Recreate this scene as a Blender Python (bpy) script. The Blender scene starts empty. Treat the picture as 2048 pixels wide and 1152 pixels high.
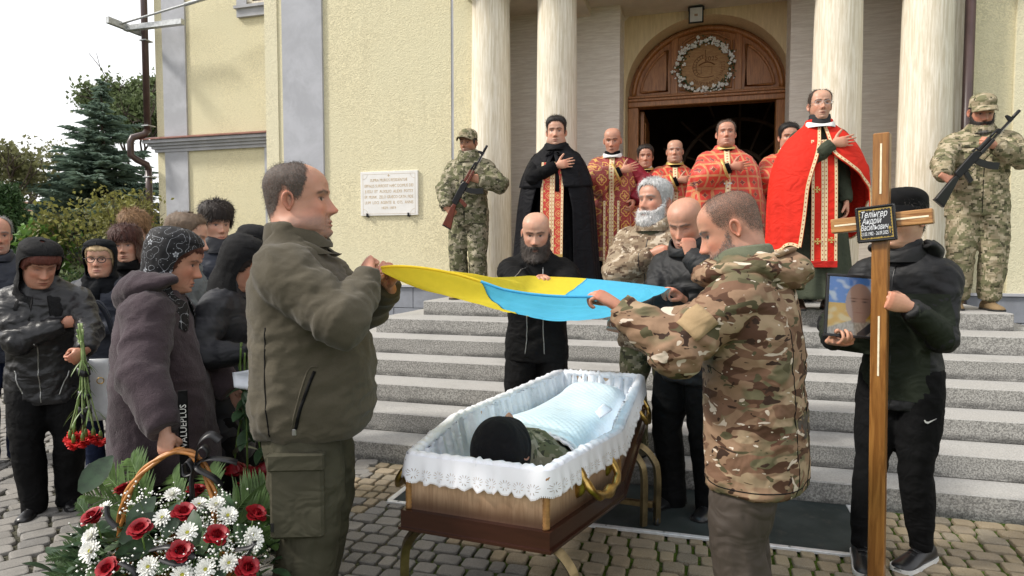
import bpy, bmesh, math, random
import numpy as np
from mathutils import Vector, Matrix, noise as mnoise
R = math.radians
rng = np.random.default_rng(7)
random.seed(7)
SC = bpy.context.scene
COL = SC.collection

# ------------------------------------------------------------------ camera
HC = 1.45
cam = bpy.data.cameras.new('camera'); camo = bpy.data.objects.new('camera', cam); COL.objects.link(camo)
cam.sensor_width = 36.0; cam.lens = 36.0*1320/2048; cam.clip_end = 900; cam.clip_start = 0.05
camo.location = (0, 0, HC); camo.rotation_euler = (R(90-3.0), 0, 0)
SC.camera = camo

# ------------------------------------------------------------------ sky, sun, exposure
SUN_AZ = math.atan2(-0.16, -1.0)          # direction towards the sun, seen from above
SUN_EL = R(43)
sd = Vector((math.cos(SUN_AZ)*math.cos(SUN_EL), math.sin(SUN_AZ)*math.cos(SUN_EL), math.sin(SUN_EL)))
w = bpy.data.worlds.new('World'); SC.world = w; w.use_nodes = True
nt = w.node_tree; nt.nodes.clear()
sky = nt.nodes.new('ShaderNodeTexSky'); sky.sky_type = 'NISHITA'; sky.sun_disc = False
sky.sun_elevation = SUN_EL; sky.sun_rotation = math.atan2(sd.x, sd.y)
sky.air_density = 1.6; sky.dust_density = 6.0; sky.ozone_density = 1.0
hz = nt.nodes.new('ShaderNodeMix'); hz.data_type = 'RGBA'; hz.inputs[0].default_value = 0.80
hz.inputs[7].default_value = (10.6, 10.6, 10.8, 1)       # thin bright overcast veil
bg = nt.nodes.new('ShaderNodeBackground'); bg.inputs[1].default_value = 0.10
wo = nt.nodes.new('ShaderNodeOutputWorld')
nt.links.new(sky.outputs[0], hz.inputs[6]); nt.links.new(hz.outputs[2], bg.inputs[0]); nt.links.new(bg.outputs[0], wo.inputs[0])
sl = bpy.data.lights.new('sun', 'SUN'); sl.energy = 2.8; sl.angle = R(8.0); sl.color = (1.0, 0.95, 0.87)
so = bpy.data.objects.new('sun', sl); COL.objects.link(so)
so.rotation_euler = sd.to_track_quat('Z', 'Y').to_euler()
SC.view_settings.view_transform = 'Standard'; SC.view_settings.look = 'None'
SC.view_settings.exposure = 0.5; SC.view_settings.gamma = 1.0

# ------------------------------------------------------------------ node / material helpers
MATS = {}
class NB:
    def __init__(s, name):
        m = bpy.data.materials.new(name); m.use_nodes = True; s.m = m; s.t = m.node_tree; s.t.nodes.clear()
        s.out = s.n('ShaderNodeOutputMaterial'); s.p = s.n('ShaderNodeBsdfPrincipled')
        s.l(s.p.outputs[0], s.out.inputs[0]); MATS[name] = m
    def n(s, t, **k):
        x = s.t.nodes.new(t)
        for a, b in k.items(): setattr(x, a, b)
        return x
    def l(s, a, b): s.t.links.new(a, b)
    def coord(s, kind='Object'):
        return s.n('ShaderNodeTexCoord').outputs[kind]
    def mapping(s, v, scale=(1,1,1), rot=(0,0,0), loc=(0,0,0)):
        m = s.n('ShaderNodeMapping'); s.l(v, m.inputs[0]); m.inputs['Scale'].default_value = scale
        m.inputs['Rotation'].default_value = rot; m.inputs['Location'].default_value = loc; return m.outputs[0]
    def noise(s, v, scale, detail=3, rough=.55, dist=0, out=0):
        x = s.n('ShaderNodeTexNoise'); s.l(v, x.inputs['Vector']); x.inputs['Scale'].default_value = scale
        x.inputs['Detail'].default_value = detail; x.inputs['Roughness'].default_value = rough; x.inputs['Distortion'].default_value = dist
        return x.outputs[out]
    def vor(s, v, scale, feature='F1', out='Distance'):
        x = s.n('ShaderNodeTexVoronoi', feature=feature); s.l(v, x.inputs['Vector']); x.inputs['Scale'].default_value = scale
        return x.outputs[out]
    def ramp(s, f, a, b, smooth=True):
        m = s.n('ShaderNodeMapRange'); s.l(f, m.inputs[0]); m.inputs[1].default_value = a; m.inputs[2].default_value = b
        if smooth: m.interpolation_type = 'SMOOTHSTEP'
        return m.outputs[0]
    def math(s, op, a, b=None, c=None):
        m = s.n('ShaderNodeMath', operation=op)
        for i, x in enumerate((a, b, c)):
            if x is None: continue
            if isinstance(x, (int, float)): m.inputs[i].default_value = x
            else: s.l(x, m.inputs[i])
        return m.outputs[0]
    def mix(s, f, a, b, mode='MIX'):
        m = s.n('ShaderNodeMix', data_type='RGBA', blend_type=mode)
        if isinstance(f, (int, float)): m.inputs[0].default_value = f
        else: s.l(f, m.inputs[0])
        for i, x in ((6, a), (7, b)):
            if isinstance(x, (tuple, list)): m.inputs[i].default_value = (*x[:3], 1)
            else: s.l(x, m.inputs[i])
        return m.outputs[2]
    def sep(s, v):
        x = s.n('ShaderNodeSeparateXYZ'); s.l(v, x.inputs[0]); return x.outputs
    def comb(s, a, b, c):
        x = s.n('ShaderNodeCombineXYZ')
        for i, q in enumerate((a, b, c)):
            if isinstance(q, (int, float)): x.inputs[i].default_value = q
            else: s.l(q, x.inputs[i])
        return x.outputs[0]
    def attr(s, name='col'):
        x = s.n('ShaderNodeAttribute'); x.attribute_name = name; return x.outputs[0]
    def col(s, c):
        if isinstance(c, (tuple, list)): s.p.inputs['Base Color'].default_value = (*c[:3], 1)
        else: s.l(c, s.p.inputs['Base Color'])
    def bump(s, h, strength=.3, dist=.01, chain=None):
        b = s.n('ShaderNodeBump'); b.inputs['Strength'].default_value = strength; b.inputs['Distance'].default_value = dist
        s.l(h, b.inputs['Height'])
        if chain: s.l(chain, b.inputs['Normal'])
        s.l(b.outputs[0], s.p.inputs['Normal']); return b.outputs[0]
    def set(s, rough=.6, metal=0, spec=.5, sheen=0, **k):
        s.p.inputs['Roughness'].default_value = rough; s.p.inputs['Metallic'].default_value = metal
        s.p.inputs['Specular IOR Level'].default_value = spec; s.p.inputs['Sheen Weight'].default_value = sheen
        for a, b in k.items(): s.p.inputs[a].default_value = b
        return s.m

def simple(name, c, rough=.6, metal=0, var=.15, vscale=20, bump=.0, bscale=200, sheen=0, spec=.5, coord='Object', bdist=.003, stretch=(1,1,1)):
    b = NB(name); v = b.mapping(b.coord(coord), stretch)
    f = b.noise(v, vscale, 4)
    lo = tuple(x*(1-var) for x in c); hi = tuple(min(1, x*(1+var)) for x in c)
    b.col(b.mix(b.ramp(f, .3, .7), lo, hi))
    if bump: b.bump(b.noise(v, bscale, 3), bump, bdist)
    return b.set(rough, metal, spec, sheen)

# ------------------------------------------------------------------ object helpers
def mesh_np(name, V, F, smooth=True, cols=None, uvs=None):
    me = bpy.data.meshes.new(name)
    V = np.asarray(V, dtype=np.float64)
    if isinstance(F, np.ndarray): F = F.tolist()
    me.from_pydata(V.tolist(), [], F)
    if smooth: me.polygons.foreach_set('use_smooth', [True]*len(me.polygons))
    if cols is not None:
        c = np.ones((len(V), 4), dtype=np.float32); q_ = np.asarray(cols); c[:, :q_.shape[1]] = q_
        a = me.color_attributes.new('col', 'FLOAT_COLOR', 'POINT'); a.data.foreach_set('color', c.ravel())
    if uvs is not None:
        ul = me.uv_layers.new(name='UVMap'); li = np.empty(len(me.loops), dtype=np.int32); me.loops.foreach_get('vertex_index', li)
        ul.data.foreach_set('uv', np.asarray(uvs, dtype=np.float32)[li].ravel())
    me.update(); return me
def link(name, me, mat=None, parent=None, loc=None, rot=None):
    o = bpy.data.objects.new(name, me); COL.objects.link(o)
    if mat is not None:
        me.materials.clear(); me.materials.append(MATS[mat] if isinstance(mat, str) else mat)
    if parent is not None: o.parent = parent
    if loc is not None: o.location = loc
    if rot is not None: o.rotation_euler = rot
    return o
def part(name, V, F, mat, parent=None, smooth=True, cols=None, uvs=None):
    return link(name, mesh_np(name, V, F, smooth, cols, uvs), mat, parent)
def tag(o, label=None, cat=None, group=None, kind=None):
    if label: o['label'] = label
    if cat: o['category'] = cat
    if group: o['group'] = group
    if kind: o['kind'] = kind
    return o
def thing(name, label, cat, loc=(0,0,0), rz=0, group=None):
    o = bpy.data.objects.new(name, None); o.empty_display_size = .1; COL.objects.link(o)
    o.location = loc; o.rotation_euler = (0, 0, rz); return tag(o, label, cat, group)

class MB:
    """collects shapes -> one mesh"""
    def __init__(s): s.V = []; s.F = []; s.C = []; s.U = []
    def add(s, V, F, col=None, uv=None):
        o = len(s.V); s.V.extend([tuple(map(float, v)) for v in V]); s.F.extend([[i+o for i in f] for f in F])
        s.C.extend([col if col is not None else (1,1,1)]*len(V) if not isinstance(col, np.ndarray) else [tuple(c) for c in col])
        s.U.extend([(0,0)]*len(V) if uv is None else [tuple(u) for u in uv]); return s
    def box(s, a, b, col=None, bev=0, M=None):
        (x0,y0,z0),(x1,y1,z1) = a, b
        if bev <= 0:
            V = [(x0,y0,z0),(x1,y0,z0),(x1,y1,z0),(x0,y1,z0),(x0,y0,z1),(x1,y0,z1),(x1,y1,z1),(x0,y1,z1)]
            F = [[0,3,2,1],[4,5,6,7],[0,1,5,4],[1,2,6,5],[2,3,7,6],[3,0,4,7]]
        else:
            c = ((x0+x1)/2,(y0+y1)/2,(z0+z1)/2); h = ((x1-x0)/2,(y1-y0)/2,(z1-z0)/2); bm = bmesh.new()
            bmesh.ops.create_cube(bm, size=1); 
            for v in bm.verts: v.co = Vector((c[i]+v.co[i]*2*h[i] for i in range(3)))
            bmesh.ops.bevel(bm, geom=bm.edges[:], offset=bev, segments=1, affect='EDGES', profile=.5)
            bm.verts.index_update(); V = [v.co[:] for v in bm.verts]; F = [[v.index for v in f.verts] for f in bm.faces]; bm.free()
        if M is not None: V = [(M @ Vector(v))[:] for v in V]
        return s.add(V, F, col)
    def tube(s, pts, rad, n=12, caps=True, ref=None, col=None):
        V, F = tube(pts, rad, n, caps, ref); return s.add(V, F, col)
    def build(s, name, mat, parent=None, smooth=False, M=None, cols=False, uv=False):
        V = np.array(s.V)
        if M is not None: V = V @ np.array(M.to_3x3()).T + np.array(M.to_translation())
        return link(name, mesh_np(name, V, s.F, smooth, s.C if cols else None, s.U if uv else None), mat, parent)

def tube(pts, rad, n=12, caps=True, ref=None, ripple=None, closed=False):
    """loft along pts; rad: float or per-point float / (ra, rb); ref = axis for ra direction"""
    P = [Vector(p) for p in pts]; m = len(P); V = []; F = []
    T = []
    for i in range(m):
        if closed: t = P[(i+1) % m]-P[i-1]
        else: t = P[min(i+1, m-1)]-P[max(i-1, 0)]
        T.append(t.normalized() if t.length > 1e-9 else Vector((0,0,1)))
    a = Vector(ref) if ref is not None else (Vector((1,0,0)) if abs(T[0].x) < .9 else Vector((0,1,0)))
    for i in range(m):
        A = a - T[i]*a.dot(T[i]); A.normalize(); B = T[i].cross(A)
        if ref is None: a = A
        r = rad[i] if isinstance(rad, (list, tuple, np.ndarray)) else rad
        ra, rb = (r if isinstance(r, (list, tuple, np.ndarray)) else (r, r))
        for k in range(n):
            th = 2*math.pi*k/n; q = 1.0
            if ripple: q = ripple(i/(m-1), th)
            V.append((P[i]+A*(ra*math.cos(th)*q)+B*(rb*math.sin(th)*q))[:])
    for i in range(m if closed else m-1):
        j = (i+1) % m
        for k in range(n):
            k2 = (k+1) % n; F.append([i*n+k, i*n+k2, j*n+k2, j*n+k])
    if caps and not closed:
        F.append(list(range(n-1, -1, -1))); F.append([(m-1)*n+k for k in range(n)])
    return V, F
def spline(pts, n):
    """Catmull-Rom through pts (tuples of any dim)"""
    P = np.array(pts, dtype=float); m = len(P); out = []
    for t in np.linspace(0, m-1, n):
        i = min(int(t), m-2); f = t-i
        p0, p1, p2, p3 = P[max(i-1,0)], P[i], P[i+1], P[min(i+2, m-1)]
        out.append(.5*((2*p1)+(-p0+p2)*f+(2*p0-5*p1+4*p2-p3)*f*f+(-p0+3*p1-3*p2+p3)*f**3))
    return np.array(out)
def grid_faces(nu, nv, wrap=False):
    """rows nv, cols nu"""
    F = []
    for j in range(nv-1):
        for i in range(nu if wrap else nu-1):
            i2 = (i+1) % nu; F.append([j*nu+i, j*nu+i2, (j+1)*nu+i2, (j+1)*nu+i])
    return F
def evalmods(V, F, mods, smooth=True):
    me = mesh_np('t', V, F, smooth); o = bpy.data.objects.new('t', me); COL.objects.link(o)
    for t, kw in mods:
        m = o.modifiers.new('m', t)
        for a, b in kw.items(): setattr(m, a, b)
    dg = bpy.context.evaluated_depsgraph_get(); dg.update(); ev = o.evaluated_get(dg)
    m2 = ev.to_mesh(); nv = len(m2.vertices)
    v = np.empty(nv*3); m2.vertices.foreach_get('co', v); v = v.reshape(-1, 3)
    nn = np.empty(nv*3); m2.vertices.foreach_get('normal', nn); nn = nn.reshape(-1, 3)
    f = [list(p.vertices) for p in m2.polygons]
    ev.to_mesh_clear(); bpy.data.objects.remove(o); bpy.data.meshes.remove(me)
    return v, f, nn
def remesh(shapes, vox, smooth=4):
    V = []; F = []
    for v, f in shapes:
        o = len(V); V.extend([tuple(x) for x in v]); F.extend([[i+o for i in q] for q in f])
    return evalmods(V, F, [('REMESH', dict(mode='VOXEL', voxel_size=vox)), ('SMOOTH', dict(factor=.5, iterations=smooth))])

# vectorised gradient noise
_perm = np.concatenate([rng.permutation(256)]*3); _grad = rng.normal(size=(256, 3)); _grad /= np.linalg.norm(_grad, axis=1)[:, None]
def pn(P):
    P = np.asarray(P, dtype=float); I = np.floor(P).astype(int); f = P-I; u = f*f*f*(f*(f*6-15)+10); I &= 255
    out = 0
    for dx in (0, 1):
        for dy in (0, 1):
            for dz in (0, 1):
                h = _perm[_perm[_perm[I[:,0]+dx]+I[:,1]+dy]+I[:,2]+dz]
                d = ((f-np.array([dx,dy,dz]))*_grad[h]).sum(1)
                out = out + d*np.where(dx, u[:,0], 1-u[:,0])*np.where(dy, u[:,1], 1-u[:,1])*np.where(dz, u[:,2], 1-u[:,2])
    return out
def sstep(x, a, b):
    t = np.clip((x-a)/(b-a), 0, 1); return t*t*(3-2*t)

# ------------------------------------------------------------------ the facade's own axes
ANG = R(16.3); O = Vector((0, 4.39, 0)); U = Vector((math.cos(ANG), -math.sin(ANG), 0)); N = Vector((math.sin(ANG), math.cos(ANG), 0))
def W(u, n, z=0): return O+U*u+N*n+Vector((0,0,z))
MF = Matrix(((U.x, N.x, 0, O.x), (U.y, N.y, 0, O.y), (0, 0, 1, 0), (0, 0, 0, 1)))   # (u,n,z) -> world
LAND = .97
# ================================================================== materials of the setting
def stucco(name, c, amp=.35):
    b = NB(name); v = b.coord(); s = b.mapping(v, (1, 1, 1))
    worm = b.noise(s, 26, 2, .5, 2.2); fine = b.noise(v, 140, 2); big = b.noise(v, .9, 4)
    cc = b.mix(b.ramp(worm, .38, .62), tuple(x*.80 for x in c), tuple(min(1, x*1.06) for x in c))
    cc = b.mix(b.ramp(big, .3, .75), cc, tuple(x*f for x, f in zip(c, (.93, .95, .97))))
    streak = b.noise(b.mapping(v, (5, 5, .35)), 1.2, 4)
    cc = b.mix(b.math('MULTIPLY', b.ramp(streak, .55, .8), .35), cc, tuple(x*.72 for x in c))
    b.col(cc); h = b.math('ADD', worm, b.math('MULTIPLY', fine, .3)); b.bump(h, amp, .02); return b.set(.92, 0, .25)
stucco('stucco_yellow', (.68, .62, .42), .45)
stucco('stucco_pale', (.70, .645, .46), .4)
def smoothplaster(name, c, vs=(1, 1, 1), sc=8, amp=.2, c2=None, fl=.4):
    b = NB(name); v = b.coord(); m = b.mapping(v, vs); f = b.noise(m, sc, 5, .65, .4); g = b.noise(v, 1.3, 4)
    cc = b.mix(b.ramp(f, .35, .7), c2 or tuple(x*.8 for x in c), c)
    cc = b.mix(b.math('MULTIPLY', b.ramp(g, .35, .75), fl), cc, tuple(x*.83 for x in c)); b.col(cc)
    b.bump(b.math('ADD', f, b.math('MULTIPLY', b.noise(v, 220, 2), .25)), amp, .012); return b.set(.85, 0, .3)
smoothplaster('trim_grey', (.44, .45, .485), (1, 1, 1), 3, .15)
smoothplaster('plinth_grey', (.25, .265, .30), (1, 1, 1), 5, .25)
smoothplaster('column_plaster', (.80, .755, .65), (9, 9, .55), 6, .18, (.57, .50, .37), .3)
smoothplaster('wall_streaked', (.86, .81, .74), (1.2, 1.2, 13), 4, .3, (.70, .64, .57), .2)
smoothplaster('wall_ochre', (.80, .66, .42), (8, 8, .7), 5, .2, (.68, .55, .33), .3)
smoothplaster('soffit', (.74, .67, .56), (1, 1, 1), 2, .1)
simple('roof_cap', (.19, .075, .055), .55, 0, .25, 9, .2, 60)
simple('brown_pipe', (.055, .032, .030), .38, 0, .2, 6)
simple('red_pipe', (.25, .075, .04), .5, 0, .25, 14)
simple('galvanised', (.45, .47, .48), .45, .6, .15, 20)
simple('black_metal', (.012, .012, .014), .4, .3, .2, 30)
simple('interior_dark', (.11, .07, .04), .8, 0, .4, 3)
simple('interior_trim', (.24, .17, .11), .6, 0, .3, 6)
simple('lamp_glass', (.55, .56, .55), .25, 0, .05, 10)
simple('marble', (.70, .69, .665), .35, 0, .05, 6, .05, 100)
simple('gilt_letter', (.46, .33, .17), .5, .1, .2, 80)
b = NB('wood_door'); v = b.coord(); m = b.mapping(v, (1, 1, 1))
g = b.noise(b.mapping(v, (14, 14, 1.1)), 4, 5, .6, 1.2); b.col(b.mix(b.ramp(g, .3, .72), (.27, .105, .032), (.50, .225, .078)))
b.bump(g, .12, .004); b.set(.36, 0, .5)
b = NB('wood_board'); v = b.coord(); g = b.noise(b.mapping(v, (3, 14, 14)), 4, 5, .6, 1.0); b.col(b.mix(b.ramp(g, .3, .72), (.30, .155, .05), (.45, .255, .095))); b.set(.5)
b = NB('stair_stone'); v = b.coord()
sp = b.vor(v, 95); sp2 = b.noise(v, 105, 3, .7); big = b.noise(v, 1.6, 5, .7)
agg = b.mix(b.ramp(sp2, .38, .62), (.17, .165, .155), (.40, .39, .365))
agg = b.mix(b.math('MULTIPLY', b.ramp(sp, .32, .1), .45), agg, (.46, .45, .42))
nz = b.sep(b.n('ShaderNodeNewGeometry').outputs['Normal'])[2]
tread = b.mix(b.ramp(b.noise(v, 110, 3, .7), .3, .7), (.29, .286, .272), (.41, .40, .385))      # smoother treads, painted paler as lit from above; open aggregate on the risers
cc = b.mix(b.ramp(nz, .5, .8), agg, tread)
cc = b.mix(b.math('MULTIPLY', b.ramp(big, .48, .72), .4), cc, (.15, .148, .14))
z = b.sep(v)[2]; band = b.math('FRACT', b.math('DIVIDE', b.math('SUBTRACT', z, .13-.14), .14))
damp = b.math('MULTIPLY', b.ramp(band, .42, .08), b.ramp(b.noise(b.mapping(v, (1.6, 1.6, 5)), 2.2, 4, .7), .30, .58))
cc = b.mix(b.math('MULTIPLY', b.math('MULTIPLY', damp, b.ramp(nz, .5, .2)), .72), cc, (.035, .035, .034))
b.col(cc); b.bump(b.math('ADD', sp2, b.math('MULTIPLY', sp, -.6)), .45, .006); b.set(.85, 0, .3)
b = NB('joint_moss'); v = b.coord(); mo = b.noise(v, 2.2, 5, .65); mz = b.noise(v, 60, 3)
xx = b.sep(v)[0]
soil = b.mix(b.ramp(mz, .3, .7), (.045, .04, .032), (.11, .098, .08)); moss = b.mix(b.ramp(mz, .3, .7), (.03, .05, .006), (.085, .135, .016))
side = b.ramp(xx, -1.3, .3); b.col(b.mix(b.math('MULTIPLY', b.ramp(mo, .28, .42), b.math('MAXIMUM', side, .12)), soil, moss)); b.bump(mz, .8, .02); b.set(.95, 0, .2)
b = NB('paver_stone'); v = b.coord(); a = b.attr(); f = b.noise(v, 170, 3, .7); g = b.noise(v, 7, 4, .6); sp = b.vor(v, 260)
cc = b.mix(b.math('MULTIPLY', b.ramp(f, .35, .7), .5), a, b.mix(.5, a, (.50, .47, .42))); cc = b.mix(b.math('MULTIPLY', b.ramp(g, .45, .7), .45), cc, b.mix(.6, a, (.09, .085, .075)))
cc = b.mix(b.math('MULTIPLY', b.ramp(sp, .22, .1), .5), cc, (.06, .055, .05))
b.col(cc); b.bump(b.math('ADD', f, b.math('MULTIPLY', g, .8)), .35, .005); b.set(.82, 0, .35)

# ================================================================== ground
g = MB(); g.add([(-400, -60, -.012), (400, -60, -.012), (400, 700, -.012), (-400, 700, -.012)], [[0, 1, 2, 3]])
ground = g.build('ground', 'joint_moss'); tag(ground, 'cobbled church forecourt with mossy joints', None, None, 'structure')

# ================================================================== stairs
stairs = thing('church_steps', 'broad flight of seven grey aggregate stone steps up to the church porch', 'steps', O, -ANG)
SN = [-.10, .18, .52, .85, 1.18, 1.51, 1.93]; SZ = [.13+.14*i for i in range(7)]
def slab(u0, u1, n0, n1, z0, z1, bev=.007):
    bm = bmesh.new(); nu = 26
    m = MB().box((u0, n0, z0), (u1, n1, z1), bev=bev); return m
for k in range(7):
    ex = (6-k)*.31
    m = slab(-1.50-ex, 3.60+ex, SN[k], (SN[k+1]+.06 if k < 6 else 3.22), (SZ[k]-.14 if k else -.1)+(.0 if k == 0 else -.001*k), SZ[k])
    # returns on both sides
    if k < 6:
        for s0, s1 in ((-1.50-ex, -1.50-ex+.37), (3.60+ex-.37, 3.60+ex)):
            m.box((s0+.002, SN[k+1]+.058, (SZ[k]-.14 if k else -.1)-.001*k), (s1-.002, 3.15, SZ[k]-.0005*(k+1)))
    m.build('step', 'stair_stone', stairs)
MB().box((-1.40, 3.221, .5), (3.5, 5.6, LAND-.002)).build('porch_floor', 'stair_stone', stairs)

# ================================================================== church
church = thing('church', 'pale yellow plastered church facade with columned porch and blue grey trim', 'church', O, -ANG)
def cb(name, mat, *boxes, bev=0, parent=None):
    m = MB()
    for a, bb in boxes: m.box(a, bb, bev=bev)
    return m.build(name, mat, parent or church)
TOP = 9.0
cb('wall', 'stucco_yellow', ((-4.24, 3.20, 1.06), (-1.69, 3.70, TOP)))
cb('wall', 'stucco_yellow', ((-1.655, 3.20, 1.06), (-1.42, 4.6, TOP)))
cb('groove_strip', 'trim_grey', ((-1.69, 3.207, 1.06), (-1.655, 3.6, TOP)))
cb('pilaster', 'trim_grey', ((-3.975, 3.165, 1.06), (-3.40, 3.22, TOP)))
cb('corner_strip', 'stucco_pale', ((-4.245, 3.185, 1.06), (-4.06, 3.24, TOP)))
cb('side_wall', 'stucco_yellow', ((-4.24, 3.70, 0), (-3.9, 7.2, TOP)))
cb('wall', 'stucco_yellow', ((3.66, 3.24, 1.06), (9.5, 3.7, TOP)))
cb('pilaster', 'stucco_pale', ((4.02, 3.205, 1.06), (4.42, 3.26, TOP)))
cb('jamb_strip', 'column_plaster', ((3.47, 3.19, LAND), (3.66, 4.6, TOP)))
cb('back_wall', 'wall_streaked', ((-1.42, 4.11, LAND), (.185, 4.56, 4.9)))
cb('back_wall', 'wall_streaked', ((2.14, 4.11, LAND), (3.47, 4.56, 4.9)))
# plinth made of blocks
for (u0, u1) in ((-4.27, -1.44), (3.66, 6.4)):
    MB().box((u0+.004, 3.165, 0), (u1-.004, 3.6, 1.055)).build('plinth_core', 'plinth_grey', church)
    z = .02
    for c in range(4):
        h = .255; uu = u0-(.2 if c % 2 else 0)
        while uu < u1-.02:
            a, bb = max(uu, u0), min(uu+.46, u1)
            if bb-a > .03: MB().box((a+.003, 3.135, z+.003), (bb-.003, 3.172, z+h-.004), bev=.004).build('plinth_block', 'plinth_grey', church)
            uu += .46
        z += h
    cb('plinth_cap', 'trim_grey', ((u0, 3.11, 1.042), (u1, 3.21, 1.066)))
# recess wall with arched opening
AC, AZ, AA, AB = 1.205, 3.53, 1.0, .90
def archwall(n0, n1):
    m = MB(); K = 40; pts = [(AC+AA, LAND)]+[(AC+AA*math.cos(math.pi*i/K), AZ+AB*math.sin(math.pi*i/K)) for i in range(K+1)]+[(AC-AA, LAND)]
    out = []
    for (u, z) in pts:
        if z <= AZ+1e-6: out.append((.186 if u < AC else 2.139, z))
        else:
            du, dz = u-AC, z-AZ; t = min((.934 if du > 0 else 1.019)/abs(du) if abs(du) > 1e-6 else 1e9, .985/dz if dz > 1e-6 else 1e9); out.append((AC+du*t, AZ+dz*t))
    V = []; F = []
    for i, (p, q) in enumerate(zip(pts, out)):
        V += [(p[0], n0, p[1]), (q[0], n0, q[1]), (p[0], n1, p[1])]
    for i in range(len(pts)-1):
        a, c = 3*i, 3*i+3; F += [[a, a+1, c+1, c], [a+2, a, c, c+2]]
    m.add(V, F)
    return m
archwall(4.55, 4.99).build('arched_wall', 'wall_ochre', church)
m = MB()
# arch moulding ring
ring = [(AC+(AA+.045)*math.cos(math.pi*i/40), 4.545, AZ+(AB+.045)*math.sin(math.pi*i/40)) for i in range(41)]
# ceiling, beams
cb('porch_ceiling', 'soffit', ((-1.42, 3.4, 4.50), (3.47, 4.98, 4.9)))
cb('ceiling_beam', 'soffit', ((-.62, 3.42, 4.40), (-.18, 4.11, 4.502))); cb('ceiling_beam', 'soffit', ((2.26, 3.42, 4.40), (2.70, 4.11, 4.502)))
cb('architrave', 'column_plaster', ((-1.50, 2.90, 4.43), (3.58, 3.42, 5.6)))
cb('wall', 'stucco_yellow', ((-1.46, 3.1, 5.5), (3.56, 3.7, TOP)))
colm = None
for u in (-1.18, -.40, 2.476, 3.267):
    V, F = [], []
    prof = [(LAND, .285), (LAND+.09, .285), (LAND+.10, .262), (LAND+.15, .265), (LAND+.19, .238)]+[(LAND+.19+.001+(3.19)*i/10, .238-.022*(i/10)**1.5) for i in range(11)]+[(4.362, .226), (4.385, .245), (4.432, .25)]
    V, F = tube([(0, 0, z) for z, r in prof], [r for z, r in prof], 48, True, (1, 0, 0))
    if colm is None: colm = mesh_np('column', V, F)
    o = link('column', colm, 'column_plaster', church, (u, 3.17, 0))
# downpipes
def pipe(name, pts, r, mat, parent): 
    V, F = tube(pts, r, 14); return part(name, V, F, mat, parent)
p = pipe('downpipe', [(3.60, 3.10, .4), (3.60, 3.10, 3.86)], .045, 'brown_pipe', church)
pipe('upper_pipe', [(3.60, 3.10, 3.86), (3.60, 3.10, TOP)], .047, 'red_pipe', p)
# door: frame, transom, tympanum
door = MB().box((AC-AA+.003, 4.86, LAND), (AC-AA+.14, 5.02, 3.40), bev=.006).build('door_post', 'wood_door', church)
MB().box((AC+AA-.14, 4.86, LAND), (AC+AA-.003, 5.02, 3.40), bev=.006).build('door_post', 'wood_door', church)
tr = MB().box((AC-AA+.003, 4.83, 3.40), (AC+AA-.003, 5.03, 3.55), bev=.008).build('transom', 'wood_door', church)
MB().box((AC-AA+.004, 4.795, 3.47), (AC+AA-.004, 4.86, 3.50), bev=.006).box((AC-AA+.004, 4.805, 3.512), (AC+AA-.004, 4.86, 3.535), bev=.006).build('transom_moulding', 'wood_door', tr)
K = 48
def archplate(a, bq, z0, n, thick, name, parent):
    V = [(AC+a*math.cos(math.pi*i/K), n, z0+bq*math.sin(math.pi*i/K)) for i in range(K+1)]
    V2 = [(x, n+thick, z) for x, y, z in V]; F = [list(range(K+1)), list(range(2*K+1, K, -1))]+[[i, K+1+i, K+2+i, i+1] for i in range(K)]
    return part(name, V+V2, F, 'wood_door', parent, False)
tym = archplate(AA-.003, AB-.003, 3.55, 4.93, .08, 'tympanum', church)
def moulded(path, r, name): 
    V, F = tube(path, r, 8, False, None, None, True); part(name, V, F, 'wood_door', tym)
def arcpt(a, bq, th): return (AC+a*math.cos(th), 4.925, 3.55+bq*math.sin(th))
# rim arch, mullions
V, F = tube([arcpt(AA-.07, AB-.07, math.pi*i/40) for i in range(41)], [(.062, .035)]*41, 8, True, (0, 1, 0)); part('arch_rail', [(x, y, z) for x, y, z in V], F, 'wood_door', tym)
cw = .345
for s in (-1, 1):
    MB().box((AC+s*(cw+.055)-.045, 4.895, 3.55), (AC+s*(cw+.055)+.045, 4.94, 3.55+AB*math.sqrt(1-((cw+.055)/AA)**2)-.06), bev=.006).build('mullion', 'wood_door', tym)
    th0 = math.acos((cw+.15)/(AA-.16)); th1 = .09
    pth = [arcpt(AA-.16, AB-.17, th0+(th1-th0)*i/14) for i in range(15)]+[(AC+AA-.19, 4.925, 3.61), (AC+cw+.15, 4.925, 3.61)]
    if s < 0: pth = [(2*AC-x, y, z) for x, y, z in pth]
    moulded(pth, .02, 'panel_moulding')
pth = [(AC-cw+.03, 4.925, 3.61), (AC-cw+.03, 4.925, 4.20)]+[(AC-cw+.03+(2*cw-.06)*i/14, 4.925, 4.20+.12*math.sin(math.pi*i/14)) for i in range(1, 14)]+[(AC+cw-.03, 4.925, 4.20), (AC+cw-.03, 4.925, 3.61)]
moulded(pth, .02, 'panel_moulding')
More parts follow.
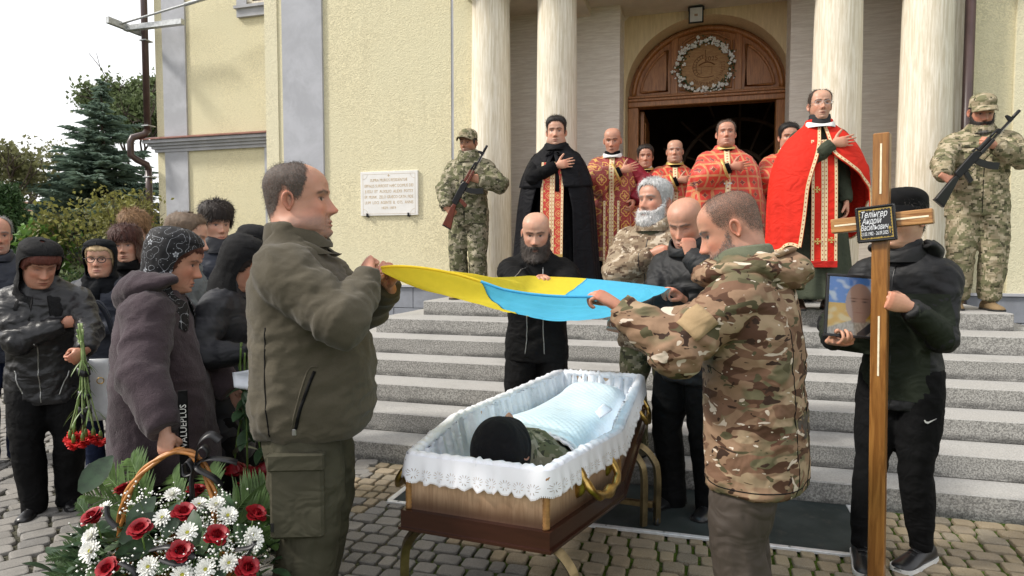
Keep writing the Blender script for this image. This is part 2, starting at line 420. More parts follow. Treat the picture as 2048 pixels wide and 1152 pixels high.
# inside
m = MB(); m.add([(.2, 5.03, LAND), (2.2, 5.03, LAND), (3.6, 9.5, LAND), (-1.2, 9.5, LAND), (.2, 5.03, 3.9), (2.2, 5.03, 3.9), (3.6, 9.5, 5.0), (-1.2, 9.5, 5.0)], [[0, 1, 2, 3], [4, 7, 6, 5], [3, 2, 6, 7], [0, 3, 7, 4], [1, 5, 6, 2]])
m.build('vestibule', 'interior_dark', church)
leaf = MB().box((AC-AA+.15, 5.04, LAND+.01), (AC-AA+.20, 5.92, 3.38), bev=.004).build('door_leaf', 'wood_door', church)
for z0, z1 in ((1.1, 1.9), (2.05, 3.25)):
    MB().box((AC-AA+.20, 5.16, z0), (AC-AA+.215, 5.80, z1), bev=.006).build('leaf_panel', 'wood_door', leaf)
fan = MB()
for rr in (.42, .95): fan.tube([(AC+.55+rr*math.cos(math.pi*i/24), 7.6, 2.75+rr*math.sin(math.pi*i/24)) for i in range(25)], .035, 6)
for i in range(1, 8): th = math.pi*i/8; fan.tube([(AC+.55+.42*math.cos(th), 7.6, 2.75+.42*math.sin(th)), (AC+.55+1.35*math.cos(th), 7.6, 2.75+1.35*math.sin(th))], .02, 6)
fan.box((-.6, 7.5, 2.60), (3.4, 7.7, 2.75)).box((-.6, 7.5, LAND), (-.4, 7.7, 2.6)).box((3.2, 7.5, LAND), (3.4, 7.7, 2.6)); fan.build('inner_fanlight', 'interior_trim', church, False)

# left wing
wing = thing('church_wing', 'lower side wing with grey cornice and brown downpipe set back on the left', 'building', O, -ANG)
cb('wall', 'stucco_yellow', ((-9.22, 6.5, -.1), (-4.0, 7.2, TOP)), parent=wing)
cb('end_wall', 'stucco_yellow', ((-9.218, 7.2, -.1), (-8.8, 11, TOP)), parent=wing)
cb('pilaster', 'trim_grey', ((-9.01, 6.46, -.1), (-8.47, 6.52, 3.45)), parent=wing)
cb('pilaster', 'trim_grey', ((-9.01, 6.46, 3.72), (-8.47, 6.52, TOP)), parent=wing)
cb('pilaster', 'trim_grey', ((-6.72, 6.46, -.1), (-6.2, 6.52, 3.45)), parent=wing)
cor = cb('cornice', 'trim_grey', ((-9.24, 6.44, 3.44), (-4.1, 6.5, 3.50)), ((-9.28, 6.40, 3.50), (-4.1, 6.502, 3.55)), ((-9.33, 6.35, 3.552), (-4.1, 6.504, 3.60)), ((-9.38, 6.29, 3.602), (-4.1, 6.506, 3.66)), parent=wing)
m = MB(); m.add([(-9.42, 6.25, 3.662), (-4.1, 6.25, 3.662), (-4.1, 6.52, 3.74), (-9.42, 6.52, 3.74), (-9.42, 6.25, 3.68), (-4.1, 6.25, 3.68), (-4.1, 6.52, 3.76), (-9.42, 6.52, 3.76)], [[0, 3, 2, 1], [4, 5, 6, 7], [0, 1, 5, 4], [3, 0, 4, 7]]); m.build('cornice_cap', 'roof_cap', cor)
wnd = cb('window_surround', 'trim_grey', ((-7.25, 6.43, 5.86), (-5.4, 6.52, 6.05)), ((-7.25, 6.43, 6.05), (-7.03, 6.52, 8)), parent=wing)
MB().box((-7.28, 6.38, 6.01), (-5.4, 6.44, 6.06)).build('sill', 'trim_grey', wnd)
cb('window_frame', 'column_plaster', ((-7.03, 6.46, 6.05), (-6.93, 6.53, 8)), ((-7.03, 6.46, 6.05), (-5.4, 6.531, 6.13)), parent=wing)
b = NB('window_glass'); b.col((.03, .035, .04)); b.set(.06, 0, .8)
cb('pane', 'window_glass', ((-6.93, 6.5, 6.13), (-5.4, 6.512, 8)), parent=wing)
dp = pipe('downpipe', [(-9.36, 6.40, 3.85), (-9.36, 6.40, TOP)], .062, 'brown_pipe', wing)
pipe('elbow', [(-9.36, 6.40, 3.86), (-9.38, 6.34, 3.78), (-9.50, 6.17, 3.70), (-9.52, 6.14, 3.60), (-9.52, 6.14, 3.36), (-9.46, 6.22, 3.28), (-9.37, 6.37, 3.20), (-9.36, 6.40, 3.10)], .064, 'brown_pipe', dp)
pipe('lower_pipe', [(-9.36, 6.40, 2.2), (-9.36, 6.40, 3.12)], .062, 'brown_pipe', dp); pipe('red_section', [(-9.36, 6.40, 0), (-9.36, 6.40, 2.2)], .066, 'red_pipe', dp)
for z in (2.95, 3.95, 5.6):
    MB().box((-9.44, 6.33, z), (-9.28, 6.52, z+.02)).build('pipe_clamp', 'galvanised', dp)
MB().box((-9.50, 6.03, 5.70), (-8.15, 6.13, 5.80), bev=.004).box((-9.52, 5.66, 5.72), (-9.44, 6.45, 5.84), bev=.004, M=None).build('steel_bracket', 'galvanised', wing)
pipe('stay_rod', [(-9.45, 5.95, 5.80), (-5.0, 6.2, 6.55)], .02, 'galvanised', wing)
pipe('rod_sleeve', [(-8.05, 6.03, 6.036), (-7.45, 6.062, 6.137)], .034, 'galvanised', wing)

# ================================================================== lettering
def text_mesh(s, size, extrude=.0008, align='CENTER', shear=0.0, bold=0.0):
    c = bpy.data.curves.new('t', 'FONT'); c.body = s; c.size = size; c.extrude = extrude; c.align_x = align; c.shear = shear; c.offset = bold; c.resolution_u = 2
    o = bpy.data.objects.new('t', c); COL.objects.link(o); dg = bpy.context.evaluated_depsgraph_get(); dg.update()
    me = bpy.data.meshes.new_from_object(o.evaluated_get(dg)); bpy.data.objects.remove(o); bpy.data.curves.remove(c)
    v = np.empty(len(me.vertices)*3); me.vertices.foreach_get('co', v); v = v.reshape(-1, 3); f = [list(p.vertices) for p in me.polygons]; bpy.data.meshes.remove(me)
    return v, f
def text_part(lines, width, mat, parent, name='lettering', origin=(0, 0, 0), M=None):
    """lines: (text, size, x, y, fit_width or None, shear) laid in the XY plane, M maps to the parent's space"""
    m = MB()
    for (s, size, x, y, fit, sh) in lines:
        v, f = text_mesh(s, size, .0006, 'CENTER', sh)
        if len(v) == 0: continue
        v = v-np.array([(v[:, 0].min()+v[:, 0].max())/2, 0, 0])
        if fit: v[:, 0] *= fit/(v[:, 0].max()-v[:, 0].min())
        v = v+np.array([x, y, 0]); m.add(v, f)
    return tag(m.build(name, mat, parent, False, M), kind='stuff')

# memorial plaque
pq = thing('wall_plaque', 'white marble wall plaque with worn gilt Latin inscription on yellow wall', 'plaque', W(-2.5, 3.2, 1.916), -ANG)
MB().box((-.386, -.03, 0), (.386, .002, .54), bev=.003).build('slab', 'marble', pq)
MX = Matrix(((1, 0, 0, 0), (0, 0, -1, -.0305), (0, 1, 0, 0), (0, 0, 0, 1)))
text_part([('SUPRA MUROS RESIDENTIÆ', .052, 0, .415, .50, 0), ('EPPALIS SURREXIT HÆC DOMUS DEI', .052, 0, .345, .655, 0), ('JUSSU  ET  AUXILIO  ALEXII  POTSY', .052, 0, .277, .655, 0),
           ('EP. MUNK.  ZELO GRÆCO CATH. FIDE', .052, 0, .209, .655, 0), ('LIUM  LOCI  AGENTE  B.  OTS.  ANNIS', .052, 0, .141, .655, 0), ('1829–1859', .045, 0, .078, .19, 0), ('+', .07, 0, .462, None, 0)], 1, 'gilt_letter', pq, M=MX)
m = MB()
for a, bb in (((-.35, .02), (.35, .022)), ((-.35, .505), (.35, .507)), ((-.352, .02), (-.35, .507)), ((.35, .02), (.352, .507))):
    m.box((a[0], -.0315, a[1]), (bb[0], -.0302, bb[1]))
for cx, cz, a0 in ((-.35, .02, 0), (.35, .02, 90), (.35, .507, 180), (-.35, .507, 270)):
    m.tube([(cx+.06*math.cos(R(a0+t)), -.031, cz+.06*math.sin(R(a0+t))) for t in range(0, 91, 10)], .001, 4)
m.build('border_line', 'gilt_letter', pq)
for x in (-.3, .255):
    MB().box((x, -.05, -.015), (x+.018, -.028, .028)).box((x, -.05, -.018), (x+.018, .0, -.004)).build('bracket', 'black_metal', pq)

# floodlight
fl = thing('floodlight', 'small square black floodlight above the arched door', 'lamp', W(1.08, 4.42, 4.40), -ANG)
Mt = Matrix.Rotation(R(24), 4, 'X')
hs = MB().box((-.09, -.02, -.10), (.09, .03, .10), bev=.006, M=Mt).build('housing', 'black_metal', fl)
MB().box((-.072, -.024, -.078), (.072, -.0195, .082), M=Mt).build('lens', 'lamp_glass', fl)
MB().box((-.02, -.0245, -.015), (.02, -.0235, .012), M=Mt).build('diode_plate', 'interior_trim', fl)
MB().box((-.10, .0, .09), (-.09, .10, .11)).box((.09, .0, .09), (.10, .10, .11)).box((-.10, .09, .09), (.10, .135, .11)).build('yoke', 'black_metal', fl)

# wreath with carved medallion
wr = thing('door_wreath', 'round carved wooden medallion ringed by white flowers and greenery over door', 'wreath', W(1.195, 4.90, 3.88), -ANG)
simple('white_petal', (.80, .80, .76), .5, 0, .06, 40); simple('green_leaf', (.045, .085, .028), .5, 0, .4, 30); simple('dark_leaf', (.022, .05, .02), .45, 0, .4, 30)
V, F = tube([(0, -.012, 0), (0, .018, 0)], [.30, .30], 56, True, (1, 0, 0)); part('medallion', V, F, 'wood_board', wr, False)
simple('carved_brown', (.19, .075, .022), .7, 0, .2, 40)
m = MB(); MW = lambda v: [(x, -.0135, y) for x, y, z in v]
def ringtext(s, r, a0, a1, size):
    for i, ch in enumerate(s):
        if ch == ' ': continue
        a = R(a0+(a1-a0)*i/(len(s)-1)); v, f = text_mesh(ch, size, .001)
        if not len(v): continue
        x = v[:, 0]-(v[:, 0].min()+v[:, 0].max())/2; y = v[:, 1]+0
        ca, sa = math.cos(a), math.sin(a)       # letters stand outward at the lower rim
        rr = r-y; px = rr*ca-x*sa*1; pz = rr*sa+x*ca
        m.add(np.stack([px, np.full(len(v), -.0135)+v[:, 2]*-.5, pz], 1), f)
ringtext('ПАЛОМНИКИ НАДІЇ', .245, 232, 372, .062)
v, f = text_mesh('2025', .085, .001); m.add([(x+.075, -.0135, y+.075) for x, y, z in v], f)
for r_, a0, a1 in ((.155, 95, 235), (.115, 95, 235)): m.tube([(r_*math.cos(R(a)), -.013, r_*math.sin(R(a))) for a in range(a0, a1+1, 7)], .004, 5)
for i in range(9): a = R(105+i*15); m.tube([(.122*math.cos(a), -.013, .122*math.sin(a)), (.148*math.cos(a), -.013, .148*math.sin(a))], .004, 5)
m.tube([(-.05, -.013, -.09), (-.05, -.013, 0), (.085, -.013, 0), (.085, -.013, -.09)], .003, 5); m.tube([(-.08+.2*i/12, -.013, .02+.04*math.sin(math.pi*i/12)) for i in range(13)], .008, 5)
m.tube([(-.09+.2*i/12, -.013, -.12-.02*math.sin(math.pi*i/12)) for i in range(13)], .005, 5); m.tube([(0, -.013, .06), (0, -.013, .22)], .003, 5)
tag(m.build('carving', 'carved_brown', wr), kind='stuff')
lf = MB(); fw = MB()
for i in range(430):
    a = random.uniform(0, 2*math.pi); rr = .335+random.gauss(0, .028); c = Vector((rr*math.cos(a), -.03+random.gauss(0, .015), rr*math.sin(a)*.97))
    d = Vector((random.gauss(0, 1), random.gauss(0, .5)-.3, random.gauss(0, 1))).normalized(); e = d.cross(Vector((0, 1, .2))).normalized(); L = random.uniform(.02, .045)
    lf.add([c-d*L*.5, c+e*L*.28, c+d*L*.5, c-e*L*.28+Vector((0, -.006, 0))], [[0, 1, 2, 3]])
for i in range(150):
    a = random.uniform(0, 2*math.pi); rr = .335+random.gauss(0, .028); c = Vector((rr*math.cos(a), -.058+random.gauss(0, .01), rr*math.sin(a)*.97)); q = random.choice((.009, .013, .02, .024))
    for j in range(5):
        t = j*1.256+random.random(); d = Vector((math.cos(t), -.35, math.sin(t))); e = Vector((-math.sin(t), 0, math.cos(t)))
        fw.add([c, c+d*q*.7+e*q*.5, c+d*q*1.2, c+d*q*.7-e*q*.5], [[0, 1, 2, 3]])
tag(lf.build('wreath_leaves', 'green_leaf', wr), kind='stuff'); tag(fw.build('wreath_flowers', 'white_petal', wr), kind='stuff')
# ================================================================== people: heads
def _tab(rows):
    d = spline(rows, 260); return d
_HT = _tab([  # z, front, back, halfwidth
 (-.215, .052, -.088, .071), (-.18, .046, -.084, .065), (-.15, .046, -.081, .061), (-.130, .064, -.080, .058), (-.118, .083, -.080, .056), (-.105, .091, -.080, .058), (-.085, .0925, -.083, .062), (-.06, .093, -.088, .067),
 (-.03, .093, -.095, .0715), (0, .090, -.100, .0745), (.03, .0955, -.1035, .0765), (.055, .0945, -.1035, .0775), (.078, .0845, -.097, .0735), (.095, .068, -.084, .0635), (.107, .049, -.066, .050), (.1145, .030, -.047, .034), (.118, .006, -.020, .010)])
def head_grid(NA, NZ):
    t = np.linspace(-1, 1, NA, endpoint=False); al = np.pi*np.sign(t)*np.abs(t)**1.3
    q = np.linspace(0, 1, NZ); 
    zs = np.interp(q, [0, .12, .80, .93, 1], [-.215, -.135, .055, .105, .118])
    return al, zs
def lerp(a, b, t): return a*(1-t)+b*t
def make_head(seed=0, NA=72, NZ=64, skin=(.56, .335, .235), hairc=(.05, .035, .025), stubble=0.0, stubc=None, mouth=0.0, nose=1.0, fat=0.0, jaw=1.0, age=.3, female=False, browc=None, lids=0.0, eyec=(.03, .02, .015), lip=None):
    al, zs = head_grid(NA, NZ); A, Z = np.meshgrid(al, zs)
    f = np.interp(Z, _HT[:, 0], _HT[:, 1]); bk = np.interp(Z, _HT[:, 0], _HT[:, 2]); wd = np.interp(Z, _HT[:, 0], _HT[:, 3])
    jm = np.exp(-((Z+.085)/.035)**2); wd = wd*(1+(jaw-1)*jm)+fat*(.012*jm+.008*np.exp(-((Z+.15)/.04)**2))
    nk = sstep(-Z, .13, .17)
    if female: wd = wd*(1-.13*nk); 
    f = f+fat*.008*np.exp(-((Z+.135)/.03)**2); bk = bk-fat*.012*nk
    ca, sa = np.cos(A), np.sin(A); e = np.where(ca > 0, .86, .95)
    e = np.where((ca > 0) & (Z < -.1), 1.0, e)
    x = wd*np.sign(sa)*np.abs(sa)**.93; y = np.where(ca > 0, f*np.abs(ca)**e, bk*np.abs(ca)**e)
    fr = sstep(ca, .15, .5)                       # front-facing weight
    ax = np.abs(x); g = lambda v, c, s: np.exp(-((v-c)/s)**2)
    h = np.interp(Z, [-.056, -.050, -.044, -.036, -.022, -.004, .010, .024, .034], [0, .011, .0235, .027, .0185, .0105, .0045, .0015, 0])*nose
    wn = np.interp(Z, [-.056, -.046, -.036, -.02, 0, .03], [.015, .0165, .0145, .0105, .0095, .012])
    dy = h*np.exp(-np.abs(x/wn)**2.4)
    dy += .0048*g(ax, .0145, .006)*g(Z, -.041, .008)*nose                       # nostril wings
    dy -= .0115*g(ax, .031, .0165)*g(Z, .001, .0115)                            # sockets
    dy += .0052*g(ax, .031, .0125)*g(Z, -.0005, .0075)                          # eyeballs
    dy += (.0055 if not female else .002)*np.exp(-((ax-.028)/.025)**4)*g(Z, .0225, .0085)   # brow ridge
    dy += .0045*g(ax, .046, .017)*g(Z, -.026, .018)                             # cheekbones
    dy -= .0035*g(ax, .043, .014)*g(Z, -.065, .02)*(1-fat)
    mz = -.0775
    dy += .0055*g(x, 0, .021)*g(Z, mz+.0065, .0048)+.006*g(x, 0, .018)*g(Z, mz-.0075, .0052)+.0045*g(x, 0, .03)*g(Z, mz, .014)
    dy -= (.004+.012*mouth)*g(x, 0, .0215-.007*mouth)*g(Z, mz, .0022+.006*mouth)
    dy -= .003*g(x, 0, .02)*g(Z, -.092, .005); dy += .0075*g(x, 0, .017)*g(Z, -.107, .011)
    dy -= .0028*age*g(ax, .024+.35*(-.045-Z), .0035)*sstep(-Z, .04, .05)*sstep(Z, -.085, -.07)   # folds beside the mouth
    y = y+dy*fr
    P = np.stack([x, y, Z], -1)
    P[-1] = np.array([0, -.010, .1187])
    P += .0012*pn((P.reshape(-1, 3)*45+seed*9.1)).reshape(P.shape[:2])[..., None]*np.array([1, 1, .4])
    # colour
    C = np.ones(P.shape)*np.array(skin); n1 = pn(P.reshape(-1, 3)*30+seed*3.3).reshape(Z.shape)
    C = C*(1+.14*n1[..., None]+.10*pn(P.reshape(-1, 3)*95+seed).reshape(Z.shape)[..., None]); red = np.array([1.06, .80, .74])
    bl = fr*np.clip(.8*g(ax, .045, .022)*g(Z, -.035, .022)+.9*g(x, 0, .014)*g(Z, -.038, .014), 0, 1)*(.55+.5*age)
    C = lerp(C, C*red, bl[..., None])
    C = lerp(C, C*np.array([.80, .72, .72]), (fr*.95*g(ax, .031, .02)*g(Z, .002, .013))[..., None])
    C = lerp(C, C*.72, (fr*age*.5*g(ax, .031, .014)*g(Z, -.014, .004))[..., None])
    nl_ = fr*age*.65*g(ax, .022+.42*(-.045-Z), .0032)*sstep(-Z, .040, .052)*sstep(Z, -.092, -.075); C = lerp(C, C*np.array([.62, .50, .48]), nl_[..., None])
    fl_ = fr*max(0, age-.3)*.55*np.clip(np.sin(Z*620+2.5*np.sin(x*40+seed)), 0, 1)**3*sstep(Z, .040, .048)*sstep(-Z, -.082, -.07)*sstep(-ax, -.05, -.03); C = lerp(C, C*.66, fl_[..., None])
    C = lerp(C, C*np.array([.80, .74, .74]), (.5*fr*g(ax, .058, .012)*sstep(-Z, .02, .05)*sstep(Z, -.10, -.08))[..., None]); C = lerp(C, C*np.array([1.05, .92, .88]), (.5*sstep(pn(P.reshape(-1, 3)*22+seed*5).reshape(Z.shape), .05, .3))[..., None])
    lm = fr*sstep(1-np.abs(x)/.0245-((Z-mz+.0)/.0115)**2*1.0, 0, .25)
    C = lerp(C, np.array(lip if lip else (skin[0]*.80, skin[1]*.52, skin[2]*.52)), (lm*.75)[..., None])
    dk = fr*g(x, 0, .019)*g(Z, mz, .0022+.0055*mouth); C = lerp(C, np.array((.05, .014, .012)), np.clip(dk*(1.0 if mouth > .1 else .8), 0, 1)[..., None])
    no = fr*g(ax, .0075, .004)*g(Z, -.0485, .0032); C = lerp(C, np.array((.06, .022, .018)), np.clip(no*.9, 0, 1)[..., None])
    if stubble:
        bm = sstep(np.where(ca > -.25, 1., 0)*(-Z), .045, .068)*sstep(-np.abs(A), -1.95, -1.5)*sstep(Z, -.15, -.12)*(1-.8*lm)*(1-.7*g(x, 0, .012)*g(Z, -.05, .012))
        sc = np.array(stubc if stubc else (.10, .085, .08)); n2 = .75+.5*pn(P.reshape(-1, 3)*220).reshape(Z.shape)
        C = lerp(C, sc, np.clip(bm*stubble*n2, 0, 1)[..., None])
    eo = 1-lids
    ew = fr*sstep(1-((ax-.031)/.0125)**2-((Z+.0005)/(.0050*eo+.0006))**2, 0, .35); C = lerp(C, np.array((.42, .36, .33)), ew[..., None]*(.6*eo))
    ir = fr*sstep(1-((ax-.031)/.0072)**2-((Z)/(.0066))**2, 0, .4)*ew; C = lerp(C, np.array(eyec), np.clip(ir*eo, 0, 1)[..., None])
    ul = fr*g(Z, .0055*eo-.003*lids-.012*(np.abs(ax-.031)**2/.0125/.02)*.3, .0016)*sstep(-np.abs(ax-.031), -.0165, -.011); C = lerp(C, np.array((.05, .03, .025)), np.clip(ul, 0, 1)[..., None]*.85)
    bc = np.array(browc if browc else hairc); bz = .0215+.18*(ax-.02)*(ax < .042)-.35*np.clip(ax-.042, 0, 1)
    br = fr*g(Z, bz, .0034 if female else .0050)*sstep(-np.abs(ax-.0325), -.025, -.018); C = lerp(C, bc, np.clip(br, 0, 1)[..., None]*.82)
    return dict(P=P, C=C, A=A, Z=Z, al=al, zs=zs, NA=NA, NZ=NZ, seed=seed, skin=skin, hairc=hairc)
def grid_normals(P):
    du = np.roll(P, -1, 1)-np.roll(P, 1, 1); dv = np.gradient(P, axis=0); n = np.cross(dv, du); L = np.linalg.norm(n, axis=2, keepdims=True); n = n/np.maximum(L, 1e-9)
    n[-1] = (0, 0, 1); return n
def ear(side, skin):
    V = []; F = []; C = []; nr, na = 6, 20
    for i in range(nr+2):
        rho = min(1.0, i/nr); 
        for k in range(na):
            ph = 2*math.pi*k/na; up = math.sin(ph); wx = .0175*(1.0+.15*up)*rho; wz = (.033 if up > 0 else .031)*rho
            yy = wx*math.cos(ph)*(1-.25*(up < -.5)); zz = wz*up
            o = .0035+.0075*math.exp(-((rho-.82)/.16)**2)-.004*math.exp(-(rho/.45)**2)
            if i > nr: o = -.004; yy *= .8; zz *= .85
            lay = .012*(-math.cos(ph))*rho      # rear edge stands off the head
            V.append((side*(.0715+o+max(0, lay)), -.012+yy-.006*up*0, -.006+zz)); q = .72 if (rho < .5) else 1.0
            C.append((skin[0]*1.02*q, skin[1]*.84*q, skin[2]*.80*q))
    for i in range(nr+1):
        for k in range(na):
            k2 = (k+1) % na; F.append([i*na+k, i*na+k2, (i+1)*na+k2, (i+1)*na+k] if side > 0 else [i*na+k, (i+1)*na+k, (i+1)*na+k2, i*na+k2])
    return np.array(V), F, np.array(C)
HAIRLINES = {  # |angle| deg -> z of the hair's lower edge
 'full': ([0, 25, 45, 62, 75, 88, 100, 125, 180], [.078, .074, .058, .030, -.022, -.020, .015, -.055, -.085]),
 'fringe': ([0, 25, 45, 62, 75, 88, 100, 125, 180], [.036, .036, .030, .006, -.03, -.022, -.01, -.06, -.095]),
 'receding': ([0, 18, 35, 52, 68, 80, 92, 102, 125, 180], [.119, .119, .112, .082, .030, -.022, -.015, .02, -.055, -.085]),
 'bald': ([0, 60, 80, 92, 105, 125, 180], [.1195, .119, .085, .02, .015, .0, -.075]),
 'shaved': ([0, 25, 45, 62, 75, 88, 100, 125, 180], [.088, .084, .068, .036, -.020, -.018, .018, -.055, -.082]),
 'women': ([0, 25, 45, 62, 75, 95, 125, 180], [.050, .052, .052, .03, -.03, -.07, -.09, -.10])}
def hair_shell(h, style, thick, top=0.0, soft=.012, strand=.004, seed=0, col=None, back=1.0, lift=.0, dens=1.0):
    P, A, Z = h['P'], h['A'], h['Z']; n = grid_normals(P); ad = np.abs(np.degrees(A))+7*pn(np.stack([A*5, Z*60, Z*0+seed+.3], -1).reshape(-1, 3)).reshape(Z.shape)+4*pn(np.stack([A*20, Z*190, Z*0+seed+7.3], -1).reshape(-1, 3)).reshape(Z.shape); line = np.interp(ad, *HAIRLINES[style])
    line = line+(.012 if style in ('fringe', 'women') else .006)*(pn(np.stack([A*6, Z*0, Z*0+seed], -1).reshape(-1, 3))+.8*pn(np.stack([A*19, Z*0, Z*0+seed+3], -1).reshape(-1, 3))).reshape(Z.shape)
    m = sstep(Z-line, -.003, soft); th = thick*m*(.38+.62*sstep(Z, -.03, .07) if style in ('full', 'receding', 'shaved', 'bald') else 1)+top*sstep(Z, .04, .105)*m*(.6+.5*sstep(np.cos(A), -1, .6))
    if style == 'bald': up_ = sstep(.052+.02*np.cos(A)-Z, 0, .035); m = m*up_; th = th*up_
    sn = pn(np.stack([A*16+3*np.sin(Z*30), Z*26, Z*0+seed+.5], -1).reshape(-1, 3)).reshape(Z.shape)+.7*pn(np.stack([A*38, Z*40, Z*0+seed+9.5], -1).reshape(-1, 3)).reshape(Z.shape)
    d = th+strand*sn*m-.0006*(1-m)
    Q = P+n*d[..., None]+np.array([0, 0, lift])*m[..., None]
    Q[-1] = Q[-3].mean(0)+np.array([0, 0, .0012]); Q[-2] = lerp(Q[-2], Q[-1], .5)
    keep = m > .004; nz, na = Z.shape; F = []
    for j in range(nz-1):
        for i in range(na):
            i2 = (i+1) % na
            if keep[j, i] or keep[j, i2] or keep[j+1, i] or keep[j+1, i2]: F.append([j*na+i, (j+1)*na+i, (j+1)*na+i2, j*na+i2])
    C = np.ones(P.shape)*np.array(col if col else h['hairc'])*(1+.45*sn[..., None]); C = np.clip(C, .002, 1)
    return Q, F, np.concatenate([C, m[..., None]*dens], -1)
def beard_shell(h, thick, long=.0, col=(.04, .03, .025), seed=0, tash=.7, side=1.0, greychin=None, dens=1.0):
    P, A, Z = h['P'], h['A'], h['Z']; n = grid_normals(P); ax = np.abs(P[..., 0]); ad = np.abs(np.degrees(A))
    top = np.interp(ad, [0, 14, 30, 50, 70, 82], [-.056, -.058, -.058, -.05, -.025, .01])
    m = sstep(top-Z, -.004, .014)*sstep(Z, -.155, -.128)*sstep(-ad, -90, -80)
    mouthhole = np.exp(-(ax/.020)**4)*np.exp(-((Z+.079)/.0085)**2); m = m*(1-np.clip(mouthhole*1.2, 0, 1))
    sn = pn(np.stack([A*18, Z*22, Z*0+seed], -1).reshape(-1, 3)).reshape(Z.shape)+.8*pn(np.stack([A*40, Z*50, Z*0+seed+5], -1).reshape(-1, 3)).reshape(Z.shape)
    up = np.where((Z > -.078) & (ax < .03), tash, 1.0); low = sstep(-Z, .075, .115)
    d = m*thick*up*(.45+.55*low+.0*ax)+.0028*sn*m*min(1, thick/.012)-.002*(1-m)
    Q = P+n*d[..., None]; Q[..., 2] -= long*low*m*(.6+.4*np.cos(A)); Q[..., 1] += .25*long*low*m
    keep = m > .03; nz, na = Z.shape; F = []
    for j in range(nz-1):
        for i in range(na):
            i2 = (i+1) % na
            if keep[j, i] or keep[j, i2] or keep[j+1, i] or keep[j+1, i2]: F.append([j*na+i, (j+1)*na+i, (j+1)*na+i2, j*na+i2])
    C = np.ones(P.shape)*np.array(col)*(1+.45*sn[..., None])
    if greychin is not None: C = lerp(C, np.array(greychin)*(1+.4*sn[..., None]), (np.exp(-(ax/.022)**2)*low*.8)[..., None])
    return Q, F, np.concatenate([np.clip(C, .002, 1), m[..., None]*dens], -1)

# ================================================================== hands
def hand_shapes(pose):
    S = []; curls = dict(flat=(8, 8, 6), relax=(24, 32, 22), fist=(78, 92, 60), grip=(58, 78, 50), hold=(40, 60, 45), hook=(30, 88, 62))[pose]
    S.append(tube([(-.03, 0, 0), (0, 0, 0), (.02, .002, 0), (.05, .001, .001), (.08, 0, .002), (.097, 0, .001)], [(.026, .020), (.027, .0195), (.033, .019), (.040, .0175), (.042, .0155), (.036, .011)], 16, True, (0, 1, 0)))
    S.append(tube([(.01, .022, -.008), (.035, .028, -.010), (.058, .026, -.008)], [.014, .019, .014], 10))
    for k, (y, L, r, sp) in enumerate(((.0305, .076, .0081, 6), (.0102, .085, .0084, 2), (-.0104, .079, .0081, -2), (-.0300, .062, .0071, -8))):
        p = Vector((.088-.004*abs(k-1), y, .002)); a = 0; pts = [p-Vector((.02, 0, 0)), p]; rr = [r*1.05, r*1.12]
        seg = (.45, .30, .25); s = math.sin(R(sp)) if pose in ('flat', 'relax') else 0
        for j in range(3):
            a += R(curls[j]*(1+.06*k)); d = Vector((math.cos(a), s, -math.sin(a)))
            p = p+d*L*seg[j]; pts.append(p); rr.append(r*(1.0, .93, .74)[j])
        q = spline([tuple(x)+(t,) for x, t in zip(pts, rr)], 12); S.append(tube(q[:, :3], list(q[:, 3]), 8)); e = q[-1]
        S.append(tube([e[:3], np.array(e[:3])+np.array((math.cos(a), s, -math.sin(a)))*r*.5], [e[3], e[3]*.5], 8))
    th = dict(flat=((.55, .80, -.15), (.72, .66, -.12)), relax=((.65, .62, -.42), (.85, .3, -.42)), fist=((.62, .30, -.72), (.45, -.62, -.62)), grip=((.60, .35, -.70), (.55, -.40, -.70)), hold=((.72, .40, -.55), (.85, .05, -.5)), hook=((.7, .5, -.5), (.8, .2, -.5)))[pose]
    b0 = Vector((.022, .026, -.008)); b1 = b0+Vector(th[0]).normalized()*.042; b2 = b1+Vector(th[1]).normalized()*.032; b3 = b2+Vector(th[1]).normalized()*.022
    q = spline([tuple(b0)+(.0135,), tuple(b1)+(.0120,), tuple(b2)+(.0108,), tuple(b3)+(.0075,)], 10); S.append(tube(q[:, :3], list(q[:, 3]), 8))
    return S
_HC = {}
def hand(pose, vox):
    if (pose, vox) not in _HC:
        v, f, n = remesh(hand_shapes(pose), vox, 2); _HC[(pose, vox)] = (v, f)
    return _HC[(pose, vox)]

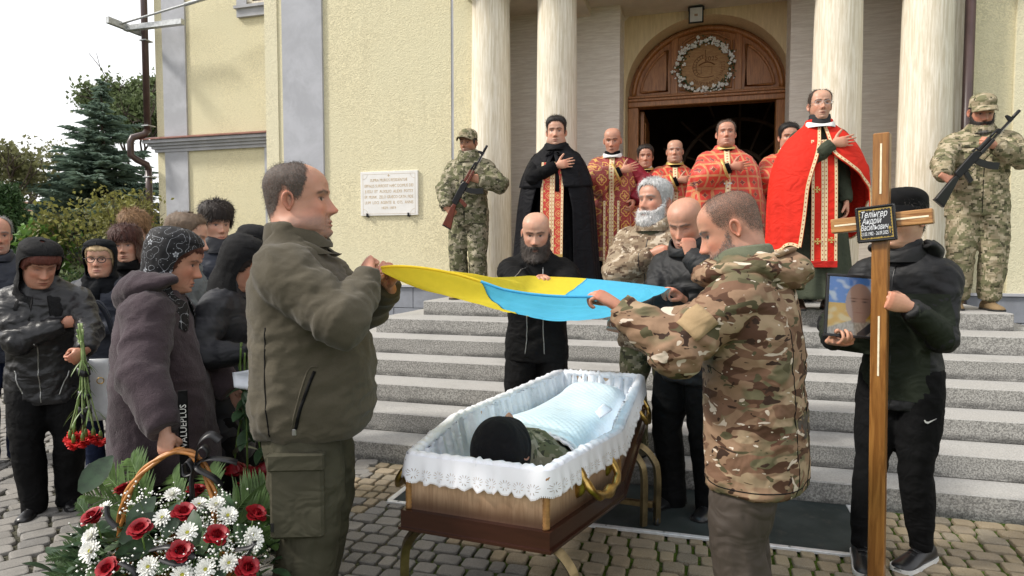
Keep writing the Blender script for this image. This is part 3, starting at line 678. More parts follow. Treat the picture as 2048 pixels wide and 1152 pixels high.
# ================================================================== bodies
def quads(F): return F
class Person:
    def __init__(s, label, x, y, z, face, H=1.76, lean=0., head=(0., 0., 0.), hs=1.0, vox=.012, name='person', group=None, width=1.0, crouch=0., sidelean=0.):
        s.root = thing(name, label, 'person', (x, y, z), R(face-90), group); H = H*1.008; s.k = H/1.78; s.H = H; s.lean = R(lean); s.head = head; s.hs = hs; s.vox = vox; s.w = width
        s.inv = (Matrix.Translation((x, y, z)) @ Matrix.Rotation(R(face-90), 4, 'Z')).inverted(); s.face = face; s.seed = random.random()*50
        s.bodyV = []; s.bodyF = []; s.bodyC = []; s.arm = {}; s.hands = {}
        k = s.k; zz = np.linspace(.85*k, 1.9*k, 240); a = s.lean*np.clip((zz-.90*k)/(.42*k), 0, 1); dz = zz[1]-zz[0]
        s._z = zz; s._a = a; s._y = np.concatenate([[0], np.cumsum(np.sin(a[:-1])*dz)]); s._h = zz[0]+np.concatenate([[0], np.cumsum(np.cos(a[:-1])*dz)]); s.yoff = -math.sin(s.lean)*.10*k
    def loc(s, p): return Vector(s.inv @ Vector(p))
    def T(s, P):
        P = np.atleast_2d(np.asarray(P, float)); z = P[:, 2]; a = np.interp(z, s._z, s._a, left=0); cy = np.interp(z, s._z, s._y, left=0); cz = np.where(z < s._z[0], z, np.interp(z, s._z, s._h))
        return np.stack([P[:, 0], cy+P[:, 1]*np.cos(a)+s.yoff*sstep(z, 0, .9*s.k), cz-P[:, 1]*np.sin(a)], 1)
    # ---- torso loft from rings (z, halfwidth, front, back) in metres at height 1.78
    def torso(s, rings, n=44, grow=0., ripple=None, m=26):
        q = spline([r for r in rings], m); V = []
        th = np.linspace(0, 2*np.pi, n, endpoint=False); ca, sa = np.cos(th), np.sin(th)
        for j, (z, wd, fr, bk) in enumerate(q):
            x = (wd*s.w+grow)*np.sign(sa)*np.abs(sa)**.88; y = np.where(ca > 0, (fr+grow)*np.abs(ca)**.88, -(bk+grow)*np.abs(ca)**.88)
            if ripple is not None:
                r = ripple(j/(m-1), th); x = x*r; y = y*r
            V.append(np.stack([x*s.k, y*s.k, np.full(n, z*s.k)], 1))
        V = s.T(np.concatenate(V)); F = grid_faces(n, m, True)+[list(range(n-1, -1, -1)), [(m-1)*n+i for i in range(n)]]
        return V, F
    def shoulder(s, side): return Vector(s.T([(side*.160*s.k*s.w, -.008*s.k, 1.385*s.k)])[0])
    def solve_arm(s, side, wrist, pole, dirv=None, pn_=None, pose='relax', world=True):
        sd = 1 if side == 'R' else -1; A = s.shoulder(sd); Wp = s.loc(wrist) if world else Vector(s.T([Vector(wrist)*s.k])[0])
        L1, L2 = .295*s.k, .255*s.k; d = Wp-A; D = d.length
        if D > (L1+L2)*.985: q = D/((L1+L2)*.985); L1 *= q; L2 *= q
        u = d.normalized(); c = (L1*L1+D*D-L2*L2)/(2*D); hgt = math.sqrt(max(1e-8, L1*L1-c*c)); p = (s.inv.to_3x3() @ Vector(pole)) if world else Vector(pole); p = (p-u*p.dot(u))
        p = p.normalized() if p.length > 1e-4 else Vector((0, 0, -1)); E = A+u*c+p*hgt
        s.arm[side] = (A, E, Wp); fd = (Wp-E).normalized()
        rot = s.inv.to_3x3()
        dv = (rot @ Vector(dirv) if world else Vector(dirv)) if dirv is not None else fd
        pv = (rot @ Vector(pn_) if world else Vector(pn_)) if pn_ is not None else Vector((-sd, 0, 0))
        s.hands[side] = (Wp, dv.normalized(), pv, pose)
    def hang(s, side, y=0., out=.05):
        sd = 1 if side == 'R' else -1; w_ = (sd*(.225+out)*s.w, .03+y, .86); s.solve_arm(side, w_, (0, -1, 0), (0, .1, -1), (-sd, 0, 0), 'relax', False)
    def onchest(s, side, x=.02, y=.17, z=1.27, pose='flat', up=.25, elbow=-.6):
        sd = 1 if side == 'R' else -1; s.solve_arm(side, (sd*x, y, z), (sd*1.0, .1, elbow), (-sd, .03, up), (0, -1, 0), pose, False)
    # ---- skin body
    def skin(s, h, handvox=.0045, handc=None):
        k = s.k; ts = s.torso([(.80, .12, .09, .09), (.95, .15, .10, .11), (1.1, .13, .095, .10), (1.3, .15, .10, .11), (1.42, .14, .08, .09), (1.48, .09, .055, .07), (1.53, .05, .04, .06)], n=20, m=14)
        sh = [ts]
        for sd in ('L', 'R'):
            if sd in s.arm: A, E, Wp = s.arm[sd]; sh.append(tube([A, A.lerp(E, .5), E, E.lerp(Wp, .5), Wp], [.05*k, .045*k, .037*k, .036*k, .024*k], 12))
        for sd in ('L', 'R'):
            if hasattr(s, 'legs'): a, b_, c = s.legs[sd]; sh.append(tube([a+Vector((0, 0, .05)), a.lerp(b_, .5), b_, b_.lerp(c, .4), c], [.075*k, .07*k, .05*k, .05*k, .035*k], 12))
        v, f, n = remesh(sh, .022, 2); sk = np.array(h['skin']); s._add(v, f, np.ones((len(v), 3))*sk)
        # head
        hs = s.hs*k*1.06; nb = s.T([(0, -.004*k, 1.50*k)])[0]; a = s.lean
        yaw, pitch, roll = [R(t) for t in s.head]
        up = np.array([0, math.sin(a*.9), math.cos(a*.9)]); fw = np.array([0, math.cos(a*.9), -math.sin(a*.9)])
        ctr = nb+up*.134*k+fw*.024*k+np.array([math.sin(-yaw)*.0, math.sin(pitch)*.045, -abs(math.sin(pitch))*.02])*k
        M = np.array(Matrix.Rotation(yaw, 3, 'Z') @ Matrix.Rotation(-pitch, 3, 'X') @ Matrix.Rotation(roll, 3, 'Y'))
        Mt = np.stack([np.array([1, 0, 0]), fw, up], 1)
        s.headM = M; s.headC = ctr; s.headS = hs; s.neckM = Mt; s.neckC = nb+up*.134*k+fw*.024*k
        P = h['P'].reshape(-1, 3); V = s.headT(P); F = [q[::-1] for q in grid_faces(h['NA'], h['NZ'], True)]; s._add(V, F, h['C'].reshape(-1, 3))
        if not h.get('noears'):
            for sd in (-1, 1):
                ev, ef, ec = ear(sd, h['skin']); s._add(s.headT(ev), ef, ec)
        for sd, (Wp, dv, pv, pose) in s.hands.items():
            hv, hf = hand(pose, handvox); hv = hv.copy()
            if sd == 'L': hv[:, 1] *= -1; hf = [q[::-1] for q in hf]
            Z = -(pv-dv*pv.dot(dv)); Z.normalize(); Y = Z.cross(dv); Mh = np.stack([np.array(dv), np.array(Y), np.array(Z)], 1)
            q = hv*1.02*k*(.93 if getattr(s, 'fem', False) else 1); c = np.array(handc if handc else np.array(h['skin'])*np.array([1.0, .90, .86]))
            kn = np.exp(-((hv[:, 0]-.09)/.016)**2)*(hv[:, 2] > -.004); cc = np.ones((len(hv), 3))*c*(1+.12*pn(hv*90)[:, None]); cc = lerp(cc, cc*np.array([1.0, .78, .74]), kn[:, None]*.8)
            s._add(q@Mh.T+np.array(Wp), hf, cc)
        me = mesh_np('body', np.array(s.bodyV), s.bodyF, True, np.array(s.bodyC)); link('body', me, 'skin', s.root)
    def headT(s, P):
        P = np.asarray(P, float); t = sstep(-P[:, 2], .105, .20)[:, None]
        a = (P*s.headS)@s.headM.T+s.headC; b_ = (P*s.headS)@s.neckM.T+s.neckC; return lerp(a, b_, t)
    def _add(s, V, F, C):
        o = len(s.bodyV); s.bodyV.extend(np.asarray(V).tolist()); s.bodyF.extend([[i+o for i in q] for q in F]); s.bodyC.extend(np.asarray(C).tolist())
    def headpart(s, name, Q, F, C, mat, uv=None, strands=None, sl=.017, sw=.0011, lie=.75):
        if name == 'beard': sl, sw, lie = max(sl, .022) if sl > .01 else sl, .0010, .85
        Q = np.asarray(Q); C = np.asarray(C); nq = grid_normals(Q).reshape(-1, 3); Q = Q.reshape(-1, 3); C = C.reshape(-1, C.shape[-1]); mk = C[:, 3] if C.shape[1] > 3 else np.ones(len(C))
        if strands is None: strands = 3600 if s.vox < .0125 else 2200
        if strands:
            cand = np.where(mk > .35*mk.max())[0]
            if len(cand):
                ii = rng.choice(cand, strands); p = Q[ii]+rng.normal(size=(strands, 3))*.003; n_ = nq[ii]; g_ = np.array([0, -.25, -1.0])+rng.normal(size=(strands, 3))*.35; g_ -= n_*(g_*n_).sum(1)[:, None]; d = n_*(1-lie)+g_*lie+rng.normal(size=(strands, 3))*.15; d /= np.linalg.norm(d, axis=1, keepdims=True)
                L = sl*rng.uniform(.5, 1.3, strands)[:, None]; wv = np.cross(d, n_+.01); wv /= np.maximum(np.linalg.norm(wv, axis=1, keepdims=True), 1e-6); sv = np.stack([p-wv*sw, p+wv*sw, p+d*L], 1).reshape(-1, 3); cc = np.repeat(C[ii]*np.array([1, 1, 1, 0])[:C.shape[1]]*rng.uniform(.6, 1.5, strands)[:, None]+np.array([0, 0, 0, 1.])[:C.shape[1]], 3, 0)
                o_ = len(Q); Q = np.concatenate([Q, sv]); C = np.concatenate([C, cc]); F = list(F)+[[o_+3*i, o_+3*i+1, o_+3*i+2] for i in range(strands)]
        V = s.headT(Q); me = mesh_np(name, V, F, True, None if C is None else np.asarray(C).reshape(-1, np.asarray(C).shape[-1]), uv)
        bm = bmesh.new(); bm.from_mesh(me); bmesh.ops.delete(bm, geom=[v for v in bm.verts if not v.link_faces], context='VERTS'); bm.to_mesh(me); bm.free()
        return link(name, me, mat, s.root)
    # ---- clothing
    def sleeve(s, side, r=(.082, .072, .062, .056, .046), amp=.07, n=26, ext=0., end=.0):
        A, E, Wp = s.arm[side]; k = s.k; d2 = (Wp-E).normalized(); W2 = Wp-d2*end*k+d2*ext
        sd = 1 if side == 'R' else -1; inn = A+Vector((-sd*.075*k, 0, .005*k)); d1 = (E-A).normalized(); bend = (d2-d1)
        pts = [inn, A+d1*.015, A.lerp(E, .5), E-d1*.05*k, E-bend*.008, E+d2*.05*k, E.lerp(W2, .6), W2]
        q = spline([tuple(p)+(rr,) for p, rr in zip(pts, (r[0]*.85, r[0], r[1], r[2]*1.03, r[2]*1.08, r[2]*1.0, r[3], r[4]))], 46)
        ph = random.random()*6; fr = random.uniform(7, 9)
        def rip(t, th):
            wnd = math.exp(-((t-.52)/.20)**2)+.55*math.exp(-((t-.9)/.10)**2)+.25
            return 1+amp*wnd*(math.sin(2*math.pi*fr*t+1.3*math.sin(th+ph)+ph+.8*math.sin(3*t*fr))+.5*math.sin(2*math.pi*fr*1.7*t-2*th+ph))*.75
        return tube(q[:, :3], [(x*k, x*k) for x in q[:, 3]], n, True, None, rip)
    def legs_solve(s, feet, hipw=.092, knee=(0, 1, 0), hipz=.90):
        """feet: {'L': (x,y,z,yawdeg) local at height 1.78 (ankle on the ground)}"""
        k = s.k; s.legs = {}; s.feet = {}
        for sd, (x, y, z, yaw) in feet.items():
            sg = 1 if sd == 'R' else -1; A = Vector((sg*hipw*k, s.yoff, hipz*k)); C = Vector((x*k, y*k, z+.085*k)); L1, L2 = .424*k, .402*k; d = C-A; D = min(d.length, (L1+L2)*.999); u = d.normalized()
            c = (L1*L1+D*D-L2*L2)/(2*D); h_ = math.sqrt(max(1e-8, L1*L1-c*c)); yw = R(yaw); p = Vector((-math.sin(yw), math.cos(yw), 0)); p = (p-u*p.dot(u)).normalized()
            s.legs[sd] = (A, A+u*c+p*h_, C); s.feet[sd] = (C, yaw, z)
    def stand(s, spread=.10, step=.0, yaw=12):
        s.legs_solve({'R': (spread, step-.02, 0, -yaw), 'L': (-spread, -step-.02, 0, yaw)})
    def trousers(s, mat, r=(.105, .098, .078, .070, .066), name='trousers', amp=.05, top=1.0, waist=(.155, .115, .12), disp=.006, seed=0, hem=.02, stack=.0, smooth=2):
        k = s.k; sh = [s.torso([(.80, .12, .08, .09), (.86, .165*1.0, waist[1], waist[2]+.01), (.93, waist[0]+.008, waist[1], waist[2]+.01), (top, waist[0], waist[1], waist[2])], n=36, m=10)]
        for sd in ('L', 'R'):
            A, K_, C = s.legs[sd]; sg = 1 if sd == 'R' else -1; e = C+Vector((0, 0, (-.085+hem)*k)); pts = [A+Vector((-sg*.012, 0, .03)), A.lerp(K_, .3), A.lerp(K_, .7), K_, K_.lerp(C, .35), K_.lerp(C, .75), e]
            rr = (r[0], r[0]*1.0, r[1], r[2], r[2]*1.0, r[3], r[4]); q = spline([tuple(p)+(x,) for p, x in zip(pts, rr)], 44); ph = random.random()*6
            def rip(t, th, ph=ph):
                wnd = .8*math.exp(-((t-.48)/.12)**2)+(.9+stack)*math.exp(-((t-.97)/.10)**2)+.28
                return 1+amp*wnd*(math.sin(2*math.pi*9*t+1.2*math.sin(th+ph)+ph+.7*math.sin(11*t))+.6*math.sin(2*math.pi*15*t+2*th+ph))*.7+.02*math.cos(th*2+ph)*wnd
            sh.append(tube(q[:, :3], [(x*k*1.0, x*k*1.06) for x in q[:, 3]], 26, True, (1, 0, 0), rip))
        v, f, n = remesh(sh, s.vox, smooth); v = v+n*s.fold(v, disp, (9, 9, 5))[:, None]; return part(name, v, f, mat, s.root)
    def fold(s, v, amp, sc=(7, 7, 10), warp=.8):
        P = v*np.array(sc)+s.seed; Wq = np.stack([pn(P*.6+17), pn(P*.6+31), pn(P*.6+53)], 1); r = 1-2.2*np.abs(pn(P+Wq*warp*2)); r2 = 1-2.2*np.abs(pn(P*2.1+Wq*2+9)); q3 = P*np.array([3.1, 3.1, 3.9])+Wq*3; r3 = np.clip(1-3.2*np.abs(pn(q3)), 0, 1)**2*np.clip(.5+1.6*pn(P*.9+71), 0, 1); return amp*(r+.45*r2-.7-.38*r3)
    def jacket(s, mat, rings, sl=(.082, .072, .062, .056, .046), extra=(), amp=.07, disp=.008, name='jacket', sc=(7, 7, 10), smooth=3, ext=0., end=.0, puff=0., pfreq=16, sides=('L', 'R')):
        sh = [s.torso(rings)]+[s.sleeve(sd, sl, amp, 26, ext, end) for sd in sides if sd in s.arm]+list(extra)
        v, f, n = remesh(sh, s.vox, smooth); d = s.fold(v, disp, sc)
        if puff: d = d+puff*(np.abs(np.sin(v[:, 2]*pfreq*math.pi/2+.4*pn(v*4)))**.55-.7)
        v = v+n*d[:, None]; return part(name, v, f, mat, s.root)
    def collar(s, mat, z0=1.46, z1=1.56, r0=.088, r1=.072, th=.012, yo=.012, front=0.0, name='collar', parent=None, open=0.):
        """rolled stand collar ring, thick"""
        k = s.k; n = 40; V = []; prof = [(z0, r0), ((z0+z1)/2, (r0+r1)/2+.004), (z1, r1), (z1+th*.5, r1-th*.5), (z1, r1-th), ((z0+z1)/2, (r0+r1)/2-th), (z0, r0-th)]
        th_ = np.linspace(0, 2*np.pi, n, endpoint=False)
        for z, r in prof:
            dip = front*(np.cos(th_) > 0)*np.cos(th_)**2*((z-z0)/(z1-z0)); V.append(np.stack([r*k*np.sin(th_)*1.0, (r*1.12*np.cos(th_)+yo)*k, (z-dip)*k+0*th_], 1))
        V = s.T(np.concatenate(V)); return part(name, V, grid_faces(n, len(prof), True), mat, parent or s.root)
    def shoes(s, mat, sole='rubber_black', L=.285, boot=False, name='shoe', white=False):
        k = s.k
        for sd in ('R', 'L'):
            C, yaw, z = s.feet[sd]; sec = [(-.085, .028, .055), (-.075, .036, .085), (-.03, .040, .095), (.03, .042, .088), (.07, .044, .070), (.12, .049, .056), (.16, .048, .046), (.185, .036, .036), (.197, .016, .022)]
            q = spline(sec, 18); V = []; n = 16
            for (y, hw, hh) in q:
                for i in range(n):
                    a = 2*math.pi*i/n; zz = .018+(hh-.018)*max(0, math.sin(a)) if math.sin(a) > 0 else .012; V.append((hw*math.cos(a)*(1 if math.sin(a) >= 0 else .95), y, zz))
            V = np.array(V); F = grid_faces(n, len(q), True)+[list(range(n-1, -1, -1)), [(len(q)-1)*n+i for i in range(n)]]
            M = Matrix.Translation((C.x, C.y, z)) @ Matrix.Rotation(R(yaw), 4, 'Z') @ Matrix.Scale(k*L/.285, 4)
            Mn = np.array(M.to_3x3()); tr_ = np.array(M.to_translation()); V2 = V@Mn.T+tr_; sh = part(name, V2, F, mat, s.root)
            out = spline([(y, hw) for y, hw, hh in sec], 16); B = [(hw+.004, y) for y, hw in out]+[(-hw-.004, y) for y, hw in out[::-1]]; nb = len(B); h_ = .022 if white else .016
            SV = np.array([(x, y, .001) for x, y in B]+[(x, y, h_) for x, y in B]); SF = [list(range(nb))[::-1], list(range(nb, 2*nb))]+[[i, (i+1) % nb, nb+(i+1) % nb, nb+i] for i in range(nb)]
            part('sole', SV@Mn.T+tr_, SF, sole, sh, False)
            for j in range(3):
                yy = .045+.022*j; zz = .083-.012*j; V3, F3 = tube([(-.022, yy, zz-.004), (0, yy+.004, zz+.006), (.022, yy, zz-.004)], .003, 6); part('lace', np.array(V3)@Mn.T+tr_, F3, mat, sh)
            if boot:
                V4, F4 = tube([(C.x, C.y, z+.05*k), (C.x, C.y-.005, z+.12*k), (C.x, C.y-.01, z+.22*k)], [(.045*k, .058*k), (.048*k, .055*k), (.055*k, .06*k)], 18, True, (1, 0, 0)); part('boot_shaft', V4, F4, mat, sh)
    # ---- skirts, cassocks, capes as folded cloth of revolution
    def skirt(s, mat, rings, nf=11, amp=.10, name='skirt', n=120, m=40, seed=None):
        ph = random.random()*6 if seed is None else seed
        def rip(t, th): 
            g_ = (1-t)**.8; return 1+amp*g_*(np.sin(nf*th+ph+1.5*np.sin(2*th+ph)+.8*t)+.45*np.sin((2*nf+1)*th+2*ph)+.3*np.sin((nf-4)*th+5))*.6
        V, F = s.torso(rings, n=n, m=m, ripple=rip); return part(name, V, F, mat, s.root)
    def cloth(s, name, mat, rings, a0, a1, hem, top, nf=9, amp=.05, n=110, m=44, thick=.006, extra=None, parent=None, wave=None, zmode=None):
        """open wrap round the body: angle a0..a1 (deg, 0=front, +90 = the person's right) from z=top(a) to hem(a)"""
        rg = spline(rings, 120); rg = rg[np.argsort(rg[:, 0])]; ang0 = (lambda t: (a0(t), a1(t))) if callable(a0) else (lambda t: (a0, a1)); al = np.radians(np.linspace(*ang0(0), n)); ph = random.random()*6; V = np.zeros((m, n, 3)); UV = np.zeros((m, n, 2))
        ht = np.array([hem(math.degrees(a)) for a in al]); tp = np.array([top(math.degrees(a)) for a in al])
        ca, sa = np.cos(al), np.sin(al)
        for j in range(m):
            t = j/(m-1); al = np.radians(np.linspace(*ang0(t), n)); ca, sa = np.cos(al), np.sin(al); z = lerp(tp, ht, t); wd = np.interp(z, rg[:, 0], rg[:, 1])*s.w; fr = np.interp(z, rg[:, 0], rg[:, 2]); bk = np.interp(z, rg[:, 0], rg[:, 3])
            x = wd*np.sign(sa)*np.abs(sa)**.9; y = np.where(ca > 0, fr*np.abs(ca)**.9, -bk*np.abs(ca)**.9)
            g_ = sstep(np.array([t]), .08, 1.0)[0]; r = 1+amp*g_*(np.sin(nf*al+ph+1.2*np.sin(2*al+ph)+.9*t)+.5*np.sin((2*nf+1)*al+ph*2+.5*t))*.7
            x = x*r; y = y*r
            if extra is not None: dx, dy, dz = extra(np.degrees(al), z, t); x = x+dx; y = y+dy; z = z+dz
            V[j] = np.stack([x, y, z], 1)*s.k; UV[j] = np.stack([al*.28, z], 1)
        nrm = np.cross(np.gradient(V, axis=1), np.gradient(V, axis=0)); nrm /= np.maximum(np.linalg.norm(nrm, axis=2, keepdims=True), 1e-9)
        mid = V.reshape(-1, 3).mean(0); 
        if ((V-mid)*nrm).sum() < 0: nrm = -nrm
        In = V-nrm*thick; allV = np.concatenate([V.reshape(-1, 3), In.reshape(-1, 3)]); F = grid_faces(n, m); off = n*m; F2 = [[i+off for i in q[::-1]] for q in F]
        edge = [j*n for j in range(m)]; F3 = []
        loop = list(range(n))+[j*n+n-1 for j in range(1, m)]+[(m-1)*n+i for i in range(n-2, -1, -1)]+[j*n for j in range(m-2, 0, -1)]
        for i in range(len(loop)): a, c = loop[i], loop[(i+1) % len(loop)]; F3.append([a, a+off, c+off, c])
        o = part(name, s.T(allV), F+F2+F3, mat, parent or s.root, True, None, np.concatenate([UV.reshape(-1, 2)]*2)); s.lastgrid = (V, nrm); return o
    def ribbon(s, name, mat, path, width, nrm, thick=.004, parent=None, uvs=True):
        """flat band along path (unposed local metres), nrm per point outward, lying on cloth"""
        P = np.array(path); Nn = np.array(nrm); t = np.gradient(P, axis=0); t /= np.maximum(np.linalg.norm(t, axis=1, keepdims=True), 1e-9); b_ = np.cross(t, Nn); b_ /= np.maximum(np.linalg.norm(b_, axis=1, keepdims=True), 1e-9)
        L = np.concatenate([[0], np.cumsum(np.linalg.norm(np.diff(P, axis=0), axis=1))]); V = []; UVs = []
        for sgn, dep in ((-1, thick), (1, thick), (1, -thick*.5), (-1, -thick*.5)):
            V.append(P+b_*sgn*width/2+Nn*dep); UVs.append(np.stack([L, np.full(len(L), sgn*.5)], 1))
        V = np.stack(V, 1).reshape(-1, 3); UVs = np.stack(UVs, 1).reshape(-1, 2); m = len(P); F = []
        for i in range(m-1):
            for k in range(4): k2 = (k+1) % 4; F.append([i*4+k, i*4+k2, (i+1)*4+k2, (i+1)*4+k])
        F += [[0, 3, 2, 1], [(m-1)*4+q for q in range(4)]]
        return part(name, s.T(V), F, mat, parent or s.root, False, None, UVs)
    def scarf(s, mat, name='headscarf', open_=58, low=-.27, tied=True, puffr=.016, wide=.15, chin=-.115, crown=.0, top_open=.088):
        """shawl over the head: closed above the brow, face opening, falling onto the shoulders"""
        na, nz = 90, 60; zs = np.concatenate([np.linspace(.139, .10, 10), np.linspace(.098, low, nz-10)]); V = np.zeros((nz, na, 3)); UV = np.zeros((nz, na, 2))
        sd = random.random()*9
        for j, z in enumerate(zs):
            hz_ = min(z, .1179); f = np.interp(hz_, _HT[:, 0], _HT[:, 1]); bk = -np.interp(hz_, _HT[:, 0], _HT[:, 2]); wd = np.interp(hz_, _HT[:, 0], _HT[:, 3])
            q = 1.0
            if z > .085: q = math.sqrt(max(0, 1-((z-.085)/.0545)**2)); f, bk, wd = .081*q, .095*q, .073*q
            lowt = float(sstep(np.array([-z]), .07, -low)[0]); wd, bk, f = (max(wd, .066), max(bk, .088), max(f, .07 if z > -.12 else .06)) if z < .07 else (wd, bk, f)
            wd = lerp(wd+puffr*q, wide, lowt); bk = lerp(bk+puffr*q, wide*.85, lowt); f = lerp(f+puffr*.7*q, wide*.75, lowt)
            if z >= top_open: oa = 0
            elif z > chin: u = (z-(top_open+chin)/2)/((top_open-chin)/2); oa = open_*max(0, 1-abs(u)**2.6)**.5
            else: oa = 0 if tied else 14
            al = np.radians(np.linspace(oa, 360-oa, na)); ca, sa = np.cos(al), np.sin(al); r = 1+.02*np.sin(al*5+sd)*(.3+lowt)+.05*lowt*np.sin(al*9+sd*2+z*20)
            V[j] = np.stack([wd*sa*r, np.where(ca > 0, f, bk)*ca*r, np.full(na, z)+.012*lowt*np.sin(al*4+sd)], 1); UV[j] = np.stack([al*.11, np.full(na, z)], 1)
        Vv = V.reshape(-1, 3); nn = np.cross(np.gradient(V, axis=1), np.gradient(V, axis=0)).reshape(-1, 3); nn /= np.maximum(np.linalg.norm(nn, axis=1, keepdims=True), 1e-9)
        if (nn*Vv).sum() < 0: nn = -nn
        Vv = Vv+nn*(.004*pn(Vv*38+sd))[:, None]
        F = grid_faces(na, nz); off = na*nz; inn = Vv-nn*.004
        o = part(name, s.headT(np.concatenate([Vv, inn])), F+[[i+off for i in q[::-1]] for q in F]+[[j*na, j*na+off, (j+1)*na+off, (j+1)*na] for j in range(nz-1)]+[[j*na+na-1, (j+1)*na+na-1, (j+1)*na+na-1+off, j*na+na-1+off] for j in range(nz-1)], mat, s.root, True, None, np.concatenate([UV.reshape(-1, 2)]*2))
        return o
    def cap(s, mat, brim=True, name='cap', z0=.045, knit=False, tilt=0.):
        na = 60; hh_ = .085 if knit else .058; zb_ = .05 if knit else .085; zs = list(np.linspace(z0, zb_, 8))+list(zb_+hh_*np.sin(np.linspace(.08, 1, 14)*math.pi/2)); V = []
        for j, z in enumerate(zs):
            if z <= zb_: f, bk, wd = .106, .115, .088
            else: q = math.sqrt(max(0, 1-((z-zb_)/(hh_+.0005))**2)); qe = 1.0 if knit else .8; f, bk, wd = .106*q**qe, .115*q**qe, .088*q**qe
            al = np.linspace(0, 2*np.pi, na, endpoint=False); ca, sa = np.cos(al), np.sin(al); zz = z-(.03*(ca < 0)*ca*-1 if z < zb_ else 0)*((zb_-z)/(zb_-z0))
            V.append(np.stack([wd*sa, np.where(ca > 0, f, bk)*ca, zz+0*al+tilt*ca], 1))
        V = np.concatenate(V); F = grid_faces(na, len(zs), True)+[[(len(zs)-1)*na+i for i in range(na)]]
        V = V+.002*pn(V*40)[:, None]; o = part(name, s.headT(V), F, mat, s.root)
        if brim:
            B = []; nb, mr = 30, 8
            for sgn in (1, -1):
                for j in range(mr):
                    for i in range(nb):
                        a = R(-72+144*i/(nb-1)); r = j/(mr-1); ext = .075*r*math.cos(a)**.7; B.append((.089*math.sin(a)*(1+.02*r), .107*math.cos(a)+ext, z0+.008+.004*sgn-.022*r*r*1.0-.020*(math.sin(a)**2)*r+.012*math.cos(a)))
            off = nb*mr; Fb = grid_faces(nb, mr); loop = list(range(nb))+[j*nb+nb-1 for j in range(1, mr)]+[(mr-1)*nb+i for i in range(nb-2, -1, -1)]+[j*nb for j in range(mr-2, 0, -1)]
            Fb = Fb+[[i+off for i in q[::-1]] for q in Fb]+[[loop[i], loop[i]+off, loop[(i+1) % len(loop)]+off, loop[(i+1) % len(loop)]] for i in range(len(loop))]
            part('brim', s.headT(np.array(B)), Fb, mat, o)
        return o
    def glasses(s, mat='black_plastic', z=.0, r=(.024, .019), th=.0017, lens=True):
        m = MB()
        for sd in (-1, 1):
            pts = [(sd*.033+r[0]*math.cos(t)*(1 if abs(math.cos(t)) < .99 else 1), .1065-.05*(abs(sd*.033+r[0]*math.cos(t))**2)*4, z-.002+r[1]*math.sin(t)) for t in np.linspace(0, 2*math.pi, 28, endpoint=False)]
            V, F = tube(pts, th, 6, False, None, None, True); m.add(V, F)
            m.tube([(sd*.057, .100, z+.004), (sd*.076, .085, z+.004), (sd*.081, -.005, z+.0), (sd*.078, -.02, z-.01)], th*.9, 6)
        m.tube([(-.010, .112, z+.002), (0, .114, z+.006), (.010, .112, z+.002)], th, 6)
        V = s.headT(np.array(m.V)); return part('glasses', V, m.F, mat, s.root)

from mathutils.bvhtree import BVHTree
def bvh_of(o):
    me = o.data; return BVHTree.FromPolygons([v.co[:] for v in me.vertices], [list(p.vertices) for p in me.polygons])
def snap(bv, p, off=.002, axis=None, d=None):
    """drop a point onto a garment from outside, towards the body's axis (or along d)"""
    p = Vector(p); dv = Vector(d) if d is not None else Vector((-p.x, -p.y+(axis or 0), 0)); dv = dv.normalized() if dv.length > 1e-6 else Vector((0, -1, 0))
    h = bv.ray_cast(p-dv*.6, dv)
    if h[0] is None:
        h = bv.find_nearest(p)
        return (Vector(h[0])+Vector(h[1])*off, Vector(h[1])) if h[0] is not None else (p, -dv)
    nn = Vector(h[1]); nn = nn if nn.dot(dv) < 0 else -nn
    return Vector(h[0])+nn*off, nn
def surf_line(P, pts, r, mat, name, parent=None, n=24, d=None):
    g = parent if parent is not None else P.root; q = P.T(spline(pts, n)*P.k); bv = bvh_of(parent); pp = [snap(bv, x, 0, 0, d)[0] for x in q]
    V, F = tube(pp, r, 6); return part(name, V, F, mat, parent)
def surf_band(P, obj, pts, width, mat, name, parent=None, n=40, d=None, thick=.005, smooth=2, posed=False):
    """flat band lying on a garment"""
    bv = bvh_of(obj); q = spline(pts, n)*(1 if posed else P.k); q = q if posed else P.T(q); hit = [snap(bv, x, .001, 0, d) for x in q]; pp = np.array([h[0][:] for h in hit]); nn = np.array([h[1][:] for h in hit])
    for _ in range(smooth): pp[1:-1] = (pp[:-2]+2*pp[1:-1]+pp[2:])/4; nn[1:-1] = (nn[:-2]+2*nn[1:-1]+nn[2:])/4
    t = np.gradient(pp, axis=0); t /= np.maximum(np.linalg.norm(t, axis=1, keepdims=True), 1e-9); bb = np.cross(t, nn); bb /= np.maximum(np.linalg.norm(bb, axis=1, keepdims=True), 1e-9); L = np.concatenate([[0], np.cumsum(np.linalg.norm(np.diff(pp, axis=0), axis=1))]); nc = 5; V = []; UVs = []; F = []
    for i in range(n):
        for side in (0, 1):
            for c in range(nc):
                f = c/(nc-1)*2-1 if side == 0 else 1-c/(nc-1)*2; x = Vector(pp[i]+bb[i]*f*width/2); h = snap(bv, x, 0, 0, -nn[i]) if True else None; x2 = h[0] if (h[0]-x).length < .05 else x
                x2 = (x2+x*1)/2 if (h[0]-x).length < .05 else x
                V.append((x2+Vector(nn[i])*(thick if side == 0 else -.004))[:]); UVs.append((L[i], f*.5))
    w_ = 2*nc
    for i in range(n-1):
        for c in range(w_): c2 = (c+1) % w_; F.append([i*w_+c, i*w_+c2, (i+1)*w_+c2, (i+1)*w_+c])
    F += [list(range(w_)), [(n-1)*w_+c for c in range(w_)][::-1]]
    return part(name, V, F, mat, parent or obj, True, None, UVs)
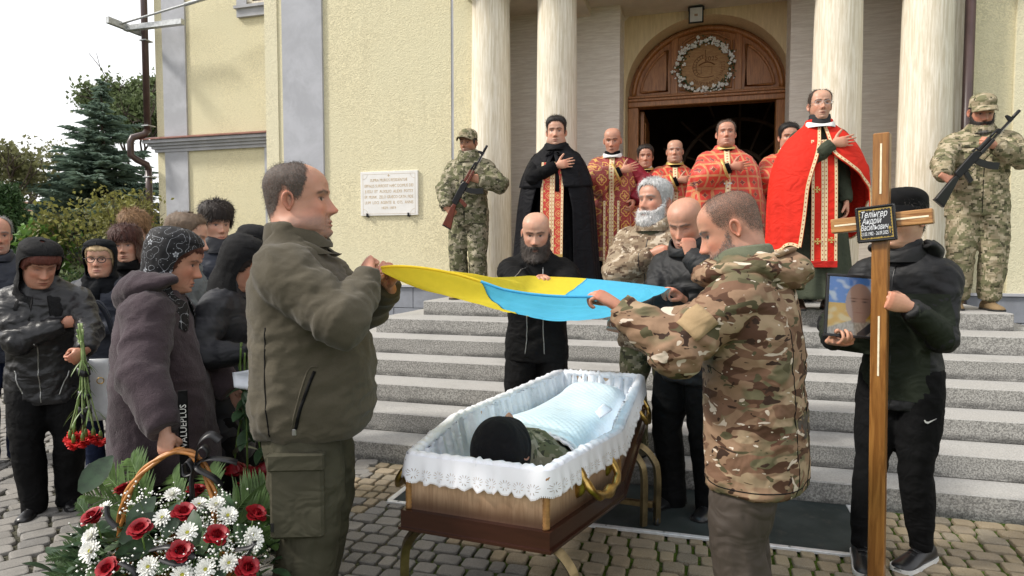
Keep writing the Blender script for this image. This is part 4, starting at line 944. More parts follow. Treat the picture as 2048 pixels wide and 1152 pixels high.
# ================================================================== materials of people and things
b = NB('skin'); b.col(b.attr()); v = b.coord(); b.bump(b.noise(v, 420, 3), .12, .002); b.set(.45, 0, .38, 0, **{'Subsurface Weight': .10, 'Subsurface Scale': .008}); b.p.inputs['Subsurface Radius'].default_value = (1, .35, .2)
b = NB('hair'); at_ = b.n('ShaderNodeAttribute'); at_.attribute_name = 'col'; b.col(at_.outputs[0]); v = b.coord(); hn = b.noise(b.mapping(v, (1, 1, .3)), 260, 3, .7); b.bump(hn, .7, .004); b.set(.55, 0, .35)
b.l(b.ramp(b.math('ADD', at_.outputs[3], b.math('MULTIPLY', b.math('SUBTRACT', b.noise(v, 420, 2, .6), .5), 1.3)), .25, .65), b.p.inputs['Alpha'])
def cloth_mat(name, c, rough=.85, var=.22, wv=900, sheen=.0, bump=.25, spec=.25, big=5, wrk=.22):
    b = NB(name); v = b.coord(); f = b.noise(v, big, 4); g = b.noise(v, wv, 2); cc = b.mix(b.ramp(f, .3, .7), tuple(x*(1-var) for x in c), tuple(min(1, x*(1+var)) for x in c))
    cc = b.mix(b.math('MULTIPLY', b.ramp(g, .3, .7), .35), cc, tuple(x*.6 for x in c)); b.col(cc)
    wr_ = b.noise(b.mapping(v, (1, 1, 1.5)), 6.5, 2, .5, .8); rid = b.math('ABSOLUTE', b.math('SUBTRACT', wr_, .5)); bb = b.n('ShaderNodeBump'); bb.inputs['Strength'].default_value = wrk; bb.inputs['Distance'].default_value = .03; b.l(b.ramp(rid, 0, .22), bb.inputs['Height'])
    b.bump(b.math('ADD', g, b.math('MULTIPLY', b.noise(v, 45, 3), 1.4)), bump, .003, bb.outputs[0]); lum = max(c); return b.set(rough, 0, spec*(.45 if rough > .65 else .8) if lum < .1 else spec, sheen*.35)
cloth_mat('fleece_olive', (.084, .073, .052), .95, .14, 380, .35, .35, wrk=.10)
cloth_mat('trouser_olive', (.066, .062, .043), .8, .15, 1100, 0, .25)
cloth_mat('softshell_brown', (.060, .048, .040), .6, .12, 1200, 0, .2)
cloth_mat('black_cloth', (.006, .006, .0065), .75, .2, 900, .0, .25); cloth_mat('black_jersey', (.006, .006, .0065), .88, .2, 600, .0, .25); cloth_mat('black_knit', (.008, .008, .009), .95, .25, 260, .12, .8)
cloth_mat('nylon_black', (.008, .0085, .010), .62, .15, 700, 0, .2, .45); cloth_mat('puffer_black', (.013, .014, .019), .58, .2, 600, 0, .3, .5); cloth_mat('puffer_navy', (.017, .021, .034), .6, .2, 600, 0, .3, .5)
cloth_mat('leather_black', (.012, .012, .014), .40, .2, 320, 0, .3, .55); cloth_mat('navy_jean', (.014, .020, .048), .8, .25, 900, 0, .3); cloth_mat('fur_plum', (.058, .043, .050), 1.0, .25, 240, .45, .9, .1, wrk=.04)
cloth_mat('grey_wool', (.13, .145, .15), .9, .15, 500, .15, .35); cloth_mat('green_panel', (.021, .026, .018), .7, .15, 900); cloth_mat('fleece_sage', (.12, .13, .085), .95, .15, 380, .2, .35)
cloth_mat('cassock_green', (.050, .058, .040), .8, .15, 900); cloth_mat('cassock_black', (.005, .005, .006), .8, .2, 900); cloth_mat('cape_black', (.006, .006, .008), .7, .2, 900, 0, .2, .3)
cloth_mat('red_wool', (.62, .022, .010), .8, .08, 1000, 0, .2); cloth_mat('red_satin', (.48, .016, .010), .55, .12, 800); cloth_mat('white_cloth', (.75, .75, .74), .8, .05, 800); cloth_mat('crimson_lining', (.20, .010, .022), .5, .2, 600)
cloth_mat('grey_sweater', (.035, .036, .038), .9, .15, 500); cloth_mat('scarf_black', (.007, .008, .010), .8, .2, 700); cloth_mat('khaki_patch', (.33, .235, .13), .9, .1, 600); cloth_mat('boot_suede', (.23, .16, .085), .9, .2, 300); cloth_mat('blue_shirt', (.16, .18, .26), .8, .15, 600)
simple('rubber_black', (.012, .012, .012), .6); simple('rubber_white', (.62, .62, .60), .5, 0, .06); simple('shoe_black', (.010, .010, .011), .32, 0, .2, 60); simple('shoe_brown', (.06, .03, .02), .4, 0, .2, 40); simple('black_plastic', (.01, .01, .011), .3); simple('steel', (.45, .45, .46), .3, .9, .1, 30)
simple('zip_steel', (.34, .34, .33), .35, .8, .1, 300); simple('gold_trim_plain', (.55, .38, .12), .45, .35, .2, 220, .3, 500); simple('gold_fringe', (.42, .28, .08), .6, .1, .35, 300, .6, 300, stretch=(6, 6, .4))
def camo(name, base, layers, pixel=None, rough=.9, stretch=(1, 1, 1.7), spec=.15, seed=0):
    b = NB(name); v0 = b.coord(); v = v0
    if pixel:
        sn = b.n('ShaderNodeVectorMath', operation='SNAP'); b.l(v0, sn.inputs[0]); sn.inputs[1].default_value = (pixel,)*3; v = sn.outputs[0]
    cc = base
    for i, (c, sc, th, wd) in enumerate(layers):
        m = b.mapping(v, stretch, (0, 0, .3*i), (seed+i*7.3, i*3.1, i*5.7)); f = b.noise(m, sc, 2 if not pixel else 3, .5, .6 if not pixel else .0); cc = b.mix(b.ramp(f, th, th+wd), cc, c)
    g = b.noise(v0, 800, 2); cc = b.mix(b.math('MULTIPLY', b.ramp(g, .3, .7), .25), cc, b.mix(.5, cc, (.02, .02, .015))); b.col(cc)
    wr_ = b.noise(b.mapping(v0, (1, 1, 1.5)), 6.5, 2, .5, .8); rid = b.math('ABSOLUTE', b.math('SUBTRACT', wr_, .5)); bb = b.n('ShaderNodeBump'); bb.inputs['Strength'].default_value = .22; bb.inputs['Distance'].default_value = .03; b.l(b.ramp(rid, 0, .22), bb.inputs['Height'])
    b.bump(b.math('ADD', g, b.math('MULTIPLY', b.noise(v0, 40, 3), 1.5)), .25, .003, bb.outputs[0]); return b.set(rough, 0, spec)
camo('multicam', (.26, .165, .105), [((.13, .115, .065), 4.0, .52, .08), ((.34, .25, .16), 6, .55, .06), ((.085, .042, .026), 8.5, .565, .006), ((.165, .092, .058), 7, .59, .010), ((.085, .075, .040), 11, .625, .006), ((.040, .022, .015), 15, .645, .005), ((.58, .49, .40), 11, .655, .005), ((.62, .54, .45), 22, .69, .005)], None, .75, (1, 1, 1.9), .15)
camo('digital_mm14', (.25, .225, .155), [((.135, .135, .075), 13, .48, .01), ((.38, .34, .25), 16, .585, .01), ((.058, .056, .036), 19, .595, .01)], .011, .88, (1, 1, 1.5))
camo('digital_mm14_pale', (.29, .245, .16), [((.165, .16, .09), 14, .49, .01), ((.42, .36, .255), 15, .56, .01), ((.075, .07, .042), 19, .60, .01)], .013, .88, (1, 1, 1.5), seed=4)
camo('digital_tan', (.32, .255, .18), [((.21, .155, .105), 14, .48, .01), ((.48, .41, .32), 18, .585, .01), ((.11, .072, .05), 20, .595, .01)], .010, .88, (1, 1, 1.4), seed=9)
# floral scarf
b = NB('scarf_floral'); uv = b.n('ShaderNodeUVMap').outputs[0]; vv = b.mapping(uv, (1, 1, 1))
vo = b.n('ShaderNodeTexVoronoi', feature='F1'); b.l(vv, vo.inputs['Vector']); vo.inputs['Scale'].default_value = 21; vo.inputs['Randomness'].default_value = .75
dd = b.n('ShaderNodeVectorMath', operation='SUBTRACT'); b.l(vv, dd.inputs[0])
sc_ = b.n('ShaderNodeVectorMath', operation='SCALE'); b.l(vo.outputs['Position'], sc_.inputs[0]); sc_.inputs['Scale'].default_value = 1.0; b.l(sc_.outputs[0], dd.inputs[1])
sx = b.sep(dd.outputs[0]); ang = b.math('ARCTAN2', sx[1], sx[0]); rad = b.n('ShaderNodeVectorMath', operation='LENGTH'); b.l(dd.outputs[0], rad.inputs[0]); rad = rad.outputs['Value']
pet = b.math('MULTIPLY', b.math('ADD', b.math('MULTIPLY', b.math('COSINE', b.math('MULTIPLY', ang, 5)), .3), .7), .0125)
inn = b.math('LESS_THAN', rad, pet); core = b.math('GREATER_THAN', rad, b.math('MULTIPLY', pet, .55)); flw = b.math('MULTIPLY', inn, core)
wv = b.n('ShaderNodeTexNoise'); b.l(vv, wv.inputs['Vector']); wv.inputs['Scale'].default_value = 26; wv.inputs['Detail'].default_value = 0
vine = b.math('LESS_THAN', b.math('ABSOLUTE', b.math('SUBTRACT', wv.outputs[0], .5)), .007); dots = b.math('LESS_THAN', b.vor(vv, 95), .16)
tot = b.math('MAXIMUM', b.math('MAXIMUM', flw, b.math('MULTIPLY', vine, .8)), b.math('MULTIPLY', dots, .6)); b.col(b.mix(tot, (.008, .008, .010), (.40, .42, .46))); b.set(.7, 0, .3)
# lace veil
b = NB('lace_black'); uv = b.n('ShaderNodeUVMap').outputs[0]; n_ = b.noise(uv, 60, 3, .6, 1.5); w_ = b.vor(uv, 240); cov = b.math('MAXIMUM', b.ramp(n_, .44, .52), b.ramp(w_, .25, .4))
b.col((.009, .009, .010)); tr_ = b.n('ShaderNodeBsdfTransparent'); mx = b.n('ShaderNodeMixShader'); b.l(b.math('ADD', b.math('MULTIPLY', cov, .45), .52), mx.inputs[0]); b.l(tr_.outputs[0], mx.inputs[1]); b.l(b.p.outputs[0], mx.inputs[2]); b.l(mx.outputs[0], b.out.inputs[0]); b.set(.8, 0, .2)
# vestment brocades: pattern in the cloth's own plane
def lattice(name, base, gold, cell, kind, mark, band=.085, sheen=.3):
    b = NB(name); s3 = b.sep(b.coord()); x = b.math('ADD', s3[0], b.math('MULTIPLY', s3[1], .6)); cx = b.math('SUBTRACT', b.math('FRACT', b.math('ADD', b.math('DIVIDE', x, cell), 20.5)), .5); cz = b.math('SUBTRACT', b.math('FRACT', b.math('ADD', b.math('DIVIDE', s3[2], cell), 20.5)), .5)
    ax, az = b.math('ABSOLUTE', cx), b.math('ABSOLUTE', cz); mxx = b.math('MAXIMUM', ax, az); mn = b.math('MINIMUM', ax, az)
    if kind == 'grid':
        line = b.math('GREATER_THAN', mxx, .5-band); dash = b.math('GREATER_THAN', b.math('FRACT', b.math('MULTIPLY', b.math('ADD', x, s3[2]), 90)), .35); line = b.math('MULTIPLY', line, b.math('ADD', b.math('MULTIPLY', dash, .4), .45))
        star = b.math('LESS_THAN', b.math('ADD', mxx, b.math('MULTIPLY', mn, 1.9)), .30); hole = b.math('GREATER_THAN', b.math('ADD', ax, az), .10); ring = b.math('MULTIPLY', star, hole); cross = b.math('MULTIPLY', b.math('LESS_THAN', mn, .018), b.math('LESS_THAN', mxx, .25))
        cc = b.mix(line, base, gold); cc = b.mix(b.math('MULTIPLY', ring, .75), cc, gold); cc = b.mix(cross, cc, mark)
        d_ = b.math('MULTIPLY', b.math('LESS_THAN', b.math('ADD', ax, az), .17), b.math('GREATER_THAN', b.math('ADD', ax, az), .10)); cc = b.mix(d_, cc, mark)
    else:
        # quatrefoils
        q1 = b.math('SUBTRACT', mxx, .17); rr = b.math('SQRT', b.math('ADD', b.math('MULTIPLY', q1, q1), b.math('MULTIPLY', mn, mn))); qf = b.math('MULTIPLY', b.math('LESS_THAN', rr, .20), b.math('GREATER_THAN', rr, .145)); dia = b.math('ADD', ax, az)
        inner = b.math('MULTIPLY', b.math('LESS_THAN', b.math('ADD', mxx, b.math('MULTIPLY', mn, 2.2)), .22), b.math('GREATER_THAN', dia, .05)); cor = b.math('MULTIPLY', b.math('GREATER_THAN', mn, .34), b.math('LESS_THAN', b.math('ABSOLUTE', b.math('SUBTRACT', ax, az)), .035))
        cor2 = b.math('MULTIPLY', b.math('GREATER_THAN', mn, .40), b.math('GREATER_THAN', mxx, .45)); fl_ = b.ramp(b.noise(b.coord(), 75, 2), .52, .58)
        cc = b.mix(b.math('MULTIPLY', fl_, .3), base, mark); cc = b.mix(b.math('MULTIPLY', qf, .95), cc, gold); cc = b.mix(b.math('MULTIPLY', inner, .8), cc, gold); cc = b.mix(b.math('MAXIMUM', cor, cor2), cc, gold)
    b.col(cc); b.bump(b.noise(b.coord(), 500, 2), .2, .002); return b.set(.5, 0, .4, sheen)
lattice('brocade_red', (.52, .028, .012), (.50, .27, .10), .115, 'grid', (.10, .012, .015)); lattice('brocade_burgundy', (.24, .012, .014), (.56, .32, .06), .150, 'quatre', (.42, .20, .05)); lattice('brocade_stole', (.46, .020, .014), (.55, .33, .10), .085, 'quatre', (.36, .10, .04))
lattice('brocade_dark', (.34, .016, .014), (.50, .28, .10), .07, 'quatre', (.30, .10, .04))
b = NB('gold_braid'); uv = b.sep(b.n('ShaderNodeUVMap').outputs[0]); fr_ = b.math('FRACT', b.math('MULTIPLY', uv[0], 28)); e_ = b.math('GREATER_THAN', b.math('ABSOLUTE', uv[1]), .40)
dm = b.math('LESS_THAN', b.math('ADD', b.math('ABSOLUTE', b.math('SUBTRACT', fr_, .5)), b.math('ABSOLUTE', uv[1])), .24); cc = b.mix(dm, (.66, .53, .33), (.34, .05, .03)); b.col(b.mix(e_, cc, (.55, .34, .14))); b.set(.5, 0, .4)
# flag cloth
simple('flag_yellow', (.88, .71, .06), .55, 0, .03, 30, .15, 900); simple('flag_blue', (.12, .58, .86), .55, 0, .03, 30, .15, 900)
for nm in ('flag_yellow', 'flag_blue'):
    p_ = MATS[nm].node_tree.nodes['Principled BSDF']; p_.inputs['Roughness'].default_value = .8; p_.inputs['Specular IOR Level'].default_value = .15; t = MATS[nm].node_tree
    tl = t.nodes.new('ShaderNodeBsdfTranslucent'); ms = t.nodes.new('ShaderNodeMixShader'); ms.inputs[0].default_value = .5; src = p_.inputs['Base Color'].links[0].from_socket
    t.links.new(src, tl.inputs[0]); t.links.new(p_.outputs[0], ms.inputs[1]); t.links.new(tl.outputs[0], ms.inputs[2]); t.links.new(ms.outputs[0], [n for n in t.nodes if n.type == 'OUTPUT_MATERIAL'][0].inputs[0])
# ================================================================== the people
MALE = [(.80, .185, .135, .135), (.90, .185, .140, .140), (1.02, .172, .140, .130), (1.15, .176, .145, .128), (1.30, .192, .145, .135), (1.40, .188, .115, .122), (1.455, .150, .078, .098), (1.50, .095, .062, .082), (1.545, .070, .060, .070)]
def mod(rings, hem=None, w=1.0, f=1.0, bk=1.0, addf=0., belly=0.):
    out = []
    for z, a, c, d in rings:
        g_ = math.exp(-((z-1.06)/.16)**2); out.append((z, a*w+.02*belly*g_, c*f+addf+belly*.1*g_, d*bk))
    if hem is not None: out = [(hem, out[0][1], out[0][2], out[0][3])]+[r for r in out if r[0] > hem+.04]
    return out
def px(x, y, Y):      # a point seen at a photo pixel at depth Y, used while laying the place out
    a = (x-1024)/1320; c = -(y-576)/1320; p = R(3); d = (a, math.cos(p)+c*math.sin(p), -math.sin(p)+c*math.cos(p)); t = Y/d[1]; return (d[0]*t, Y, HC+d[2]*t)
SK = dict(fair=(.50, .285, .20), ruddy=(.465, .240, .165), tan=(.38, .20, .125), pale=(.53, .31, .215))

# --- man in olive fleece holding the flag, near left
P = Person('burly man in olive fleece jacket holding the yellow end of the flag', -.775, 2.42, 0, 4, 1.775, -3, (0, -3, 0), 1.07, .0085, width=1.12)
P.solve_arm('R', (-.505, 2.34, 1.365), (.45, -.55, -.55), (-.2, .55, .35), (.6, .35, -.35), 'fist'); P.solve_arm('L', (-.475, 2.56, 1.325), (.4, .6, -.55), (-.15, -.45, .55), (.7, -.3, .2), 'fist'); P.stand(.12, 0, 14)
h = make_head(1, 120, 100, SK['ruddy'], (.04, .032, .028), .62, (.13, .10, .09), 0, 1.15, 1.25, 1.22, 1.0)
P.skin(h, .0027); q = hair_shell(h, 'receding', .003, 0, .035, .0012, 1, (.085, .068, .058), dens=.58); P.headpart('hair', *q, 'hair', strands=6000, sl=.005, sw=.0006, lie=.4)
rg = [(.80, .195, .225, .165), (.85, .215, .250, .180), (.93, .225, .258, .178), (1.05, .225, .258, .168), (1.18, .220, .232, .166), (1.30, .215, .195, .168), (1.40, .200, .135, .150), (1.46, .155, .090, .112), (1.505, .105, .080, .090), (1.55, .090, .078, .082)]
j = P.jacket('fleece_olive', rg, (.105, .096, .080, .068, .052), amp=.05, disp=.013, sc=(4.5, 4.5, 8), smooth=4)
P.collar('fleece_olive', 1.46, 1.548, .108, .102, .016, .008, .065, parent=j); P.collar('fleece_olive', 1.435, 1.485, .128, .116, .014, .016, .06, 'collar_fold', parent=j)
P.trousers('trouser_olive', (.125, .118, .096, .088, .082), waist=(.20, .20, .165), disp=.010, hem=.01)
P.shoes('shoe_black', L=.30)
# seams, pocket zip, cargo pocket (right side faces the camera)
dR = (-1, 0, 0)
surf_line(P, [(.27, .03, .86), (.27, .05, .93), (.27, .075, 1.0), (.27, .095, 1.05)], .006, 'black_cloth', 'pocket_zip', j, d=dR); surf_line(P, [(.28, .015, .855), (.28, .035, .93), (.28, .055, 1.0), (.28, .078, 1.06), (.27, .105, 1.062)], .0035, 'fleece_olive', 'pocket_edge', j, d=dR); surf_line(P, [(.27, -.06, .83), (.27, -.07, 1.0), (.27, -.06, 1.2)], .0025, 'black_cloth', 'side_seam', j, d=dR)
zp = snap(bvh_of(j), P.T([(.27*P.k, .025*P.k, .855*P.k)])[0], .002, 0, dR)[0]; MB().box((-.004, -.007, -.018), (.004, .007, .004), bev=.002, M=Matrix.Translation(zp)).build('zip_pull', 'zip_steel', j)
A, K_, C_ = P.legs['R']; c = A.lerp(K_, .62); m = MB().box((-.016, -.095, -.16), (.02, .085, .10), bev=.01, M=Matrix.Translation(c+Vector((.108, .0, 0)))).build('cargo_pocket', 'trouser_olive', P.root)
MB().box((-.014, -.1, .075), (.027, .09, .135), bev=.006, M=Matrix.Translation(c+Vector((.108, .0, 0)))).build('pocket_flap', 'trouser_olive', m); MB().box((.021, -.09, -.13), (.0235, -.08, -.10), M=Matrix.Translation(c+Vector((.108, .0, 0)))).build('label_tab', 'rubber_black', m)
P1 = P

# --- man in camouflage jacket, back to the camera, near right
P = Person('man with shaved head in brown camouflage hooded jacket seen from behind holding flag', .85, 2.30, 0, 148, 1.675, 8, (16, 22, 0), 1.06, .0085, width=1.08)
P.solve_arm('L', (.37, 2.26, 1.265), (.15, -.5, -.85), (-.75, .25, .45), (-.1, .3, -.9), 'hold'); P.solve_arm('R', (.52, 2.78, 1.12), (.3, .5, -.8), (-.6, .3, .5), (0, 0, -1), 'hold'); P.stand(.13, .04, 14)
h = make_head(2, 120, 100, SK['ruddy'], (.08, .065, .055), .6, (.16, .14, .13), 0, 1.05, .7, 1.1, 1.0)
P.skin(h, .0027); P.headpart('hair', *hair_shell(h, 'shaved', .002, 0, .045, .001, 2, (.12, .088, .07), dens=.45), 'hair', strands=6000, sl=.0035, sw=.0006, lie=.3); P.headpart('beard', *beard_shell(h, .006, .004, (.14, .115, .10), 2, .5, greychin=(.34, .31, .29), dens=.42), 'hair', strands=1500, sl=.008)
rg = [(.68, .215, .165, .175), (.75, .222, .175, .180), (.90, .215, .178, .172), (1.05, .212, .178, .165), (1.20, .216, .172, .168), (1.32, .215, .155, .165), (1.41, .198, .12, .145), (1.46, .15, .085, .11), (1.50, .10, .078, .09), (1.53, .088, .075, .085)]
j = P.jacket('multicam', rg, (.098, .092, .082, .074, .056), amp=.085, disp=.011, sc=(5, 5, 8), smooth=3)
P.collar('fleece_sage', 1.45, 1.548, .108, .098, .016, .008, .035, 'fleece_collar')
# hood lying on the back
k = P.k; V = []; nh, mh = 46, 20
for jj in range(mh):
    t = jj/(mh-1)
    for i in range(nh):
        a = R(-150+300*i/(nh-1)); ca, sa = math.cos(a), math.sin(a)       # a=0 is the back
        rad_ = .105+.058*math.sin(math.pi*min(1, t*1.05))**.8; drop = .11*(.5+.5*ca); z = 1.512-drop*t-.02*t-.05*(1-ca)*.5*t+.018*math.sin(math.pi*t)*(.4+.6*ca)+.006*math.sin(7*a+3*t)
        y = -(rad_*ca*(1.05+.55*t*max(0, ca)))+.012; V.append((rad_*sa*1.12*(1+.10*t), y-.02*t*ca, z))
V = P.T(np.array(V)*k); F = grid_faces(nh, mh); vv, ff, nn = evalmods(V, F, [('SOLIDIFY', dict(thickness=.018, offset=0)), ('SUBSURF', dict(levels=1))]); vv = vv+nn*P.fold(vv, .012, (9, 9, 13))[:, None]; part('hood', vv, ff, 'multicam', j)
rim = []
for i in range(26):
    a = R(-150+300*i/25); ca, sa = math.cos(a), math.sin(a); rim.append(((.118+.012*ca)*sa*k, (-(.125+.05*max(0, ca))*ca+.012)*k, (1.485-.03*(1-ca)+.035*max(0, ca))*k))
V, F = tube(spline(rim, 60), [(.020, .011)]*60, 10); part('hood_rim', P.T(V), F, 'multicam', j)
bvj = bvh_of(j); A, E, Wp = P.arm['L']; pc = A.lerp(E, .66); pdir = (E-A).normalized(); Vp = []
lat = Vector((-1, .0, .25)); lat = (lat-pdir*lat.dot(pdir)).normalized(); sid = pdir.cross(lat)
for jj in range(9):
    for i in range(9):
        a = R(-32+64*i/8); Vp.append(snap(bvj, pc+pdir*(-.045+.09*jj/8)+(lat*math.cos(a)+sid*math.sin(a))*.104*k, .003, 0, -(lat*math.cos(a)+sid*math.sin(a)))[0][:])
vv, ff, nn = evalmods(Vp, grid_faces(9, 9), [('SOLIDIFY', dict(thickness=.006, offset=0))]); part('arm_patch', vv, ff, 'khaki_patch', j)
P.trousers('softshell_brown', (.112, .106, .09, .083, .078), waist=(.18, .15, .16), disp=.009, hem=.01, amp=.012); P.shoes('shoe_black', L=.29)
surf_line(P, [(.0, -.2, .69), (.0, -.2, .9), (.0, -.2, 1.1), (.0, -.2, 1.3)], .0022, 'black_cloth', 'back_seam', j, d=(0, 1, 0)); surf_line(P, [(-.12, -.2, .69), (-.12, -.2, .9), (-.125, -.2, 1.1), (-.13, -.2, 1.25)], .0022, 'black_cloth', 'side_seam', j, d=(0, 1, 0))
surf_line(P, [(a_*.222, b_*.18, .715) for a_, b_ in [(math.sin(R(t)), math.cos(R(t))) for t in range(90, 331, 15)]], .0022, 'black_cloth', 'hem_stitch', j, 50)
P2 = P

# --- young man carrying the cross
P = Person('young man in black cap and hooded jacket standing behind the wooden cross', 1.82, 3.06, 0, 219, 1.735, 2, (-14, 2, 0), 1.0, .010, width=.98)
P.solve_arm('L', (1.668, 2.765, 1.225), (.5, .1, -.85), (-.85, .02, .28), (-.15, .95, .1), 'grip'); P.solve_arm('R', (1.465, 3.0, 1.05), (-.4, .4, -.8), (.2, -1, .05), (0, .05, 1), 'hold')
P.legs_solve({'R': (.10, .14, 0, 30), 'L': (-.09, -.06, 0, -8)})
h = make_head(3, 72, 64, SK['pale'], (.02, .016, .013), .12, None, 0, 1, 0, .95, .1); P.skin(h, .0032); P.headpart('hair', *hair_shell(h, 'full', .006, 0, .012, .002, 3), 'hair'); P.cap('black_cloth', True, z0=.040)
rg = mod(MALE, .745, .95, .95, .97)
j = P.jacket('nylon_black', rg, (.076, .070, .062, .055, .046), amp=.08, disp=.009)
vv, ff = P.torso([(.80, .188, .155, .1), (.86, .19, .156, .1), (1.02, .178, .155, .1), (1.12, .19, .17, .1), (1.22, .200, .172, .1), (1.30, .203, .168, .1)], 60, .0, None, 20)
ffk = [f for f in ff if len(f) == 4 and all(P_[1] > .075 for P_ in (vv[i] for i in f))]; bv_ = bvh_of(j); vv = np.array([snap(bv_, x, .0035, 0)[0][:] for x in vv]); part('front_panel', vv, ffk, 'green_panel', j)
surf_line(P, [(0, .181, .70), (0, .183, .9), (0, .182, 1.1), (0, .18, 1.3), (0, .13, 1.42)], .004, 'black_plastic', 'front_zip', j); surf_line(P, [(-.165, .125, .86), (-.158, .135, .95), (-.15, .14, 1.04)], .003, 'black_plastic', 'pocket_zip', j)
P.collar('nylon_black', 1.44, 1.52, .108, .10, .014, .0, .03, 'hood_collar'); P.collar('grey_sweater', 1.45, 1.535, .085, .076, .008, .01, .02, 'shirt_collar')
V = []
for jj in range(14):
    t = jj/13
    for i in range(30):
        a = R(-120+240*i/29); ca, sa = math.cos(a), math.sin(a); rr = .095+.038*math.sin(math.pi*t); V.append((rr*sa*1.1, -rr*ca*(1.0+.25*t)-.01, 1.525-.16*t*(.4+.6*ca)+.01*math.sin(9*a)))
vv, ff, nn = evalmods(P.T(np.array(V)*P.k), grid_faces(30, 14), [('SOLIDIFY', dict(thickness=.022, offset=0)), ('SUBSURF', dict(levels=1))]); part('hood', vv, ff, 'nylon_black', j)
P.trousers('black_jersey', (.098, .088, .072, .058, .046), waist=(.155, .115, .13), hem=.07, stack=.6, amp=.045); P.shoes('shoe_black', 'rubber_white', .295, white=True)
A, K_, C_ = P.legs['L']; c = A.lerp(K_, .42)
sw = [(0, 0), (.006, -.010), (.016, -.012), (.05, .012), (.018, -.004), (.009, -.003), (.004, .004)]   # tick mark
fwd = Vector((.30, .95, 0)).normalized(); lft = Vector((-.72, .60, 0)).normalized(); ax_ = Vector((-.6, -.8, 0)).normalized()
outn = Vector((-.62, .78, 0)).normalized(); hx = Vector((0, 0, 1)).cross(outn)
V = [(c+outn*.105*P.k+hx*(x-.02)+Vector((0, 0, y)))[:] for x, y in sw]; V2 = [(Vector(v)+outn*.004)[:] for v in V]; n_ = len(V)
part('tick_emblem', V+V2, [list(range(n_))[::-1], list(range(n_, 2*n_))]+[[i, (i+1) % n_, n_+(i+1) % n_, n_+i] for i in range(n_)], 'rubber_white', P.root, False)
P3 = P

# --- bearded bald man behind the coffin
P = Person('bald dark-bearded man in black zip jacket behind the coffin holding the flag', .155, 4.16, 0, -96, 1.71, 4, (0, 14, 0), 1.03, .012, width=1.05)
P.solve_arm('R', (.125, 3.64, 1.262), (-.5, .3, -.9), (.3, -.4, .5), (0, 0, -1), 'grip'); P.solve_arm('L', (.30, 3.68, 1.225), (.6, .3, -.9), (-.2, -.5, .5), (0, 0, -1), 'grip'); P.stand(.11)
h = make_head(4, 80, 70, SK['fair'], (.03, .022, .018), .25, None, .25, 1.05, .3, 1.1, .5); P.skin(h, .0034); P.headpart('beard', *beard_shell(h, .022, .022, (.045, .034, .028), 4, .6, greychin=(.12, .10, .09)), 'hair'); P.headpart('hair', *hair_shell(h, 'bald', .0012, 0, .03, .0006, 4, (.24, .16, .12), dens=.45), 'hair')
j = P.jacket('black_cloth', mod(MALE, .80, 1.06, 1.08, 1.08), (.09, .083, .072, .064, .05), disp=.010); P.collar('black_jersey', 1.45, 1.53, .082, .074, .008, .012, .02, 'shirt_collar')
for sx_ in (-1, 1): surf_line(P, [(sx_*.062, .148, .86), (sx_*.055, .158, 1.0), (sx_*.052, .160, 1.15), (sx_*.05, .156, 1.3), (sx_*.05, .12, 1.42)], .0032, 'zip_steel', 'zip_edge', j)
P.trousers('black_cloth', hem=.01); P.shoes('shoe_black')

# --- grey bearded man in camouflage, fist on chest
P = Person('white-bearded man in tan pixel camouflage with his fist on his chest', .90, 4.155, .13, -122, 1.775, 0, (-16, -4, 0), 1.04, .012, width=1.08)
P.onchest('R', -.06, .215, 1.31, 'fist', .12); P.hang('L'); P.stand(.11)
h = make_head(5, 80, 70, SK['ruddy'], (.42, .42, .42), .3, (.4, .4, .4), .45, 1.1, .3, 1.05, .8, browc=(.20, .19, .18)); P.skin(h, .0034); P.headpart('hair', *hair_shell(h, 'full', .009, .010, .02, .004, 5, (.46, .46, .46)), 'hair'); P.headpart('beard', *beard_shell(h, .022, .016, (.56, .555, .55), 5, .7), 'hair')
j = P.jacket('digital_tan', mod(MALE, .72, 1.14, 1.2, 1.15), (.10, .092, .08, .072, .055), disp=.013, amp=.08); P.collar('digital_tan', 1.45, 1.54, .115, .108, .014, .02, .055); P.collar('fleece_sage', 1.42, 1.52, .09, .082, .01, .022, .03, 'fleece_collar'); P.trousers('digital_mm14'); P.shoes('boot_suede')
surf_line(P, [(0, .178, .95), (0, .178, 1.2), (0, .15, 1.4)], .003, 'black_plastic', 'front_zip', j)

# --- man in black with hand at his mouth
P = Person('balding man in black jacket covering his mouth with his hand beside the coffin', 1.0, 3.66, 0, 222, 1.76, 5, (12, 24, 0), 1.04, .011, width=1.05)
P.solve_arm('R', (.86, 3.36, 1.225), (-.6, .2, -.7), (-.55, -.35, .35), (.1, .1, -1), 'hold'); P.solve_arm('L', (.925, 3.43, 1.435), (.5, -.6, -.5), (-.05, .30, .95), (-.2, .9, -.2), 'fist'); P.stand(.10, .03)
h = make_head(6, 88, 76, SK['ruddy'], (.20, .19, .18), .35, (.28, .26, .25), 0, 1.1, .2, 1.0, .9, lids=.85, browc=(.12, .10, .09)); P.skin(h, .0034); P.headpart('hair', *hair_shell(h, 'bald', .003, 0, .03, .001, 6, (.24, .23, .22), dens=.55), 'hair', sl=.006)
j = P.jacket('nylon_black', mod(MALE, .74, 1.06, 1.1, 1.1), (.09, .082, .072, .066, .052), disp=.011, amp=.08); P.collar('nylon_black', 1.45, 1.54, .105, .10, .012, .018, .05); P.trousers('black_cloth', (.108, .10, .082, .075, .072), hem=.005); P.shoes('shoe_black')

